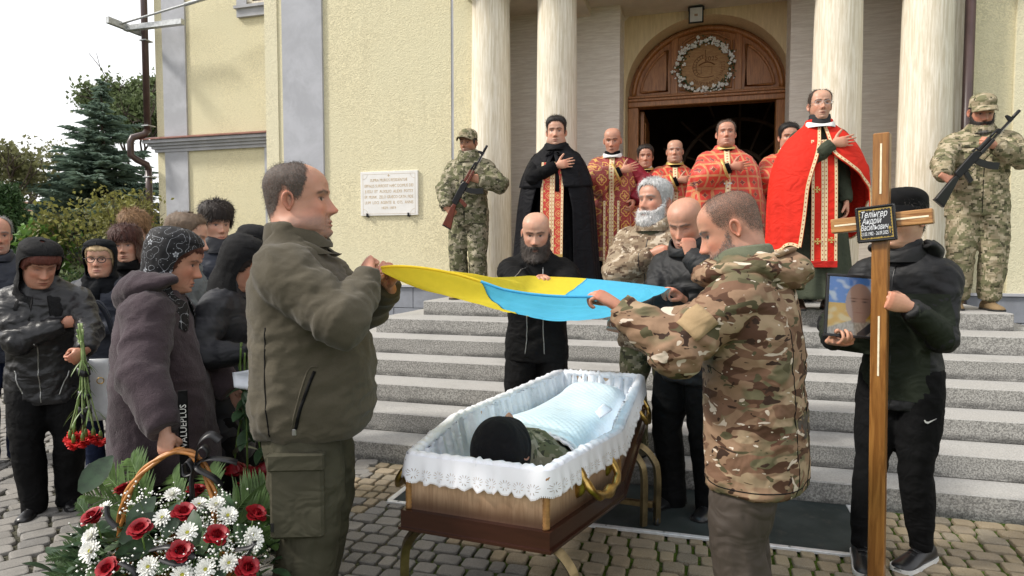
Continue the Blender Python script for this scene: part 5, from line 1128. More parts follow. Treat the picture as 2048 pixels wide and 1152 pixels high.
# --- mourners on the left
P = Person('stooping woman in plum fur coat and floral black headscarf holding the flower basket', -1.475, 2.70, 0, 14, 1.55, 9, (4, 17, 0), 1.06, .0095, width=.98); P.fem = True
P.solve_arm('R', (-1.235, 2.32, .815), (-.7, -.5, 0), (.04, -.05, -1), (.25, 1, 0), 'fist'); P.solve_arm('L', (-1.24, 2.90, .84), (-.5, .6, -.3), (.5, -.2, -.6), (0, -1, 0), 'relax'); P.stand(.09)
h = make_head(7, 96, 84, SK['ruddy'], (.06, .03, .022), 0, None, 0, 1.1, .4, 1.0, .9, True); P.skin(h, .004, (.42, .235, .17)); P.headpart('hair', *hair_shell(h, 'women', .008, 0, .012, .002, 7, (.07, .022, .014)), 'hair', strands=0)
rg = [(.62, .235, .285, .165), (.70, .24, .29, .17), (.85, .235, .275, .17), (1.0, .225, .255, .165), (1.15, .215, .225, .165), (1.30, .205, .165, .165), (1.40, .195, .13, .16), (1.45, .15, .10, .12), (1.50, .115, .09, .10)]
j = P.jacket('fur_plum', rg, (.112, .104, .092, .084, .066), disp=.010, amp=.05, sc=(5, 5, 7), smooth=4); P.scarf('scarf_floral', open_=80, low=-.28, wide=.16, tied=False, chin=-.16, puffr=.022)
V = []
for jj in range(14):
    t = jj/13
    for i in range(34):
        a = R(-125+250*i/33); ca, sa = math.cos(a), math.sin(a); rr = .108+.055*math.sin(math.pi*t*.9); V.append((rr*sa*1.1, -rr*ca*(1.0+.12*t)-.005, 1.555-.19*t*(.35+.65*ca)))
vv, ff, nn = evalmods(P.T(np.array(V)*P.k), grid_faces(34, 14), [('SOLIDIFY', dict(thickness=.03, offset=0)), ('SUBSURF', dict(levels=1))]); vv = vv+nn*P.fold(vv, .008, (9, 9, 9))[:, None]; part('hood', vv, ff, 'fur_plum', j)
P.trousers('black_cloth', hem=.01); P.shoes('shoe_black', L=.25)
A, E, Wp = P.arm['R']; sc0 = P.T([(.262*P.k, .005, .84*P.k)])[0]
sc1 = snap(bvh_of(j), Vector((.4, .225, .80)), .006, 0, (-1, 0, 0))[0]; st = MB().box((-.004, -.016, -.19), (.004, .016, .13), bev=.002, M=Matrix.Translation(sc1)).build('woven_strap', 'black_cloth', P.root)
v_, f_ = text_mesh('VALUEPLUS', .031, .0004); v_ = v_-np.array([(v_[:, 0].max()+v_[:, 0].min())/2, .011, 0]); part('strap_lettering', np.stack([np.full(len(v_), sc1.x+.0045)+v_[:, 2], sc1.y-v_[:, 1], sc1.z+v_[:, 0]], 1), f_, 'rubber_white', st, False)
P7 = P
P = Person('woman in black leather jacket and sheer black headscarf clasping red carnations', -2.60, 3.66, 0, -62, 1.53, 13, (24, 26, 0), 1.05, .012, width=1.10); P.fem = True
P.onchest('R', -.12, .19, 1.27, 'fist', .35); P.solve_arm('L', (-2.215, 3.40, .945), (.5, .3, -.6), (-.35, -.35, -.35), (-.7, .3, 0), 'grip'); P.stand(.09, .03, 16)
h = make_head(8, 80, 70, SK['ruddy'], (.08, .025, .018), 0, None, .1, 1.05, .5, 1.0, .8, True, lids=.6); P.skin(h, .0034); P.headpart('hair', *hair_shell(h, 'fringe', .016, .0, .012, .006, 8, (.095, .026, .017)), 'hair', strands=0)
j = P.jacket('leather_black', mod(MALE, .72, 1.1, 1.2, 1.15), (.088, .082, .072, .064, .05), disp=.013, amp=.10, sc=(8, 8, 12)); P.scarf('lace_black', open_=82, low=-.30, wide=.185, puffr=.030, tied=False, top_open=.098, chin=-.17); P.trousers('black_cloth', (.12, .11, .09, .08, .075), hem=.015); P.shoes('shoe_black', L=.26)
surf_line(P, [(-.10, .195, .78), (-.135, .185, .86), (-.16, .17, .93)], .004, 'zip_steel', 'pocket_zip', j); surf_line(P, [(.02, .19, .74), (.03, .2, .95), (.02, .195, 1.15)], .0035, 'zip_steel', 'front_zip', j); surf_line(P, [(.14, .185, .80), (.165, .17, .88), (.18, .15, .95)], .004, 'zip_steel', 'pocket_zip', j)
P8 = P
P = Person('older woman in black-framed glasses and dark knotted headscarf with quilted navy coat', -2.745, 4.42, 0, -72, 1.53, 2, (0, 2, 0), 1.06, .013, width=1.08); P.fem = True
P.hang('R'); P.onchest('L', -.02, .19, 1.10, 'relax', -.1); P.stand(.09)
h = make_head(9, 72, 64, SK['fair'], (.30, .20, .10), 0, None, 0, 1.0, .6, 1.0, .9, True, lip=(.42, .16, .14)); P.skin(h, .0032); P.headpart('hair', *hair_shell(h, 'women', .009, .0, .012, .003, 9, (.50, .36, .20)), 'hair', strands=0); P.glasses('black_plastic', th=.0026)
P.jacket('puffer_navy', mod(MALE, .62, 1.06, 1.15, 1.1), (.088, .08, .072, .064, .05), disp=.006, puff=.010, pfreq=18); P.scarf('scarf_black', 'headscarf', 72, -.24, True, .026, .15, top_open=.094, chin=-.13); P.trousers('navy_jean', hem=.01); P.shoes('shoe_black', L=.25)
V, F = tube([tuple(x) for x in P.headT(np.array([(0, .085, -.15), (.015, .11, -.2), (.03, .13, -.30)]))], [(.02, .012), (.035, .014), (.045, .01)], 10); part('scarf_end', V, F, 'scarf_black', P.root)
P = Person('woman with dark auburn bob and fringe frowning between two mourners', -2.745, 4.72, 0, -72, 1.63, 0, (-4, 2, 4), 1.04, .014); P.fem = True; P.hang('R'); P.hang('L'); P.stand()
h = make_head(10, 72, 64, SK['fair'], (.03, .015, .012), 0, None, 0, .95, .2, 1.0, .4, True); P.skin(h, .0042); P.headpart('hair', *hair_shell(h, 'fringe', .024, .012, .012, .004, 10, (.055, .016, .010)), 'hair', strands=3000, sl=.04, sw=.002, lie=.9)
P.scarf('hair_auburn' if 'hair_auburn' in MATS else simple('hair_auburn', (.045, .014, .009), .45, 0, .4, 120, .6, 300, stretch=(1, 1, .2)), 'hair_sides', 52, -.13, False, .026, .10, chin=-.20, top_open=.06); P.jacket('black_cloth', mod(MALE, .74, .98, 1.0, 1.0)); P.collar('black_cloth', 1.45, 1.53, .10, .095, .014, .014, .03); P.trousers('black_cloth'); P.shoes('shoe_black', L=.25)
P = Person('fair-haired teenage boy behind the auburn-haired woman', -2.93, 5.15, 0, -66, 1.765, 0, (-8, 4, 0), .98, .016, width=.92); P.hang('R'); P.hang('L'); P.stand()
h = make_head(11, 64, 56, SK['pale'], (.16, .09, .045), 0, None, 0, .95, 0, .92, .1); P.skin(h, .007); P.headpart('hair', *hair_shell(h, 'fringe', .022, .018, .012, .007, 11, (.22, .125, .06)), 'hair', strands=3500, sl=.04, sw=.0022, lie=.85); P.jacket('blue_shirt', mod(MALE, .80, .95)); P.collar('blue_shirt', 1.45, 1.53, .09, .085, .01, .012, .04); P.trousers('navy_jean'); P.shoes('shoe_black')
P = Person('cropped fair-haired man in grey jacket with hand on chest behind the headscarfed woman', -1.735, 3.42, 0, 8, 1.66, 3, (-6, 10, 0), 1.03, .013); P.onchest('R', -.03, .165, 1.22, 'flat', .5); P.solve_arm('L', (-1.44, 3.42, .99), (-.3, .6, -.5), (.5, -.5, -.4), (0, -1, 0), 'relax'); P.stand()
h = make_head(12, 72, 64, SK['fair'], (.11, .075, .05), .15, None, 0, 1, .1, 1.0, .2); P.skin(h, .0032); P.headpart('hair', *hair_shell(h, 'full', .006, .006, .02, .002, 12, (.13, .088, .058)), 'hair'); P.jacket('grey_wool', mod(MALE, .76, 1.05, 1.1, 1.1), (.09, .084, .074, .066, .05)); P.collar('grey_wool', 1.45, 1.52, .095, .09, .012, .012, .04); P.trousers('black_cloth'); P.shoes('shoe_black')
P = Person('dark-haired teenage boy in black puffer jacket against the yellow wall', -1.985, 4.42, 0, -48, 1.78, 0, (4, 6, 0), .99, .013, width=.94); P.hang('R'); P.hang('L'); P.stand()
h = make_head(13, 72, 64, SK['fair'], (.02, .015, .012), 0, None, 0, 1, 0, .92, .1); P.skin(h, .0042); P.headpart('hair', *hair_shell(h, 'fringe', .016, .022, .012, .005, 13, (.022, .015, .012)), 'hair', strands=3500, sl=.035, sw=.002, lie=.85); P.jacket('puffer_navy', mod(MALE, .76, 1.06, 1.15, 1.1), (.095, .09, .08, .07, .052), puff=.014, pfreq=17, disp=.005); P.collar('puffer_black', 1.44, 1.55, .115, .10, .022, .008, .02); P.trousers('black_cloth'); P.shoes('shoe_black')
P = Person('woman bowed under black lace veil in quilted black coat holding long roses', -1.36, 3.10, 0, 6, 1.535, 10, (6, 26, 0), 1.05, .011, width=1.05); P.fem = True
P.solve_arm('R', (-1.14, 2.84, 1.02), (-.6, -.5, -.4), (.5, .2, -.3), (0, .5, -1), 'grip'); P.solve_arm('L', (-1.0, 3.06, .98), (-.2, .7, -.4), (.2, -.7, -.4), (0, -.3, -1), 'grip'); P.stand(.09)
h = make_head(14, 80, 70, SK['ruddy'], (.02, .014, .012), 0, None, 0, 1.05, .3, 1.0, .7, True); P.skin(h, .0034); P.headpart('hair', *hair_shell(h, 'women', .014, 0, .012, .003, 14, (.02, .012, .010)), 'hair', strands=0); P.jacket('puffer_black', mod(MALE, .55, 1.08, 1.12, 1.1), (.088, .082, .074, .066, .05), puff=.011, pfreq=17, disp=.006); P.scarf('lace_black', 'lace_veil', 84, -.36, False, .022, .17, chin=-.16); P.trousers('black_cloth', hem=.01); P.shoes('shoe_black', L=.25)
P14 = P
P = Person('mourner in black lace veil half hidden behind the man in olive fleece', -1.52, 3.78, 0, 4, 1.60, 4, (0, 14, 0), 1.05, .016); P.fem = True; P.hang('R'); P.hang('L'); P.stand()
h = make_head(15, 64, 56, SK['fair'], (.02, .014, .012), 0, None, 0, 1, .2, 1.0, .5, True); P.skin(h, .007); P.headpart('hair', *hair_shell(h, 'women', .012, 0, .012, .003, 15), 'hair', strands=0); P.jacket('black_cloth', mod(MALE, .60, 1.05, 1.1, 1.1)); P.scarf('lace_black', 'lace_veil', 58, -.3, False, .024, .15); P.trousers('black_cloth'); P.shoes('shoe_black', L=.25)
P = Person('grey-haired man in dark jacket cut off at the left edge', -3.53, 4.52, 0, -42, 1.70, 0, (0, 2, 0), 1.04, .014, width=1.05); P.hang('R'); P.hang('L'); P.stand()
h = make_head(16, 72, 64, SK['ruddy'], (.20, .19, .18), .35, (.25, .23, .22), 0, 1.1, .3, 1.0, .8); P.skin(h, .0042); P.headpart('hair', *hair_shell(h, 'receding', .008, .0, .012, .003, 16, (.22, .21, .20)), 'hair'); P.jacket('puffer_navy', mod(MALE, .74, 1.1, 1.15, 1.15)); P.collar('puffer_navy', 1.45, 1.53, .10, .095, .014, .014, .04); P.collar('black_jersey', 1.44, 1.53, .085, .078, .01, .016, .01, 'sweater_neck'); P.trousers('navy_jean', (.115, .105, .09, .085, .082), hem=.02); P.shoes('shoe_brown')
# ================================================================== honour guard
def rifle(label, butt, muzzle, upv, wood):
    bt, mz = Vector(butt), Vector(muzzle); X = (mz-bt).normalized(); sc = (mz-bt).length/.94; Zv = Vector(upv); Zv = (Zv-X*Zv.dot(X)).normalized(); Y = Zv.cross(X)
    o = bpy.data.objects.new('rifle', None); COL.objects.link(o); o.matrix_world = Matrix(((X.x, Y.x, Zv.x, bt.x), (X.y, Y.y, Zv.y, bt.y), (X.z, Y.z, Zv.z, bt.z), (0, 0, 0, 1))) @ Matrix.Scale(sc, 4); tag(o, label, 'rifle')
    st = 'rifle_wood' if wood else 'black_plastic'
    def prism(prof, hw, name, mat, parent=o, bev=.004):
        bm = bmesh.new(); vs = [bm.verts.new((x, -hw, z)) for x, z in prof]; f = bm.faces.new(vs); e = bmesh.ops.extrude_face_region(bm, geom=[f]); bmesh.ops.translate(bm, vec=(0, 2*hw, 0), verts=[v for v in e['geom'] if isinstance(v, bmesh.types.BMVert)])
        bmesh.ops.recalc_face_normals(bm, faces=bm.faces[:]); bmesh.ops.bevel(bm, geom=bm.edges[:], offset=bev, segments=1, affect='EDGES'); me = bpy.data.meshes.new(name); bm.to_mesh(me); bm.free(); return link(name, me, mat, parent)
    prism([(0, -.085), (.0, .015), (.20, .028), (.245, .022), (.245, -.012), (.20, -.025)], .019, 'stock', st); prism([(-.012, -.087), (-.012, .017), (.001, .016), (.001, -.086)], .018, 'butt_plate', 'black_metal', bev=.002)
    prism([(.245, -.018), (.245, .030), (.26, .045), (.46, .050), (.50, .036), (.50, -.018)], .016, 'receiver', 'black_metal'); prism([(.295, -.02), (.335, -.02), (.305, -.115), (.265, -.108)], .014, 'pistol_grip', st)
    prism([(.41, -.018), (.462, -.018), (.478, -.07), (.505, -.125), (.54, -.175), (.49, -.205), (.452, -.15), (.425, -.085)], .013, 'magazine', 'black_plastic'); prism([(.50, -.020), (.50, .012), (.645, .010), (.645, -.014)], .019, 'handguard', st); prism([(.505, .018), (.505, .044), (.64, .042), (.64, .018)], .013, 'upper_handguard', st)
    V, F = tube([(.34, 0, -.02), (.345, 0, -.05), (.37, 0, -.055), (.40, 0, -.05), (.405, 0, -.02)], .003, 6); part('trigger_guard', V, F, 'black_metal', o)
    V, F = tube([(.5, 0, .004), (.90, 0, .004)], .0095, 10); part('barrel', V, F, 'black_metal', o); V, F = tube([(.64, 0, .030), (.72, 0, .029)], .010, 10); part('gas_tube', V, F, 'black_metal', o); V, F = tube([(.64, 0, -.012), (.87, 0, -.010)], .003, 6); part('cleaning_rod', V, F, 'steel', o)
    prism([(.70, -.008), (.70, .034), (.73, .034), (.745, .0)], .011, 'gas_block', 'black_metal', bev=.002); prism([(.825, -.008), (.825, .018), (.835, .058), (.85, .058), (.86, .018), (.86, -.008)], .010, 'front_sight', 'black_metal', bev=.002); V, F = tube([(.865, 0, .004), (.87, 0, .004), (.935, 0, .004), (.94, 0, .004)], [.010, .0135, .0135, .011], 12); part('muzzle_brake', V, F, 'black_metal', o)
    prism([(.47, .05), (.47, .066), (.50, .060), (.52, .045)], .010, 'rear_sight', 'black_metal', bev=.002); return o
simple('rifle_wood', (.13, .030, .016), .32, 0, .3, 30, stretch=(1, 6, 6))
P = Person('soldier in pixel camouflage and soft cap holding wood-stocked rifle by the left columns', -.45, 6.95, LAND, -104, 1.755, 0, (-8, 2, 0), 1.0, .015, width=1.0)
P.solve_arm('R', px(893, 416, 6.70), (-.6, -.2, -.6), (.75, -.25, -.55), (.1, .9, -.2), 'grip'); P.solve_arm('L', px(957, 362, 6.66), (.8, -.2, -.6), (-.85, .05, .5), (.1, 1, .1), 'grip'); P.stand(.10)
h = make_head(21, 72, 64, SK['tan'], (.03, .022, .018), .55, (.06, .05, .045), .3, 1.1, -.2, .95, .5); P.skin(h, .0042); P.headpart('hair', *hair_shell(h, 'full', .003, 0, .02, .001, 21), 'hair'); P.cap('digital_mm14_pale', True, 'field_cap')
j = P.jacket('digital_mm14', mod(MALE, .76, 1.12, 1.2, 1.15), (.095, .09, .082, .075, .058), disp=.014, amp=.09, sc=(9, 9, 13)); P.collar('digital_mm14', 1.43, 1.555, .125, .105, .022, .006, .02, 'hood'); P.trousers('digital_mm14', (.115, .11, .095, .088, .075), hem=.08, disp=.012, amp=.07); P.shoes('boot_suede', boot=True)
surf_line(P, [(0, .3, .80), (0, .3, 1.1), (0, .3, 1.38)], .004, 'black_cloth', 'front_seam', j, d=(0, -1, 0))
rifle('dark red wood-stocked assault rifle held by the soldier at the left columns', px(888, 450, 6.68), px(975, 291, 6.60), (-.88, 0, .47), True)
P = Person('bearded soldier in pixel camouflage and peaked cap guarding the right side', 3.94, 5.62, LAND, -112, 1.80, 0, (4, 18, 0), 1.0, .014, width=1.10)
P.solve_arm('R', px(1887, 352, 5.33), (-.7, -.1, -.6), (.75, -.2, -.5), (.1, .9, -.2), 'grip'); P.solve_arm('L', px(1990, 292, 5.28), (.8, -.2, -.5), (-.9, .0, .35), (.1, 1, .1), 'grip'); P.stand(.11)
h = make_head(22, 72, 64, SK['ruddy'], (.02, .016, .014), .3, None, 0, 1.1, .2, 1.05, .5); P.skin(h, .004); P.headpart('hair', *hair_shell(h, 'full', .003, 0, .02, .001, 22), 'hair'); P.headpart('beard', *beard_shell(h, .026, .030, (.022, .018, .016), 22, .6, greychin=(.22, .21, .20)), 'hair'); P.cap('digital_mm14_pale', True, 'field_cap', .042)
j = P.jacket('digital_mm14_pale', mod(MALE, .78, 1.1, 1.12, 1.1), (.096, .09, .08, .072, .055), disp=.013, amp=.08, sc=(9, 9, 13)); P.collar('digital_mm14_pale', 1.45, 1.535, .10, .092, .012, .014, .03); P.trousers('digital_mm14_pale', (.12, .115, .098, .09, .078), hem=.09, disp=.012, amp=.07); P.shoes('boot_suede', boot=True)
surf_line(P, [(0, .3, .80), (0, .3, 1.1), (0, .3, 1.38)], .003, 'black_cloth', 'front_seam', j, d=(0, -1, 0)); surf_band(P, j, [(.05, .3, 1.335), (.15, .3, 1.345)], .022, 'digital_mm14', 'name_strip', j, 10, (0, -1, 0))
rifle('black assault rifle held diagonally by the bearded soldier on the right', px(1872, 400, 5.31), px(2040, 221, 5.20), (-.73, 0, .68), False)

# ================================================================== clergy in the porch
CASS = [(.02, .285, .26, .25), (.3, .26, .23, .22), (.6, .225, .19, .19), (.9, .185, .155, .155), (1.05, .17, .145, .135), (1.2, .178, .14, .135), (1.35, .175, .12, .125), (1.44, .14, .08, .10), (1.5, .09, .065, .08), (1.54, .07, .06, .07)]
PHEL = [(.66, .31, .27, .25), (.80, .315, .275, .25), (1.0, .30, .255, .235), (1.15, .285, .225, .215), (1.28, .262, .19, .19), (1.37, .225, .15, .16), (1.44, .165, .10, .118), (1.49, .10, .078, .092), (1.525, .082, .072, .082)]
def cuff(P, side, mat, L=.10, r=.048, name='cuff', back=.0):
    A, E, Wp = P.arm[side]; d = (Wp-E).normalized(); V, F = tube([Wp-d*(L+back), Wp-d*.01], [r*1.1*P.k, r*P.k], 18); return part(name, V, F, mat, P.root)
def undersleeves(P, mat, sides=('L', 'R')):
    return P.jacket(mat, [(1.0, .12, .09, .09), (1.2, .14, .1, .1), (1.36, .15, .1, .1), (1.42, .12, .07, .09)], (.072, .066, .058, .054, .048), name='cassock_sleeves', sides=sides)
def pectoral(P, obj, z, mat='steel', s=.05, chain=True):
    bv = bvh_of(obj); c, nn = snap(bv, P.T([(0, .4*P.k, z*P.k)])[0], .008, 0, (0, -1, 0)); m = MB()
    for a, bb in (((-.008, -.004, -s*1.2), (.008, .004, s)), ((-s*.75, -.004, -.008), (s*.75, .004, .008)), ((-s*.4, -.0042, s*.5), (s*.4, .0038, s*.5+.012)), ((-s*.35, -.0038, -s*.75), (s*.35, .0042, -s*.75+.011))): m.box(a, bb, bev=.002)
    return m.build('pectoral_cross', mat, P.root, M=Matrix.Translation(c))
def phelonion(P, mat, hem=.66, side='R', trim='gold_braid', rings=None, amp=.085, w=1.0):
    rg = [(z, a*w, f*w, b_*w) for z, a, f, b_ in (rings or PHEL)]; rg = [(hem, rg[0][1], rg[0][2], rg[0][3])]+[r for r in rg if r[0] > hem+.05]
    v1, f1 = P.torso(rg, 80, 0, lambda t, th: 1+amp*(1-t)**.7*(np.sin(7*th+P.seed+np.sin(2*th))+.5*np.sin(15*th+2*P.seed)), 36); sh = [(v1, f1)]
    sh.append(P.sleeve(side, (.095, .11, .118, .112, .105), .05, 28, 0, .055)); v, f, n = remesh(sh, P.vox*.9, 3); v = v+n*P.fold(v, .010, (6, 6, 4))[:, None]; o = part('phelonion', v, f, mat, P.root)
    A, E, Wp = P.arm[side]; d = (Wp-E).normalized(); e = Wp-d*.06*P.k; V, F = tube([e-d*.012, e+d*.012], [.110*P.k, .108*P.k], 30); part('sleeve_band', V, F, trim if trim != 'gold_braid' else 'gold_trim_plain', o)
    surf_band(P, o, [(.0, .4, 1.50), (.0, .4, 1.35), (.0, .4, 1.1), (.0, .4, hem+.03)], .055, trim, 'front_band', o, 30, (0, -1, 0)); surf_band(P, o, [(.33*math.sin(R(t)), .3*math.cos(R(t)), hem+.025) for t in range(-120, 121, 12)], .035, trim, 'hem_band', o, 60); return o
def cassock(P, mat, shoemat='shoe_black'):
    P.skirt(mat, CASS[:6], 9, .09, 'cassock'); P.collar(mat, 1.45, 1.525, .086, .077, .008, .012, .02, 'cassock_collar')
def stole(P, mat, z1=1.38, z0=.45, w=.17, y=None, fringe='gold_fringe', name='stole', trim='gold_braid', yo=.0):
    ys = y or (lambda z: np.interp(z, [.3, .6, .9, 1.1, 1.3, 1.42], [.255, .235, .21, .195, .17, .12])+yo); zz = np.linspace(z1, z0, 24); k = P.k; path = np.stack([.0*zz, ys(zz)+.004*np.sin(zz*9), zz], 1)*k; nn = np.tile((0, 1, 0), (24, 1)).astype(float)
    o = P.ribbon(name, mat, path, w*k, nn, .004)
    for x in (-w/2+.012, -.012, .012, w/2-.012): P.ribbon('stole_edge', trim, path+np.array([x*k, .0045*k, 0]), .022*k, nn, .002, o)
    fz = np.linspace(z0, z0-.05, 4); P.ribbon('fringe', fringe, np.stack([0*fz, ys(np.full(4, z0)), fz], 1)*k, w*k, nn[:4], .005, o); return o

# --- priest in black cape
P = Person('dark-haired priest in long black cape with red and gold stole', .43, 6.43, LAND, -104, 1.775, 0, (6, 2, 0), 1.06, .014, width=1.08)
P.onchest('R', -.04, .215, 1.29, 'flat', .2); P.hang('L', .05, 0); P.stand(.1)
h = make_head(31, 72, 64, SK['fair'], (.014, .011, .010), .3, (.10, .08, .075), .15, 1.0, .9, 1.15, .3); P.skin(h, .0042); P.headpart('hair', *hair_shell(h, 'full', .008, .014, .014, .002, 31, (.014, .011, .010)), 'hair')
P.skirt('cassock_black', [(.02, .30, .27, .26)]+CASS[1:], 9, .07, 'cassock'); P.collar('cassock_black', 1.44, 1.53, .094, .086, .01, .012, .0, 'cassock_collar'); P.collar('white_cloth', 1.5, 1.548, .086, .079, .006, .012, .0, 'white_collar'); undersleeves(P, 'cassock_black'); P.shoes('shoe_black'); stole(P, 'brocade_stole', 1.33, .47, .215, yo=.025)
CAPE = [(.05, .40, .31, .31), (.5, .37, .28, .28), (.9, .345, .26, .26), (1.15, .31, .225, .225), (1.29, .265, .185, .19), (1.38, .22, .145, .155), (1.44, .165, .10, .12), (1.49, .11, .085, .10), (1.53, .09, .08, .092)]
o = P.cloth('cape', 'cape_black', CAPE, lambda t: 9+22*min(1, t*2.2), lambda t: 351-20*min(1, t*2.2), lambda a: .10, lambda a: 1.53, 10, .055)
P.cloth('shoulder_cape', 'cape_black', [(z, a+.014, f+.014, b_+.014) for z, a, f, b_ in CAPE], lambda t: 7+8*t, lambda t: 353-8*t, lambda a: 1.12-.03*math.cos(R(a)), lambda a: 1.525, 7, .03, m=20, parent=o)
P.collar('cape_black', 1.455, 1.535, .115, .10, .012, .012, .03, 'cape_collar'); cuff(P, 'R', 'cassock_black', .16, .056)
for sx_ in (-1, 1): V, F = tube([(sx_*.01, .125, 1.435), (sx_*.05, .145, 1.43), (sx_*.075, .15, 1.395), (sx_*.04, .155, 1.40), (sx_*.01, .14, 1.43)], [(.012, .005)]*5, 8); part('ribbon_bow', P.T(np.array(V)*P.k), F, 'cape_black', P.root)
for sx_, zb in ((1, 1.27), (-1, 1.05)): V, F = tube([(sx_*.012, .13, 1.43), (sx_*.04, .18, 1.35), (sx_*.05, .235, zb)], [(.020, .003)]*3, 8); part('ribbon_tail', P.T(np.array(V)*P.k), F, 'cape_black', P.root)

# --- priest in burgundy
P = Person('priest with receding hair in burgundy vestment with large gold quatrefoils', 1.03, 6.83, LAND, -100, 1.765, 0, (-4, 12, 0), 1.0, .014, width=.94)
P.onchest('R', -.10, .225, 1.30, 'flat', .3); P.solve_arm('L', (-.22, .17, 1.0), (-1, -.2, 0), (.2, .5, -.6), (1, 0, 0), 'relax', False); P.stand(.1)
h = make_head(32, 72, 64, SK['ruddy'], (.03, .02, .016), .25, None, .2, 1.1, 0, .95, .4); P.skin(h, .0042); P.headpart('hair', *hair_shell(h, 'bald', .003, 0, .02, .001, 32, (.10, .06, .045)), 'hair'); cassock(P, 'cassock_black'); P.shoes('shoe_black'); P.collar('white_cloth', 1.45, 1.50, .102, .094, .008, .012, .03, 'white_collar')
o = phelonion(P, 'brocade_burgundy', .40, 'R', rings=[(.40, .275, .25, .23), (.66, .29, .255, .235)]+PHEL[1:], w=.93); P.jacket('crimson_lining', [(1.0, .1, .08, .08), (1.2, .12, .1, .1), (1.38, .13, .09, .1)], (.085, .085, .08, .078, .07), name='undersleeve', sides=('L',)); cuff(P, 'R', 'cassock_black', .14, .05); stole(P, 'brocade_burgundy', 1.0, .36, .16, lambda z: .27+0*z)

# --- three priests near the door and one behind
def red_priest(label, x, y, face, H, head, seed, hair_, hc, hem=.62, fat=.3, cross=True, age=.5, stub=.2, tall=1.0, wd=1.0, flip=False):
    P = Person(label, x, y, LAND, face, H, 0, head, 1.02, .014, width=wd); P.onchest('R', -.03, .235*wd, 1.285, 'flat', .12); P.hang('L', .05, 0); P.stand(.1); h = make_head(seed, 72, 64, SK['ruddy'] if seed % 2 else SK['fair'], hc, stub, None, 0, 1.05, fat, 1.08, age); P.skin(h, .0042); P.headpart('hair', *hair_shell(h, hair_, .004 if hair_ in ('shaved', 'bald') else .012, .008 if hair_ == 'full' else 0, .016, .002, seed, hc), 'hair')
    cassock(P, 'cassock_black'); undersleeves(P, 'cassock_black', ('L',)); P.shoes('shoe_black'); o = phelonion(P, 'brocade_red', hem, 'R', w=wd); cuff(P, 'R', 'cassock_black', .14, .05); P.collar('gold_trim_plain', 1.475, 1.515, .102, .092, .01, .012, .03, 'gold_collar'); P.collar('white_cloth', 1.50, 1.537, .080, .074, .004, .012, .012, 'white_collar')
    if cross: pectoral(P, o, 1.13)
    stole(P, 'brocade_dark', hem+.12, .30, .16, lambda z: .30+0*z); return P
red_priest('short dark-haired priest in red gridded vestment at the left of the doorway', 1.50, 7.50, -98, 1.685, (0, 0, 0), 33, 'full', (.03, .022, .018), cross=False)
red_priest('older balding priest in red gridded vestment standing in the doorway', 1.82, 7.45, -100, 1.745, (-4, -2, 0), 34, 'bald', (.35, .34, .33), fat=.8, cross=False, age=.9)
red_priest('broad priest in red gridded vestment with silver cross and hand on heart', 2.09, 6.52, -102, 1.775, (-2, -6, 0), 35, 'shaved', (.10, .07, .055), hem=.58, fat=.6, wd=1.10)
red_priest('dark-browed priest in red gridded vestment partly hidden behind the scarlet cape', 2.76, 6.66, -106, 1.765, (4, 4, 0), 36, 'full', (.016, .013, .012), hem=.72, cross=False)

# --- tall priest in plain scarlet cape
P = Person('tall bespectacled priest in plain scarlet cape with gold-edged stole and hand on heart', 2.585, 5.62, LAND, -102, 1.855, 0, (0, -4, 0), .98, .013, width=.98)
P.onchest('R', -.055, .205, 1.30, 'flat', .18, -1.5); P.hang('L', .1, -.04); P.stand(.11)
h = make_head(37, 76, 66, SK['fair'], (.05, .035, .026), .35, (.16, .12, .10), .35, 1.1, -.2, .95, .6); P.skin(h, .004); P.headpart('hair', *hair_shell(h, 'receding', .006, 0, .014, .002, 37, (.05, .036, .028)), 'hair'); P.glasses('steel', th=.0016, r=(.024, .015))
P.skirt('cassock_green', [(.10, .285, .26, .25)]+CASS[1:], 9, .09, 'cassock'); P.collar('grey_sweater', 1.45, 1.56, .088, .078, .01, .012, .015, 'polo_neck'); P.collar('white_cloth', 1.45, 1.50, .118, .104, .01, .014, .03, 'white_collar'); undersleeves(P, 'cassock_green'); P.shoes('shoe_brown'); stole(P, 'red_wool', 1.34, .40, .19, None, 'red_satin', yo=.012)
for zc, xc in ((.95, .055), (.55, .05), (.56, -.05)):
    m = MB(); s_ = .022
    for a in range(4):
        c_, d_ = math.cos(a*math.pi/2), math.sin(a*math.pi/2); m.box((-.005, -.002, 0), (.005, .002, s_), M=Matrix.Rotation(a*math.pi/2, 4, 'Y')); m.box((-.011, -.0025, s_*.75), (.011, .0015, s_*.75+.007), M=Matrix.Rotation(a*math.pi/2, 4, 'Y'))
    m.build('stole_cross', 'gold_trim_plain', P.root, M=Matrix.Translation((xc*P.k, (float(np.interp(zc, [.3, .6, .9, 1.1], [.255, .235, .21, .195]))+.012+.012)*P.k, zc*P.k)))
RC = [(.35, .40, .33, .29), (.6, .385, .315, .28), (.9, .385, .30, .26), (1.1, .37, .275, .24), (1.24, .325, .225, .21), (1.34, .27, .172, .178), (1.42, .20, .12, .135), (1.475, .125, .09, .105), (1.52, .10, .088, .10)]
hemf = lambda a: (.47 if a < 120 else .58 if a > 240 else .45)+(.30*math.exp(-((a-330)/30)**2))+(.06*math.exp(-((a-20)/20)**2))
o = P.cloth('cape', 'red_wool', RC, lambda t: 3+11*sstep(np.array([t]), .15, .6)[0]+10*t*t, lambda t: 357-52*sstep(np.array([t]), .32, .75)[0]-8*t, hemf, lambda a: 1.52, 8, .045, n=130)
g_, nr_ = P.lastgrid; m_, n_, _ = g_.shape
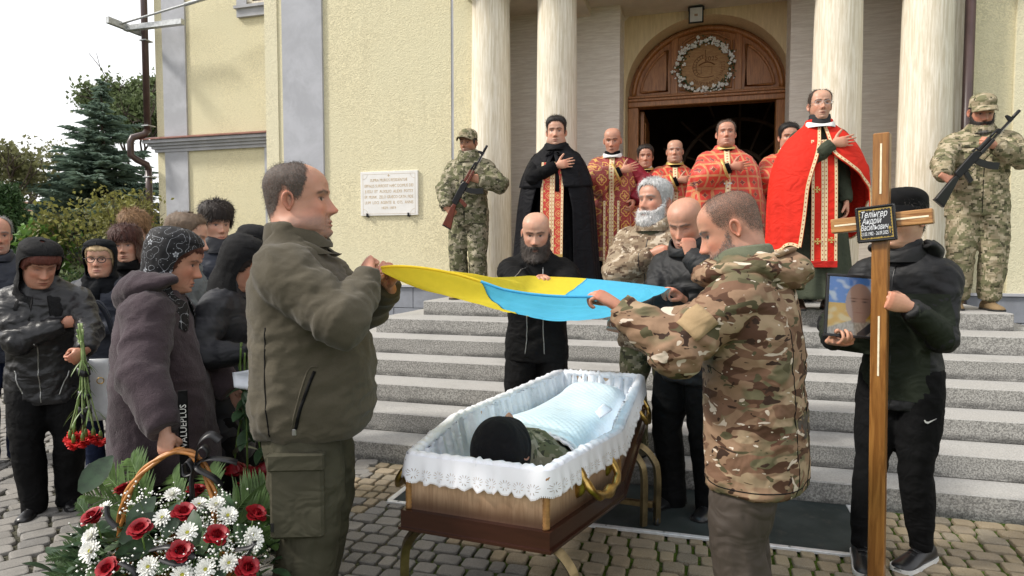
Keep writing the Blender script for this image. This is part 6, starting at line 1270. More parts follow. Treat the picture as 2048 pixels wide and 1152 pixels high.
for nm, idx in (('cape_edge', (slice(None), 1)), ('cape_edge', (slice(None), n_-2))): P.ribbon(nm, 'gold_braid', g_[idx], .024*P.k, nr_[idx], .004, o)
P.ribbon('hem_trim', 'gold_braid', g_[m_-1, 1:-1], .024*P.k, nr_[m_-1, 1:-1], .004, o); cuff(P, 'R', 'cassock_green', .12, .052)
pectoral(P, o, 1.16, 'steel', .045)
# ================================================================== flag
flag = thing('flag', 'blue and yellow flag stretched sagging over the coffin by four men', 'flag', (0, 0, 0))
Lp = spline([(-.475, 2.40, 1.385), (-.12, 2.33, 1.322), (.12, 2.29, 1.292), (.335, 2.28, 1.288)], 60)              # near edge
Rp = spline([(-.47, 2.47, 1.372), (-.22, 2.92, 1.355), (.0, 3.36, 1.335), (.13, 3.575, 1.325), (.34, 3.60, 1.318), (.58, 3.50, 1.30), (.815, 3.345, 1.275)], 60)   # far edge
def fpt(u, v):
    i = u*59; a = Lp[min(58, int(i))]; a = lerp(Lp[min(58, int(i))], Lp[min(59, int(i)+1)], i-min(58, int(i))); c = lerp(Rp[min(58, int(i))], Rp[min(59, int(i)+1)], i-min(58, int(i)))
    p = lerp(a, c, v); sg = math.sin(math.pi*v)**.85*(u**1.15*(1-u)**.75)/.365; z = p[2]-.20*sg
    g = (1-u)**1.4; z += .034*math.sin(v*21+1+u*2)*g*math.sin(math.pi*min(1, u*2.2+.02))+.012*math.sin(v*43+u*5)*g*math.sin(math.pi*min(1, u*1.6+.02))+.010*math.sin(v*11+u*9)*u*math.sin(math.pi*v)+.010*math.sin(28*v)*u**5*math.sin(math.pi*v)+.007*abs(math.sin(9*u+5*v))*sg+.006*math.sin(u*23+v*7)*sg
    y = p[1]+.012*math.sin(u*15+v*5)*sg-.03*math.sin(math.pi*v*.5)*0; roll = math.exp(-(v/.045)**2); z += .012*roll; y -= .004*roll
    return (p[0], y, z)
nv = 70; NY = 46; NBc = 46; cy = []; cbl = []
for j in range(nv):
    v = (j/(nv-1))**1.25; ub = .345+.37*v
    cy.append([fpt(ub*i/(NY-1), v) for i in range(NY)]); cbl.append([fpt(ub+(1-ub)*i/(NBc-1), v) for i in range(NBc)])
def crease(rows, u0, u1):
    Pq = np.array(rows); nvv, nuu = Pq.shape[:2]; vv_ = (np.arange(nvv)/(nvv-1))[:, None]*np.ones((1, nuu)); uu_ = lerp(np.array(u0)[:, None], np.array(u1)[:, None], np.linspace(0, 1, nuu)[None])
    q = np.stack([uu_*2.2+1.3*vv_, vv_*9-uu_*4, 0*uu_+2.5], -1).reshape(-1, 3); w_ = np.stack([pn(q*.7+9), pn(q*.7+21), 0*q[:, 0]], 1); r = 1-2.6*np.abs(pn(q+w_*1.2)); r2 = 1-2.6*np.abs(pn(q*2.3+w_*2+5)); d = (r*.010+r2*.005).reshape(uu_.shape)*np.sin(np.pi*np.clip(uu_, 0, 1))**.5*np.sin(np.pi*vv_)**.4
    Pq[..., 2] += d; Pq[..., 1] += .5*d; return Pq.tolist()
ubs = [.345+.37*(j/(nv-1))**1.25 for j in range(nv)]; cy = crease(cy, [0]*nv, ubs); cbl = crease(cbl, ubs, [1]*nv)
for nm, rows, nn_, mt in (('yellow_half', cy, NY, 'flag_yellow'), ('blue_half', cbl, NBc, 'flag_blue')):
    part(nm, np.array(rows).reshape(-1, 3), grid_faces(nn_, nv), mt, flag)
V, F = tube([(x, y, z+.001) for x, y, z in [c[0] for c in cbl]], .0022, 5); part('seam', V, F, 'flag_blue', flag)
hm = [r[0] for r in cy]; V, F = tube([tuple(p_) for p_ in cy[0]+cbl[0][1:]], [(.005, .005)]*(NY+NBc-1), 8); V = np.array(V); half = NY*8
part('rolled_hem', V[:half], [f for f in F if len(f) == 4 and max(f) < half], 'flag_yellow', flag); 
F2 = [[i-half+8 for i in f] for f in F if len(f) == 4 and min(f) >= half-8]; part('rolled_hem', V[half-8:], F2, 'flag_blue', flag)

# ================================================================== coffin
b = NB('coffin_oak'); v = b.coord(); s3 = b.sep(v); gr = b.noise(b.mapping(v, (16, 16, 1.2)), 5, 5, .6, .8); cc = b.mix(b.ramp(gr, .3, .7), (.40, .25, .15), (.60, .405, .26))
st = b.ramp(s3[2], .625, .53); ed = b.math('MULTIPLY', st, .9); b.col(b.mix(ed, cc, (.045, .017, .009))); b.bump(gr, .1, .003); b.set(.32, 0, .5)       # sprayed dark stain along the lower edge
b = NB('coffin_dark'); v = b.coord(); gr = b.noise(b.mapping(v, (2, 2, 12)), 6, 4); b.col(b.mix(gr, (.024, .008, .005), (.045, .016, .010))); b.set(.22, 0, .5)
simple('rope_wood', (.30, .155, .055), .4, 0, .2, 60); simple('gold_metal', (.50, .33, .10), .28, .95, .3, 25, .1, 90); simple('antique_gold', (.22, .165, .085), .38, .9, .35, 14, .1, 60)
cloth_mat('satin_white', (.84, .86, .93), .38, .03, 700, 0, .12, .5, wrk=.25); cloth_mat('satin_blue', (.70, .85, .94), .34, .05, 800, 0, .12, .5, wrk=.08)
b = NB('lace_white'); uv = b.sep(b.n('ShaderNodeUVMap').outputs[0]); fx = b.math('SUBTRACT', b.math('FRACT', b.math('DIVIDE', uv[0], .05)), .5); fy = b.math('MULTIPLY', b.math('SUBTRACT', uv[1], .36), 2.1); rr = b.math('SQRT', b.math('ADD', b.math('MULTIPLY', fx, fx), b.math('MULTIPLY', fy, fy))); an = b.math('ARCTAN2', fy, fx)
spk = b.math('GREATER_THAN', b.math('COSINE', b.math('MULTIPLY', an, 10)), .86); hole = b.math('MULTIPLY', spk, b.math('MULTIPLY', b.math('GREATER_THAN', rr, .20), b.math('LESS_THAN', rr, .40))); edgeh = b.math('MULTIPLY', b.math('LESS_THAN', uv[1], .06), b.math('GREATER_THAN', b.math('FRACT', b.math('MULTIPLY', uv[0], 320)), .7))
hole = b.math('MAXIMUM', hole, edgeh); b.col((.86, .87, .92)); b.set(.7, 0, .3); t_ = b.n('ShaderNodeBsdfTransparent'); mx = b.n('ShaderNodeMixShader'); b.l(hole, mx.inputs[0]); b.l(b.p.outputs[0], mx.inputs[1]); b.l(t_.outputs[0], mx.inputs[2]); b.l(mx.outputs[0], b.out.inputs[0])
CO = Vector((-.131, 2.267, 0)); CA = R(-21)
coffin = thing('coffin', 'open oak coffin lined with white satin and lace on a gold stand', 'coffin', CO, CA)
HEX = [(-.265, 0), (.265, 0), (.39, .57), (.265, 1.84), (-.245, 1.84), (-.36, .57)]
def hexoff(d): 
    out = []
    for i in range(6):
        p0, p1, p2 = Vector(HEX[i-1]), Vector(HEX[i]), Vector(HEX[(i+1) % 6]); n1 = Vector(((p1-p0).y, -(p1-p0).x)).normalized(); n2 = Vector(((p2-p1).y, -(p2-p1).x)).normalized(); bis = (n1+n2); out.append(tuple(p1+bis*(d/(bis.dot(n1)))))
    return out
def hexband(d0, d1, z0, z1, zi0=None, name='', mat='', top=True, parent=coffin):
    a, c = hexoff(d0), hexoff(d1); V = [(x, y, z0) for x, y in a]+[(x, y, z1) for x, y in a]+[(x, y, z1) for x, y in c]+[(x, y, z0) for x, y in c]; F = []
    for i in range(6):
        k = (i+1) % 6; F += [[i, k, 6+k, 6+i], [6+i, 6+k, 12+k, 12+i], [12+i, 12+k, 18+k, 18+i], [18+i, 18+k, k, i]]
    return part(name, V, F, mat, parent, False)
# six side boards
a_, c_ = hexoff(0), hexoff(-.024)
for i in range(6):
    k = (i+1) % 6; V = [(a_[i][0], a_[i][1], .515), (a_[k][0], a_[k][1], .515), (a_[k][0], a_[k][1], .708), (a_[i][0], a_[i][1], .708), (c_[i][0], c_[i][1], .515), (c_[k][0], c_[k][1], .515), (c_[k][0], c_[k][1], .708), (c_[i][0], c_[i][1], .725)]
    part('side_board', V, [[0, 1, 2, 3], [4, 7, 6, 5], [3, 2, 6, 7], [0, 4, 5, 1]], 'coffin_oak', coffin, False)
hexband(.022, -.03, .448, .522, None, 'base_plinth', 'coffin_dark'); hexband(.030, .0, .452, .462, None, 'base_moulding', 'coffin_dark')
part('bottom_board', [(x, y, .46) for x, y in hexoff(-.001)]+[(x, y, .50) for x, y in hexoff(-.001)], [list(range(6))[::-1], list(range(6, 12))], 'coffin_dark', coffin, False)
for i in range(6):
    x, y = hexoff(-.003)[i]; pts = [(x, y, .523+.18*t/24) for t in range(25)]
    V, F = tube(pts, .0125, 10, True, None, lambda t, th: 1+.16*math.sin(2*th+t*70)); part('rope_corner', V, F, 'rope_wood', coffin)
# rim path
def rimpath(d, per=40):
    q = hexoff(d); out = []
    for i in range(6):
        p0, p1 = Vector(q[i]), Vector(q[(i+1) % 6]); n_ = max(4, int((p1-p0).length/.012)); out += [tuple(p0.lerp(p1, t/n_)) for t in range(n_)]
    P_ = np.array(out)
    for _ in range(3): P_ = (np.roll(P_, 1, 0)+2*P_+np.roll(P_, -1, 0))/4
    return P_
rp = rimpath(-.010); nR = len(rp); Ls = np.concatenate([[0], np.cumsum(np.linalg.norm(np.diff(rp, axis=0), axis=1))]); tot = Ls[-1]+.012
tn = np.roll(rp, -1, 0)-np.roll(rp, 1, 0); tn /= np.linalg.norm(tn, axis=1, keepdims=True); on = np.stack([tn[:, 1], -tn[:, 0]], 1)
puck = pn(np.stack([Ls*62, Ls*0, Ls*0+3], 1)); puck2 = pn(np.stack([Ls*24, Ls*0, Ls*0+8], 1))
V = []; na = 12
for i in range(nR):
    for k in range(na):
        t = 2*math.pi*k/na; r_ = .020+.016*puck[i]*(1+math.sin(t))*.6+.006*puck2[i]; V.append((rp[i, 0]+on[i, 0]*r_*1.15*math.cos(t), rp[i, 1]+on[i, 1]*r_*1.15*math.cos(t), .715+r_*math.sin(t)))
part('ruffled_rim', V, [[i*na+k, i*na+(k+1) % na, ((i+1) % nR)*na+(k+1) % na, ((i+1) % nR)*na+k] for i in range(nR) for k in range(na)], 'satin_white', coffin)
# outer lace frill
rows = 12; V = []; UVs = []
for j in range(rows):
    t = j/(rows-1)
    for i in range(nR):
        sc = abs(math.sin(math.pi*Ls[i]/.05)); low = .088+.020*sc**.6-.010; out = .024+.012*math.sin(math.pi*.5*t)+.008*t*math.sin(Ls[i]*95+2*puck2[i]*4)+.007*t*puck2[i]*2
        V.append((rp[i, 0]+on[i, 0]*out, rp[i, 1]+on[i, 1]*out, .724-low*t)); UVs.append((Ls[i], 1-t))
part('lace_frill', V, [[j*nR+i, j*nR+(i+1) % nR, (j+1)*nR+(i+1) % nR, (j+1)*nR+i] for j in range(rows-1) for i in range(nR)], 'lace_white', coffin, True, None, UVs)
# inner gathered lining
V = []; rows = 16
for j in range(rows):
    t = j/(rows-1)
    for i in range(nR):
        inn = .020+.050*t+.016*math.sin(Ls[i]*118+3*puck2[i]*3)*(1-.3*t)+.016*puck[i]*(.5+t); V.append((rp[i, 0]-on[i, 0]*inn, rp[i, 1]-on[i, 1]*inn, .717-.20*t))
part('gathered_lining', V, [[j*nR+i, (j+1)*nR+i, (j+1)*nR+(i+1) % nR, j*nR+(i+1) % nR] for j in range(rows-1) for i in range(nR)], 'satin_white', coffin)
part('mattress', [(x, y, .51) for x, y in hexoff(-.05)]+[(x*.96, y*.96+.03, .545) for x, y in hexoff(-.06)], [list(range(6, 12))]+[[i, (i+1) % 6, 6+(i+1) % 6, 6+i] for i in range(6)], 'satin_white', coffin)
# handles
def handle(y, side):
    x0 = float(np.interp(y, [0, .56, 1.86], [.265, .355, .245])); sl = (.09/.56 if y < .56 else -.11/1.3); ang = -math.atan(sl)*side; M = Matrix.Translation((side*x0, y, .615)) @ Matrix.Rotation(ang, 4, 'Z') @ Matrix.Scale(side, 4, (1, 0, 0))
    h = bpy.data.objects.new('handle', None); COL.objects.link(h); h.parent = coffin
    q = spline([(.012, -.125, .03), (.04, -.13, .025), (.072, -.118, -.022), (.082, -.075, -.047), (.085, 0, -.055), (.082, .075, -.047), (.072, .118, -.022), (.04, .13, .025), (.012, .125, .03)], 48)
    V, F = tube(q, [(.0165+.006*math.exp(-((t-.5)/.08)**2)+.004*math.sin(t*40), .0135) for t in np.linspace(0, 1, 48)], 10); o = part('bar', [(M @ Vector(v))[:] for v in V], F, 'gold_metal', h)
    for s in (-1, 1):
        V, F = tube(spline([(.0, s*.125, -.035), (.022, s*.127, -.02), (.030, s*.127, .01), (.026, s*.127, .035), (.012, s*.13, .055), (.0, s*.13, .06)], 14), [(.014+.006*math.sin(t*3.1), .022) for t in np.linspace(0, 1, 14)], 10, True, (0, 1, 0)); part('mount', [(M @ Vector(v))[:] for v in V], F, 'gold_metal', h)
    V, F = tube([(.0, 0, -.005), (.006, 0, -.005)], [.05, .046], 18); part('plate', [(M @ Vector(v))[:] for v in V], F, 'gold_metal', h); return h
for y, sd_ in ((.34, 1), (1.45, 1), (.20, -1), (1.45, -1)): handle(y, sd_)
# stand
stand = thing('coffin_stand', 'gold painted folding metal stand with arched legs under the coffin', 'stand', CO, CA)
def arch(y, hw, name='arch'):
    pts = [(-hw, y, .02), (-hw, y, .28), (-hw+.03, y, .37), (-hw+.10, y, .425), (-hw+.2, y, .434), (hw-.2, y, .434), (hw-.10, y, .425), (hw-.03, y, .37), (hw, y, .28), (hw, y, .02)]; q = spline(pts, 60); V, F = tube(q, [(.030, .020)]*60, 4, True, (0, 1, 0)); return part(name, V, F, 'antique_gold', stand, False)
arch(.10, .34); arch(1.42, .42); arch(1.36, .36, 'inner_arch')
for s in (-1, 1): MB().box((s*.20-.015, .1, .412), (s*.20+.015, 1.42, .434), bev=.003).build('rail', 'antique_gold', stand)
MB().box((-.40, 1.40, .10), (.40, 1.43, .13), bev=.003).build('cross_bar', 'antique_gold', stand); MB().box((-.33, .09, .10), (.33, .12, .125), bev=.003).build('cross_bar', 'antique_gold', stand)
for s, y in ((-1, .1), (1, .1), (-1, 1.42), (1, 1.42)):
    hw = .34 if y < 1 else .42; V, F = tube([(s*hw-.012, y, .028), (s*hw+.012, y, .028)], .028, 14); part('caster', V, F, 'rubber_black', stand)
# person lying inside
P = Person('person lying in the open coffin in black knit cap and camouflage', 0, 0, 0, 90, 1.60, 19, (0, 14, 0), 1.2, .014)
P.hang('R', -.05, -.10); P.hang('L', -.05, -.10); P.stand(.07); h = make_head(41, 60, 54, SK['pale'], (.05, .04, .035), 0, None, 0, 1, .2, 1, .4, lids=1.0); P.skin(h, .007); P.cap('black_knit', False, 'knit_cap', -.045, True)
P.jacket('digital_mm14', mod(MALE, .80, .95)); P.collar('digital_mm14', 1.44, 1.53, .11, .10, .014, .014, .02); P.trousers('digital_mm14', (.085, .08, .065, .06, .055), waist=(.15, .10, .10))
ax_ = Vector((math.sin(R(21)), math.cos(R(21)), 0)); pp_ = Vector((math.cos(R(21)), -math.sin(R(21)), 0)); org = CO+ax_*1.71+Vector((0, 0, .55))
P.root.matrix_world = Matrix(((pp_.x, 0, -ax_.x, org.x), (pp_.y, 0, -ax_.y, org.y), (0, 1, 0, org.z), (0, 0, 0, 1)))
# quilted cover
cov = thing('burial_cover', 'pale blue quilted satin cover laid over the body in the coffin', 'blanket', CO, CA); V = []; nx_, ny_ = 120, 190
for j in range(ny_):
    y = .60+1.19*j/(ny_-1); hw = float(np.interp(y, [0, .56, 1.86], [.265, .355, .245]))-.062
    for i in range(nx_):
        f = i/(nx_-1)*2-1; x = f*hw; edge = abs(f); z = .56+.128*(1-edge**6.0)*(.75+.25*math.exp(-((y-.72)/.25)**2))+.035*math.exp(-((y-1.68)/.09)**2)*(1-edge**2)+.016*math.exp(-((y-.62)/.03)**2)*(1-edge**2)
        a, c = (x+y)*math.pi/.042, (x-y)*math.pi/.042; z += .0030*(abs(math.sin(a)*math.sin(c)))**.5+.008*math.sin(y*9+x*6)*(1-edge); yy = y-.10*f*max(0, 1-(y-.6)/.5)-.015*math.sin(3*f)*max(0, 1-(y-.6)/.3); V.append((x, yy, z))
vv, ff, nn = evalmods(V, grid_faces(nx_, ny_), [('SOLIDIFY', dict(thickness=.016, offset=-1))]); part('quilt', vv, ff, 'satin_blue', cov)
V = []
for i in range(60):
    f = i/59*2-1; x = f*.28
    for k in range(10): t = 2*math.pi*k/10; V.append((x, .60-.10*f+.016*math.cos(t), .682-.11*abs(f)**4+.012*math.sin(t)+.004*math.sin(f*40)))
part('turned_edge', V, [[i*10+k, i*10+(k+1) % 10, (i+1)*10+(k+1) % 10, (i+1)*10+k] for i in range(59) for k in range(10)], 'satin_white', cov)
for i in range(1):
    q = spline([(.22-.03*i, .9+.16*i, .70), (.26, .93+.16*i, .73), (.24, 1.0+.16*i, .72), (.21, 1.02+.16*i, .69)], 16); V, F = tube(q, [(.022, .003)]*16, 8); part('satin_bow', V, F, 'satin_white', cov)

# ================================================================== cross
b = NB('cross_wood'); v = b.coord(); gr = b.noise(b.mapping(v, (10, 10, .8)), 5, 5, .6, 1.0); b.col(b.mix(b.ramp(gr, .3, .72), (.17, .065, .014), (.33, .15, .038))); b.bump(gr, .08, .003); b.set(.28, 0, .5)
b = NB('cross_bar_wood'); v = b.coord(); gr = b.noise(b.mapping(v, (1.0, 12, 12)), 6, 5, .6, 1.4); b.col(b.mix(b.ramp(gr, .35, .65), (.21, .085, .022), (.44, .23, .085))); b.bump(gr, .08, .003); b.set(.3, 0, .5)
simple('inlay_pale', (.78, .70, .52), .5, 0, .1, 40); simple('plaque_black', (.010, .010, .011), .12, 0, .1, 30); simple('plaque_gold', (.60, .42, .10), .35, .6, .2, 80); simple('letter_white', (.72, .74, .78), .4, 0, .03)
cr = thing('grave_cross', 'tall brown wooden grave cross with black nameplate held upright', 'cross', (1.585, 2.80, 0), R(-37)); cr.rotation_euler = (0, R(-.8), R(-37))
MB().box((-.031, -.031, .0), (.031, .031, 1.955), bev=.004).build('post', 'cross_wood', cr)
Mb = Matrix.Translation((0, 0, 1.585)) @ Matrix.Rotation(R(-4.5), 4, 'Y')
MB().box((-.19, -.036, -.031), (.19, .030, .031), bev=.004, M=Mb).build('crossbar', 'cross_bar_wood', cr)
for a, bb, M_ in (((-.003, -.0325, 1.70), (.004, -.0305, 1.91), None), ((-.003, -.0325, .93), (.004, -.0305, 1.185), None), ((-.175, -.0375, -.003), (-.06, -.0355, .004), Mb), ((.06, -.0375, -.003), (.175, -.0355, .004), Mb)): MB().box(a, bb, M=M_).build('inlay', 'inlay_pale', cr)
Mp = Matrix.Translation((-.012, -.046, 1.575)) @ Matrix.Rotation(R(-5), 4, 'Y') @ Matrix.Diagonal((.74, 1, .84, 1))
pl = MB().box((-.100, -.006, -.090), (.100, .006, .090), bev=.003, M=Mp).build('nameplate', 'plaque_black', cr)
fr_ = [(-.094, -.0065, -.084), (.094, -.0065, -.084), (.094, -.0065, .084), (-.094, -.0065, .084)]; V, F = tube([Mp @ Vector(p) for p in fr_ for _ in (0,)], .005, 6, False, None, None, True)
for i in range(4):
    p0, p1 = Vector(fr_[i]), Vector(fr_[(i+1) % 4]); n_ = 40; V, F = tube([Mp @ p0.lerp(p1, t/n_) for t in range(n_+1)], .0055, 8, True, None, lambda t, th: 1+.2*math.sin(2*th+t*150)); part('rope_frame', V, F, 'plaque_black', pl)
m = MB()
for i in range(4):
    p0, p1 = Vector(fr_[i])*.86, Vector(fr_[(i+1) % 4])*.86; p0.y = p1.y = -.0068
    for t in range(28):
        c_ = p0.lerp(p1, t/28); m.box((c_.x-.0026, -.0072, c_.z-.0012), (c_.x+.0018, -.0062, c_.z+.0022), M=Mp)
        if t % 3 == 0: m.box((c_.x*.965-.002, -.0072, c_.z*.965-.002), (c_.x*.965+.002, -.0061, c_.z*.965+.002), M=Mp)
m.box((.066, -.0074, -.052), (.069, -.0062, -.018), M=Mp).box((.060, -.0073, -.030), (.075, -.0061, -.027), M=Mp).box((.0625, -.0073, -.024), (.0725, -.0061, -.0215), M=Mp); tag(m.build('gilt_border', 'plaque_gold', pl), kind='stuff')
MT = Mp @ Matrix(((1, 0, 0, 0), (0, 0, -1, -.0068), (0, 1, 0, 0), (0, 0, 0, 1)))
text_part([('Телінгер', .044, -.004, .034, .130, .35), ('Андрій', .042, -.020, .002, .100, .35), ('Васильович', .042, -.008, -.030, .140, .35), ('21.03.1982 - 26.09.2025', .026, -.010, -.056, .138, .15)], 1, 'letter_white', pl, M=MT)
text_part([('ТУТ СПОЧИВАЄ', .012, 0, .066, .06, 0), ('ВІЧНА ПАМ’ЯТЬ', .012, 0, -.0755, .062, 0)], 1, 'plaque_gold', pl, 'gilt_lettering', M=MT)

# ================================================================== framed portrait
por = thing('framed_portrait', 'black framed portrait photograph with blue and yellow background', 'picture', px(1708, 676, 2.90), R(-4)); por.rotation_euler = (R(-8), R(4), R(-8))
fw, fh = .255, .28
for a, bb in (((-fw/2, -.008, 0), (fw/2, .01, .012)), ((-fw/2, -.008, fh-.012), (fw/2, .01, fh)), ((-fw/2, -.0079, .012), (-fw/2+.012, .0099, fh-.012)), ((fw/2-.012, -.0079, .012), (fw/2, .0099, fh-.012))): MB().box(a, bb, bev=.002).build('frame_bar', 'black_plastic', por)
b = NB('photo_print'); b.col(b.attr()); b.set(.12, 0, .5)
nx_, nz_ = 90, 110; X_, Z_ = np.meshgrid(np.linspace(-1, 1, nx_), np.linspace(0, 1, nz_)); C = np.zeros((nz_, nx_, 3)); nzv = pn(np.stack([X_*3, Z_*9, X_*0], -1).reshape(-1, 3)).reshape(X_.shape)
C[:] = np.array((.12, .34, .80)); C = lerp(C, np.array((.70, .80, .92)), sstep(nzv, 0, .35)[..., None]); C = np.where((Z_ < .55)[..., None], lerp(np.ones_like(C)*np.array((.86, .56, .10)), np.ones_like(C)*np.array((.92, .78, .45)), sstep(nzv, -.1, .3)[..., None]), C)
xc = (X_-.12); sh = sstep(.30-.16*np.abs(xc)**1.2-Z_, 0, .03); uc = pn(np.stack([X_*14, Z_*16, X_*0+4], -1).reshape(-1, 3)).reshape(X_.shape); C = lerp(C, lerp(np.ones_like(C)*np.array((.52, .48, .42)), np.ones_like(C)*np.array((.68, .64, .58)), sstep(uc, -.1, .1)[..., None]), sh[..., None])
fa = sstep(1-(xc/.50)**2-((Z_-.56)/np.where(Z_ > .56, .34, .33))**2, 0, .06); nk = sstep(.27-np.abs(xc), 0, .02)*sstep(Z_, .2, .24)*sstep(-Z_, -.42, -.36); skn = np.array((.60, .42, .35)); C = lerp(C, skn*.9, nk[..., None]); C = lerp(C, skn*(1-.12*np.abs(xc)[..., None]), fa[..., None])
for ex in (-.20, .20): C = lerp(C, np.array((.10, .09, .10)), (.95*np.exp(-((xc-ex)/.085)**2-((Z_-.585)/.013)**2))[..., None]); C = lerp(C, np.array((.20, .13, .1)), (.9*np.exp(-((xc-ex)/.13)**2-((Z_-.635)/.011)**2))[..., None])
C = lerp(C, np.array((.50, .32, .28)), (.6*np.exp(-((np.abs(xc)-.06)/.03)**2-((Z_-.47)/.012)**2))[..., None]); C = lerp(C, np.array((.48, .26, .24)), (.8*np.exp(-((xc)/.16)**2-((Z_-.395)/.008)**2))[..., None])
rbn = sstep(.09-np.abs((Z_-.02)-(X_-.25)*.42), 0, .01)*(X_ > .1); C = lerp(C, np.array((.10, .11, .13)), rbn[..., None])
V = np.stack([X_*(fw/2-.012), np.full(X_.shape, -.002), .012+Z_*(fh-.024)], -1).reshape(-1, 3); pr = part('print', V, grid_faces(nx_, nz_), 'photo_print', por, False, C.reshape(-1, 3)); MB().box((-fw/2+.004, .0, .004), (fw/2-.004, .008, fh-.004)).build('backing', 'black_plastic', por)
b = NB('clear_glass'); b.set(.02, 0, .5); t_ = b.n('ShaderNodeBsdfTransparent'); gl = b.n('ShaderNodeBsdfGlossy'); gl.inputs['Roughness'].default_value = .03; fz = b.n('ShaderNodeFresnel'); fz.inputs[0].default_value = 1.5; mx = b.n('ShaderNodeMixShader'); b.l(fz.outputs[0], mx.inputs[0]); b.l(t_.outputs[0], mx.inputs[1]); b.l(gl.outputs[0], mx.inputs[2]); b.l(mx.outputs[0], b.out.inputs[0])
part('glass', [(-fw/2+.011, -.005, .011), (fw/2-.011, -.005, .011), (fw/2-.011, -.005, fh-.011), (-fw/2+.011, -.005, fh-.011)], [[0, 1, 2, 3]], 'clear_glass', por, False)

# ================================================================== entrance mat
b = NB('mat_rubber'); v = b.coord(); ch = b.math('MULTIPLY', b.math('SINE', b.math('MULTIPLY', b.sep(v)[0], 700)), b.math('SINE', b.math('MULTIPLY', b.sep(v)[1], 700))); cc = b.mix(b.ramp(b.noise(v, 4, 4), .3, .7), (.022, .034, .034), (.055, .07, .07)); dust = b.ramp(b.noise(v, 12, 4, .7), .55, .75); b.col(b.mix(b.math('MULTIPLY', dust, .35), cc, (.13, .12, .10))); b.bump(ch, .8, .006); b.set(.7, 0, .3)
mat_ = thing('entrance_mat', 'dark green ribbed rubber mat with white metal edging at the steps', 'mat', O, -ANG); MB().box((-.50, -.79, .0), (2.03, -.115, .012), bev=.003).build('mat_sheet', 'mat_rubber', mat_)
simple('edge_alu', (.62, .63, .64), .4, .3, .1, 30)
for a, bb in (((-.52, -.815, .0), (2.05, -.785, .017)), ((-.53, -.786, .0), (-.495, -.12, .0168)), ((2.025, -.786, .0), (2.06, -.12, .0168))): MB().box(a, bb, bev=.003).build('edge_strip', 'edge_alu', mat_)
for i in range(9): V, F = tube([(-.45+i*.3, -.80, .017), (-.45+i*.3, -.80, .0195)], .007, 8); part('screw', V, F, 'zip_steel', mat_)
# ================================================================== flowers
simple('rose_red', (.42, .006, .010), .5, 0, .25, 60); simple('rose_dark', (.26, .005, .012), .5, 0, .25, 60); simple('carnation_red', (.55, .012, .012), .6, 0, .2, 90); simple('mum_centre', (.42, .40, .04), .7, 0, .2, 90); simple('stem_green', (.10, .17, .035), .5, 0, .25, 40); simple('palm_green', (.10, .175, .05), .42, 0, .35, 14); simple('ribbon_black', (.012, .012, .014), .42, 0, .2, 20); simple('wicker', (.40, .165, .04), .4, 0, .25, 40); simple('stem_pale', (.25, .33, .13), .5, 0, .2, 40)
simple('rose_leaf', (.05, .10, .045), .4, 0, .3, 20)
def petal(c, d, upv, w, L, cup, n=4, curl=.3):
    """curved petal patch from base c along d"""
    d = Vector(d).normalized(); upv = Vector(upv).normalized(); s = d.cross(upv).normalized(); V = []
    for j in range(n):
        t = j/(n-1); wid = w*(math.sin(math.pi*(.18+.62*t)))
        for i in range(3):
            f = i-1; V.append((Vector(c)+d*L*t+s*wid*f+upv*(cup*L*(t*t)-curl*L*max(0, t-.75)*2+.35*wid*abs(f)))[:])
    return V, grid_faces(3, n)
_fm = {}
def rose_mesh(kind=0):
    if ('r', kind) in _fm: return _fm[('r', kind)]
    m = MB(); rn = random.Random(kind+5)
    for ring, (np_, tilt, L, w, off) in enumerate(((3, 8, .040, .016, .006), (4, 14, .042, .021, .010), (5, 24, .044, .026, .014), (5, 32, .043, .028, .016), (4, 46, .040, .028, .018))):
        for i in range(np_):
            a = 2*math.pi*(i+.5*ring+rn.random()*.2)/np_; o = Vector((math.cos(a), math.sin(a), 0)); t = R(tilt); d = Vector((0, 0, 1))*math.cos(t)+o*math.sin(t); V, F = petal(o*off*.8+Vector((0, 0, .002*(4-ring))), d, -o*math.cos(t)+Vector((0, 0, math.sin(t)))*.4, w, L, .25, 5, .9 if ring > 1 else .1); m.add(V, F)
    V, F = tube([(0, 0, -.004), (0, 0, .012), (0, 0, .03)], [.012, .022, .010], 10); m.add(V, F); me = mesh_np('rose', m.V, m.F); _fm[('r', kind)] = me; return me
def mum_mesh(kind=0):
    if ('m', kind) in _fm: return _fm[('m', kind)]
    m = MB(); rn = random.Random(kind+50)
    for ring, (np_, tilt, L) in enumerate(((16, 82, .036), (15, 66, .033), (12, 48, .027), (8, 30, .019))):
        for i in range(np_):
            a = 2*math.pi*(i+rn.random()*.5)/np_; o = Vector((math.cos(a), math.sin(a), 0)); t = R(tilt+rn.uniform(-8, 8)); d = Vector((0, 0, 1))*math.cos(t)+o*math.sin(t); V, F = petal(o*.006+Vector((0, 0, .002*ring)), d, Vector((0, 0, 1))*math.sin(t)-o*math.cos(t), .0052, L, .12, 3, .1); m.add(V, F)
    me = mesh_np('mum', m.V, m.F); _fm[('m', kind)] = me; return me
def aim(o, p, d, s):
    q = Vector(d).normalized().to_track_quat('Z', 'Y'); o.matrix_local = Matrix.Translation(p) @ q.to_matrix().to_4x4() @ Matrix.Scale(s, 4)
def leafmesh(L, w, fold=.2, n=6):
    V = []; 
    for j in range(n):
        t = j/(n-1); ww = w*math.sin(math.pi*min(1, t*.93+.05))**.8
        for f in (-1, 0, 1): V.append((f*ww, L*t, -.18*L*t*t+abs(f)*ww*fold))
    return V, grid_faces(3, n)
BK = Vector((-1.185, 2.24, 0))
bas = thing('flower_basket', 'wicker basket of red roses and white chrysanthemums with black ribbon', 'flower basket', BK, 0)
m = MB(); rows = 16
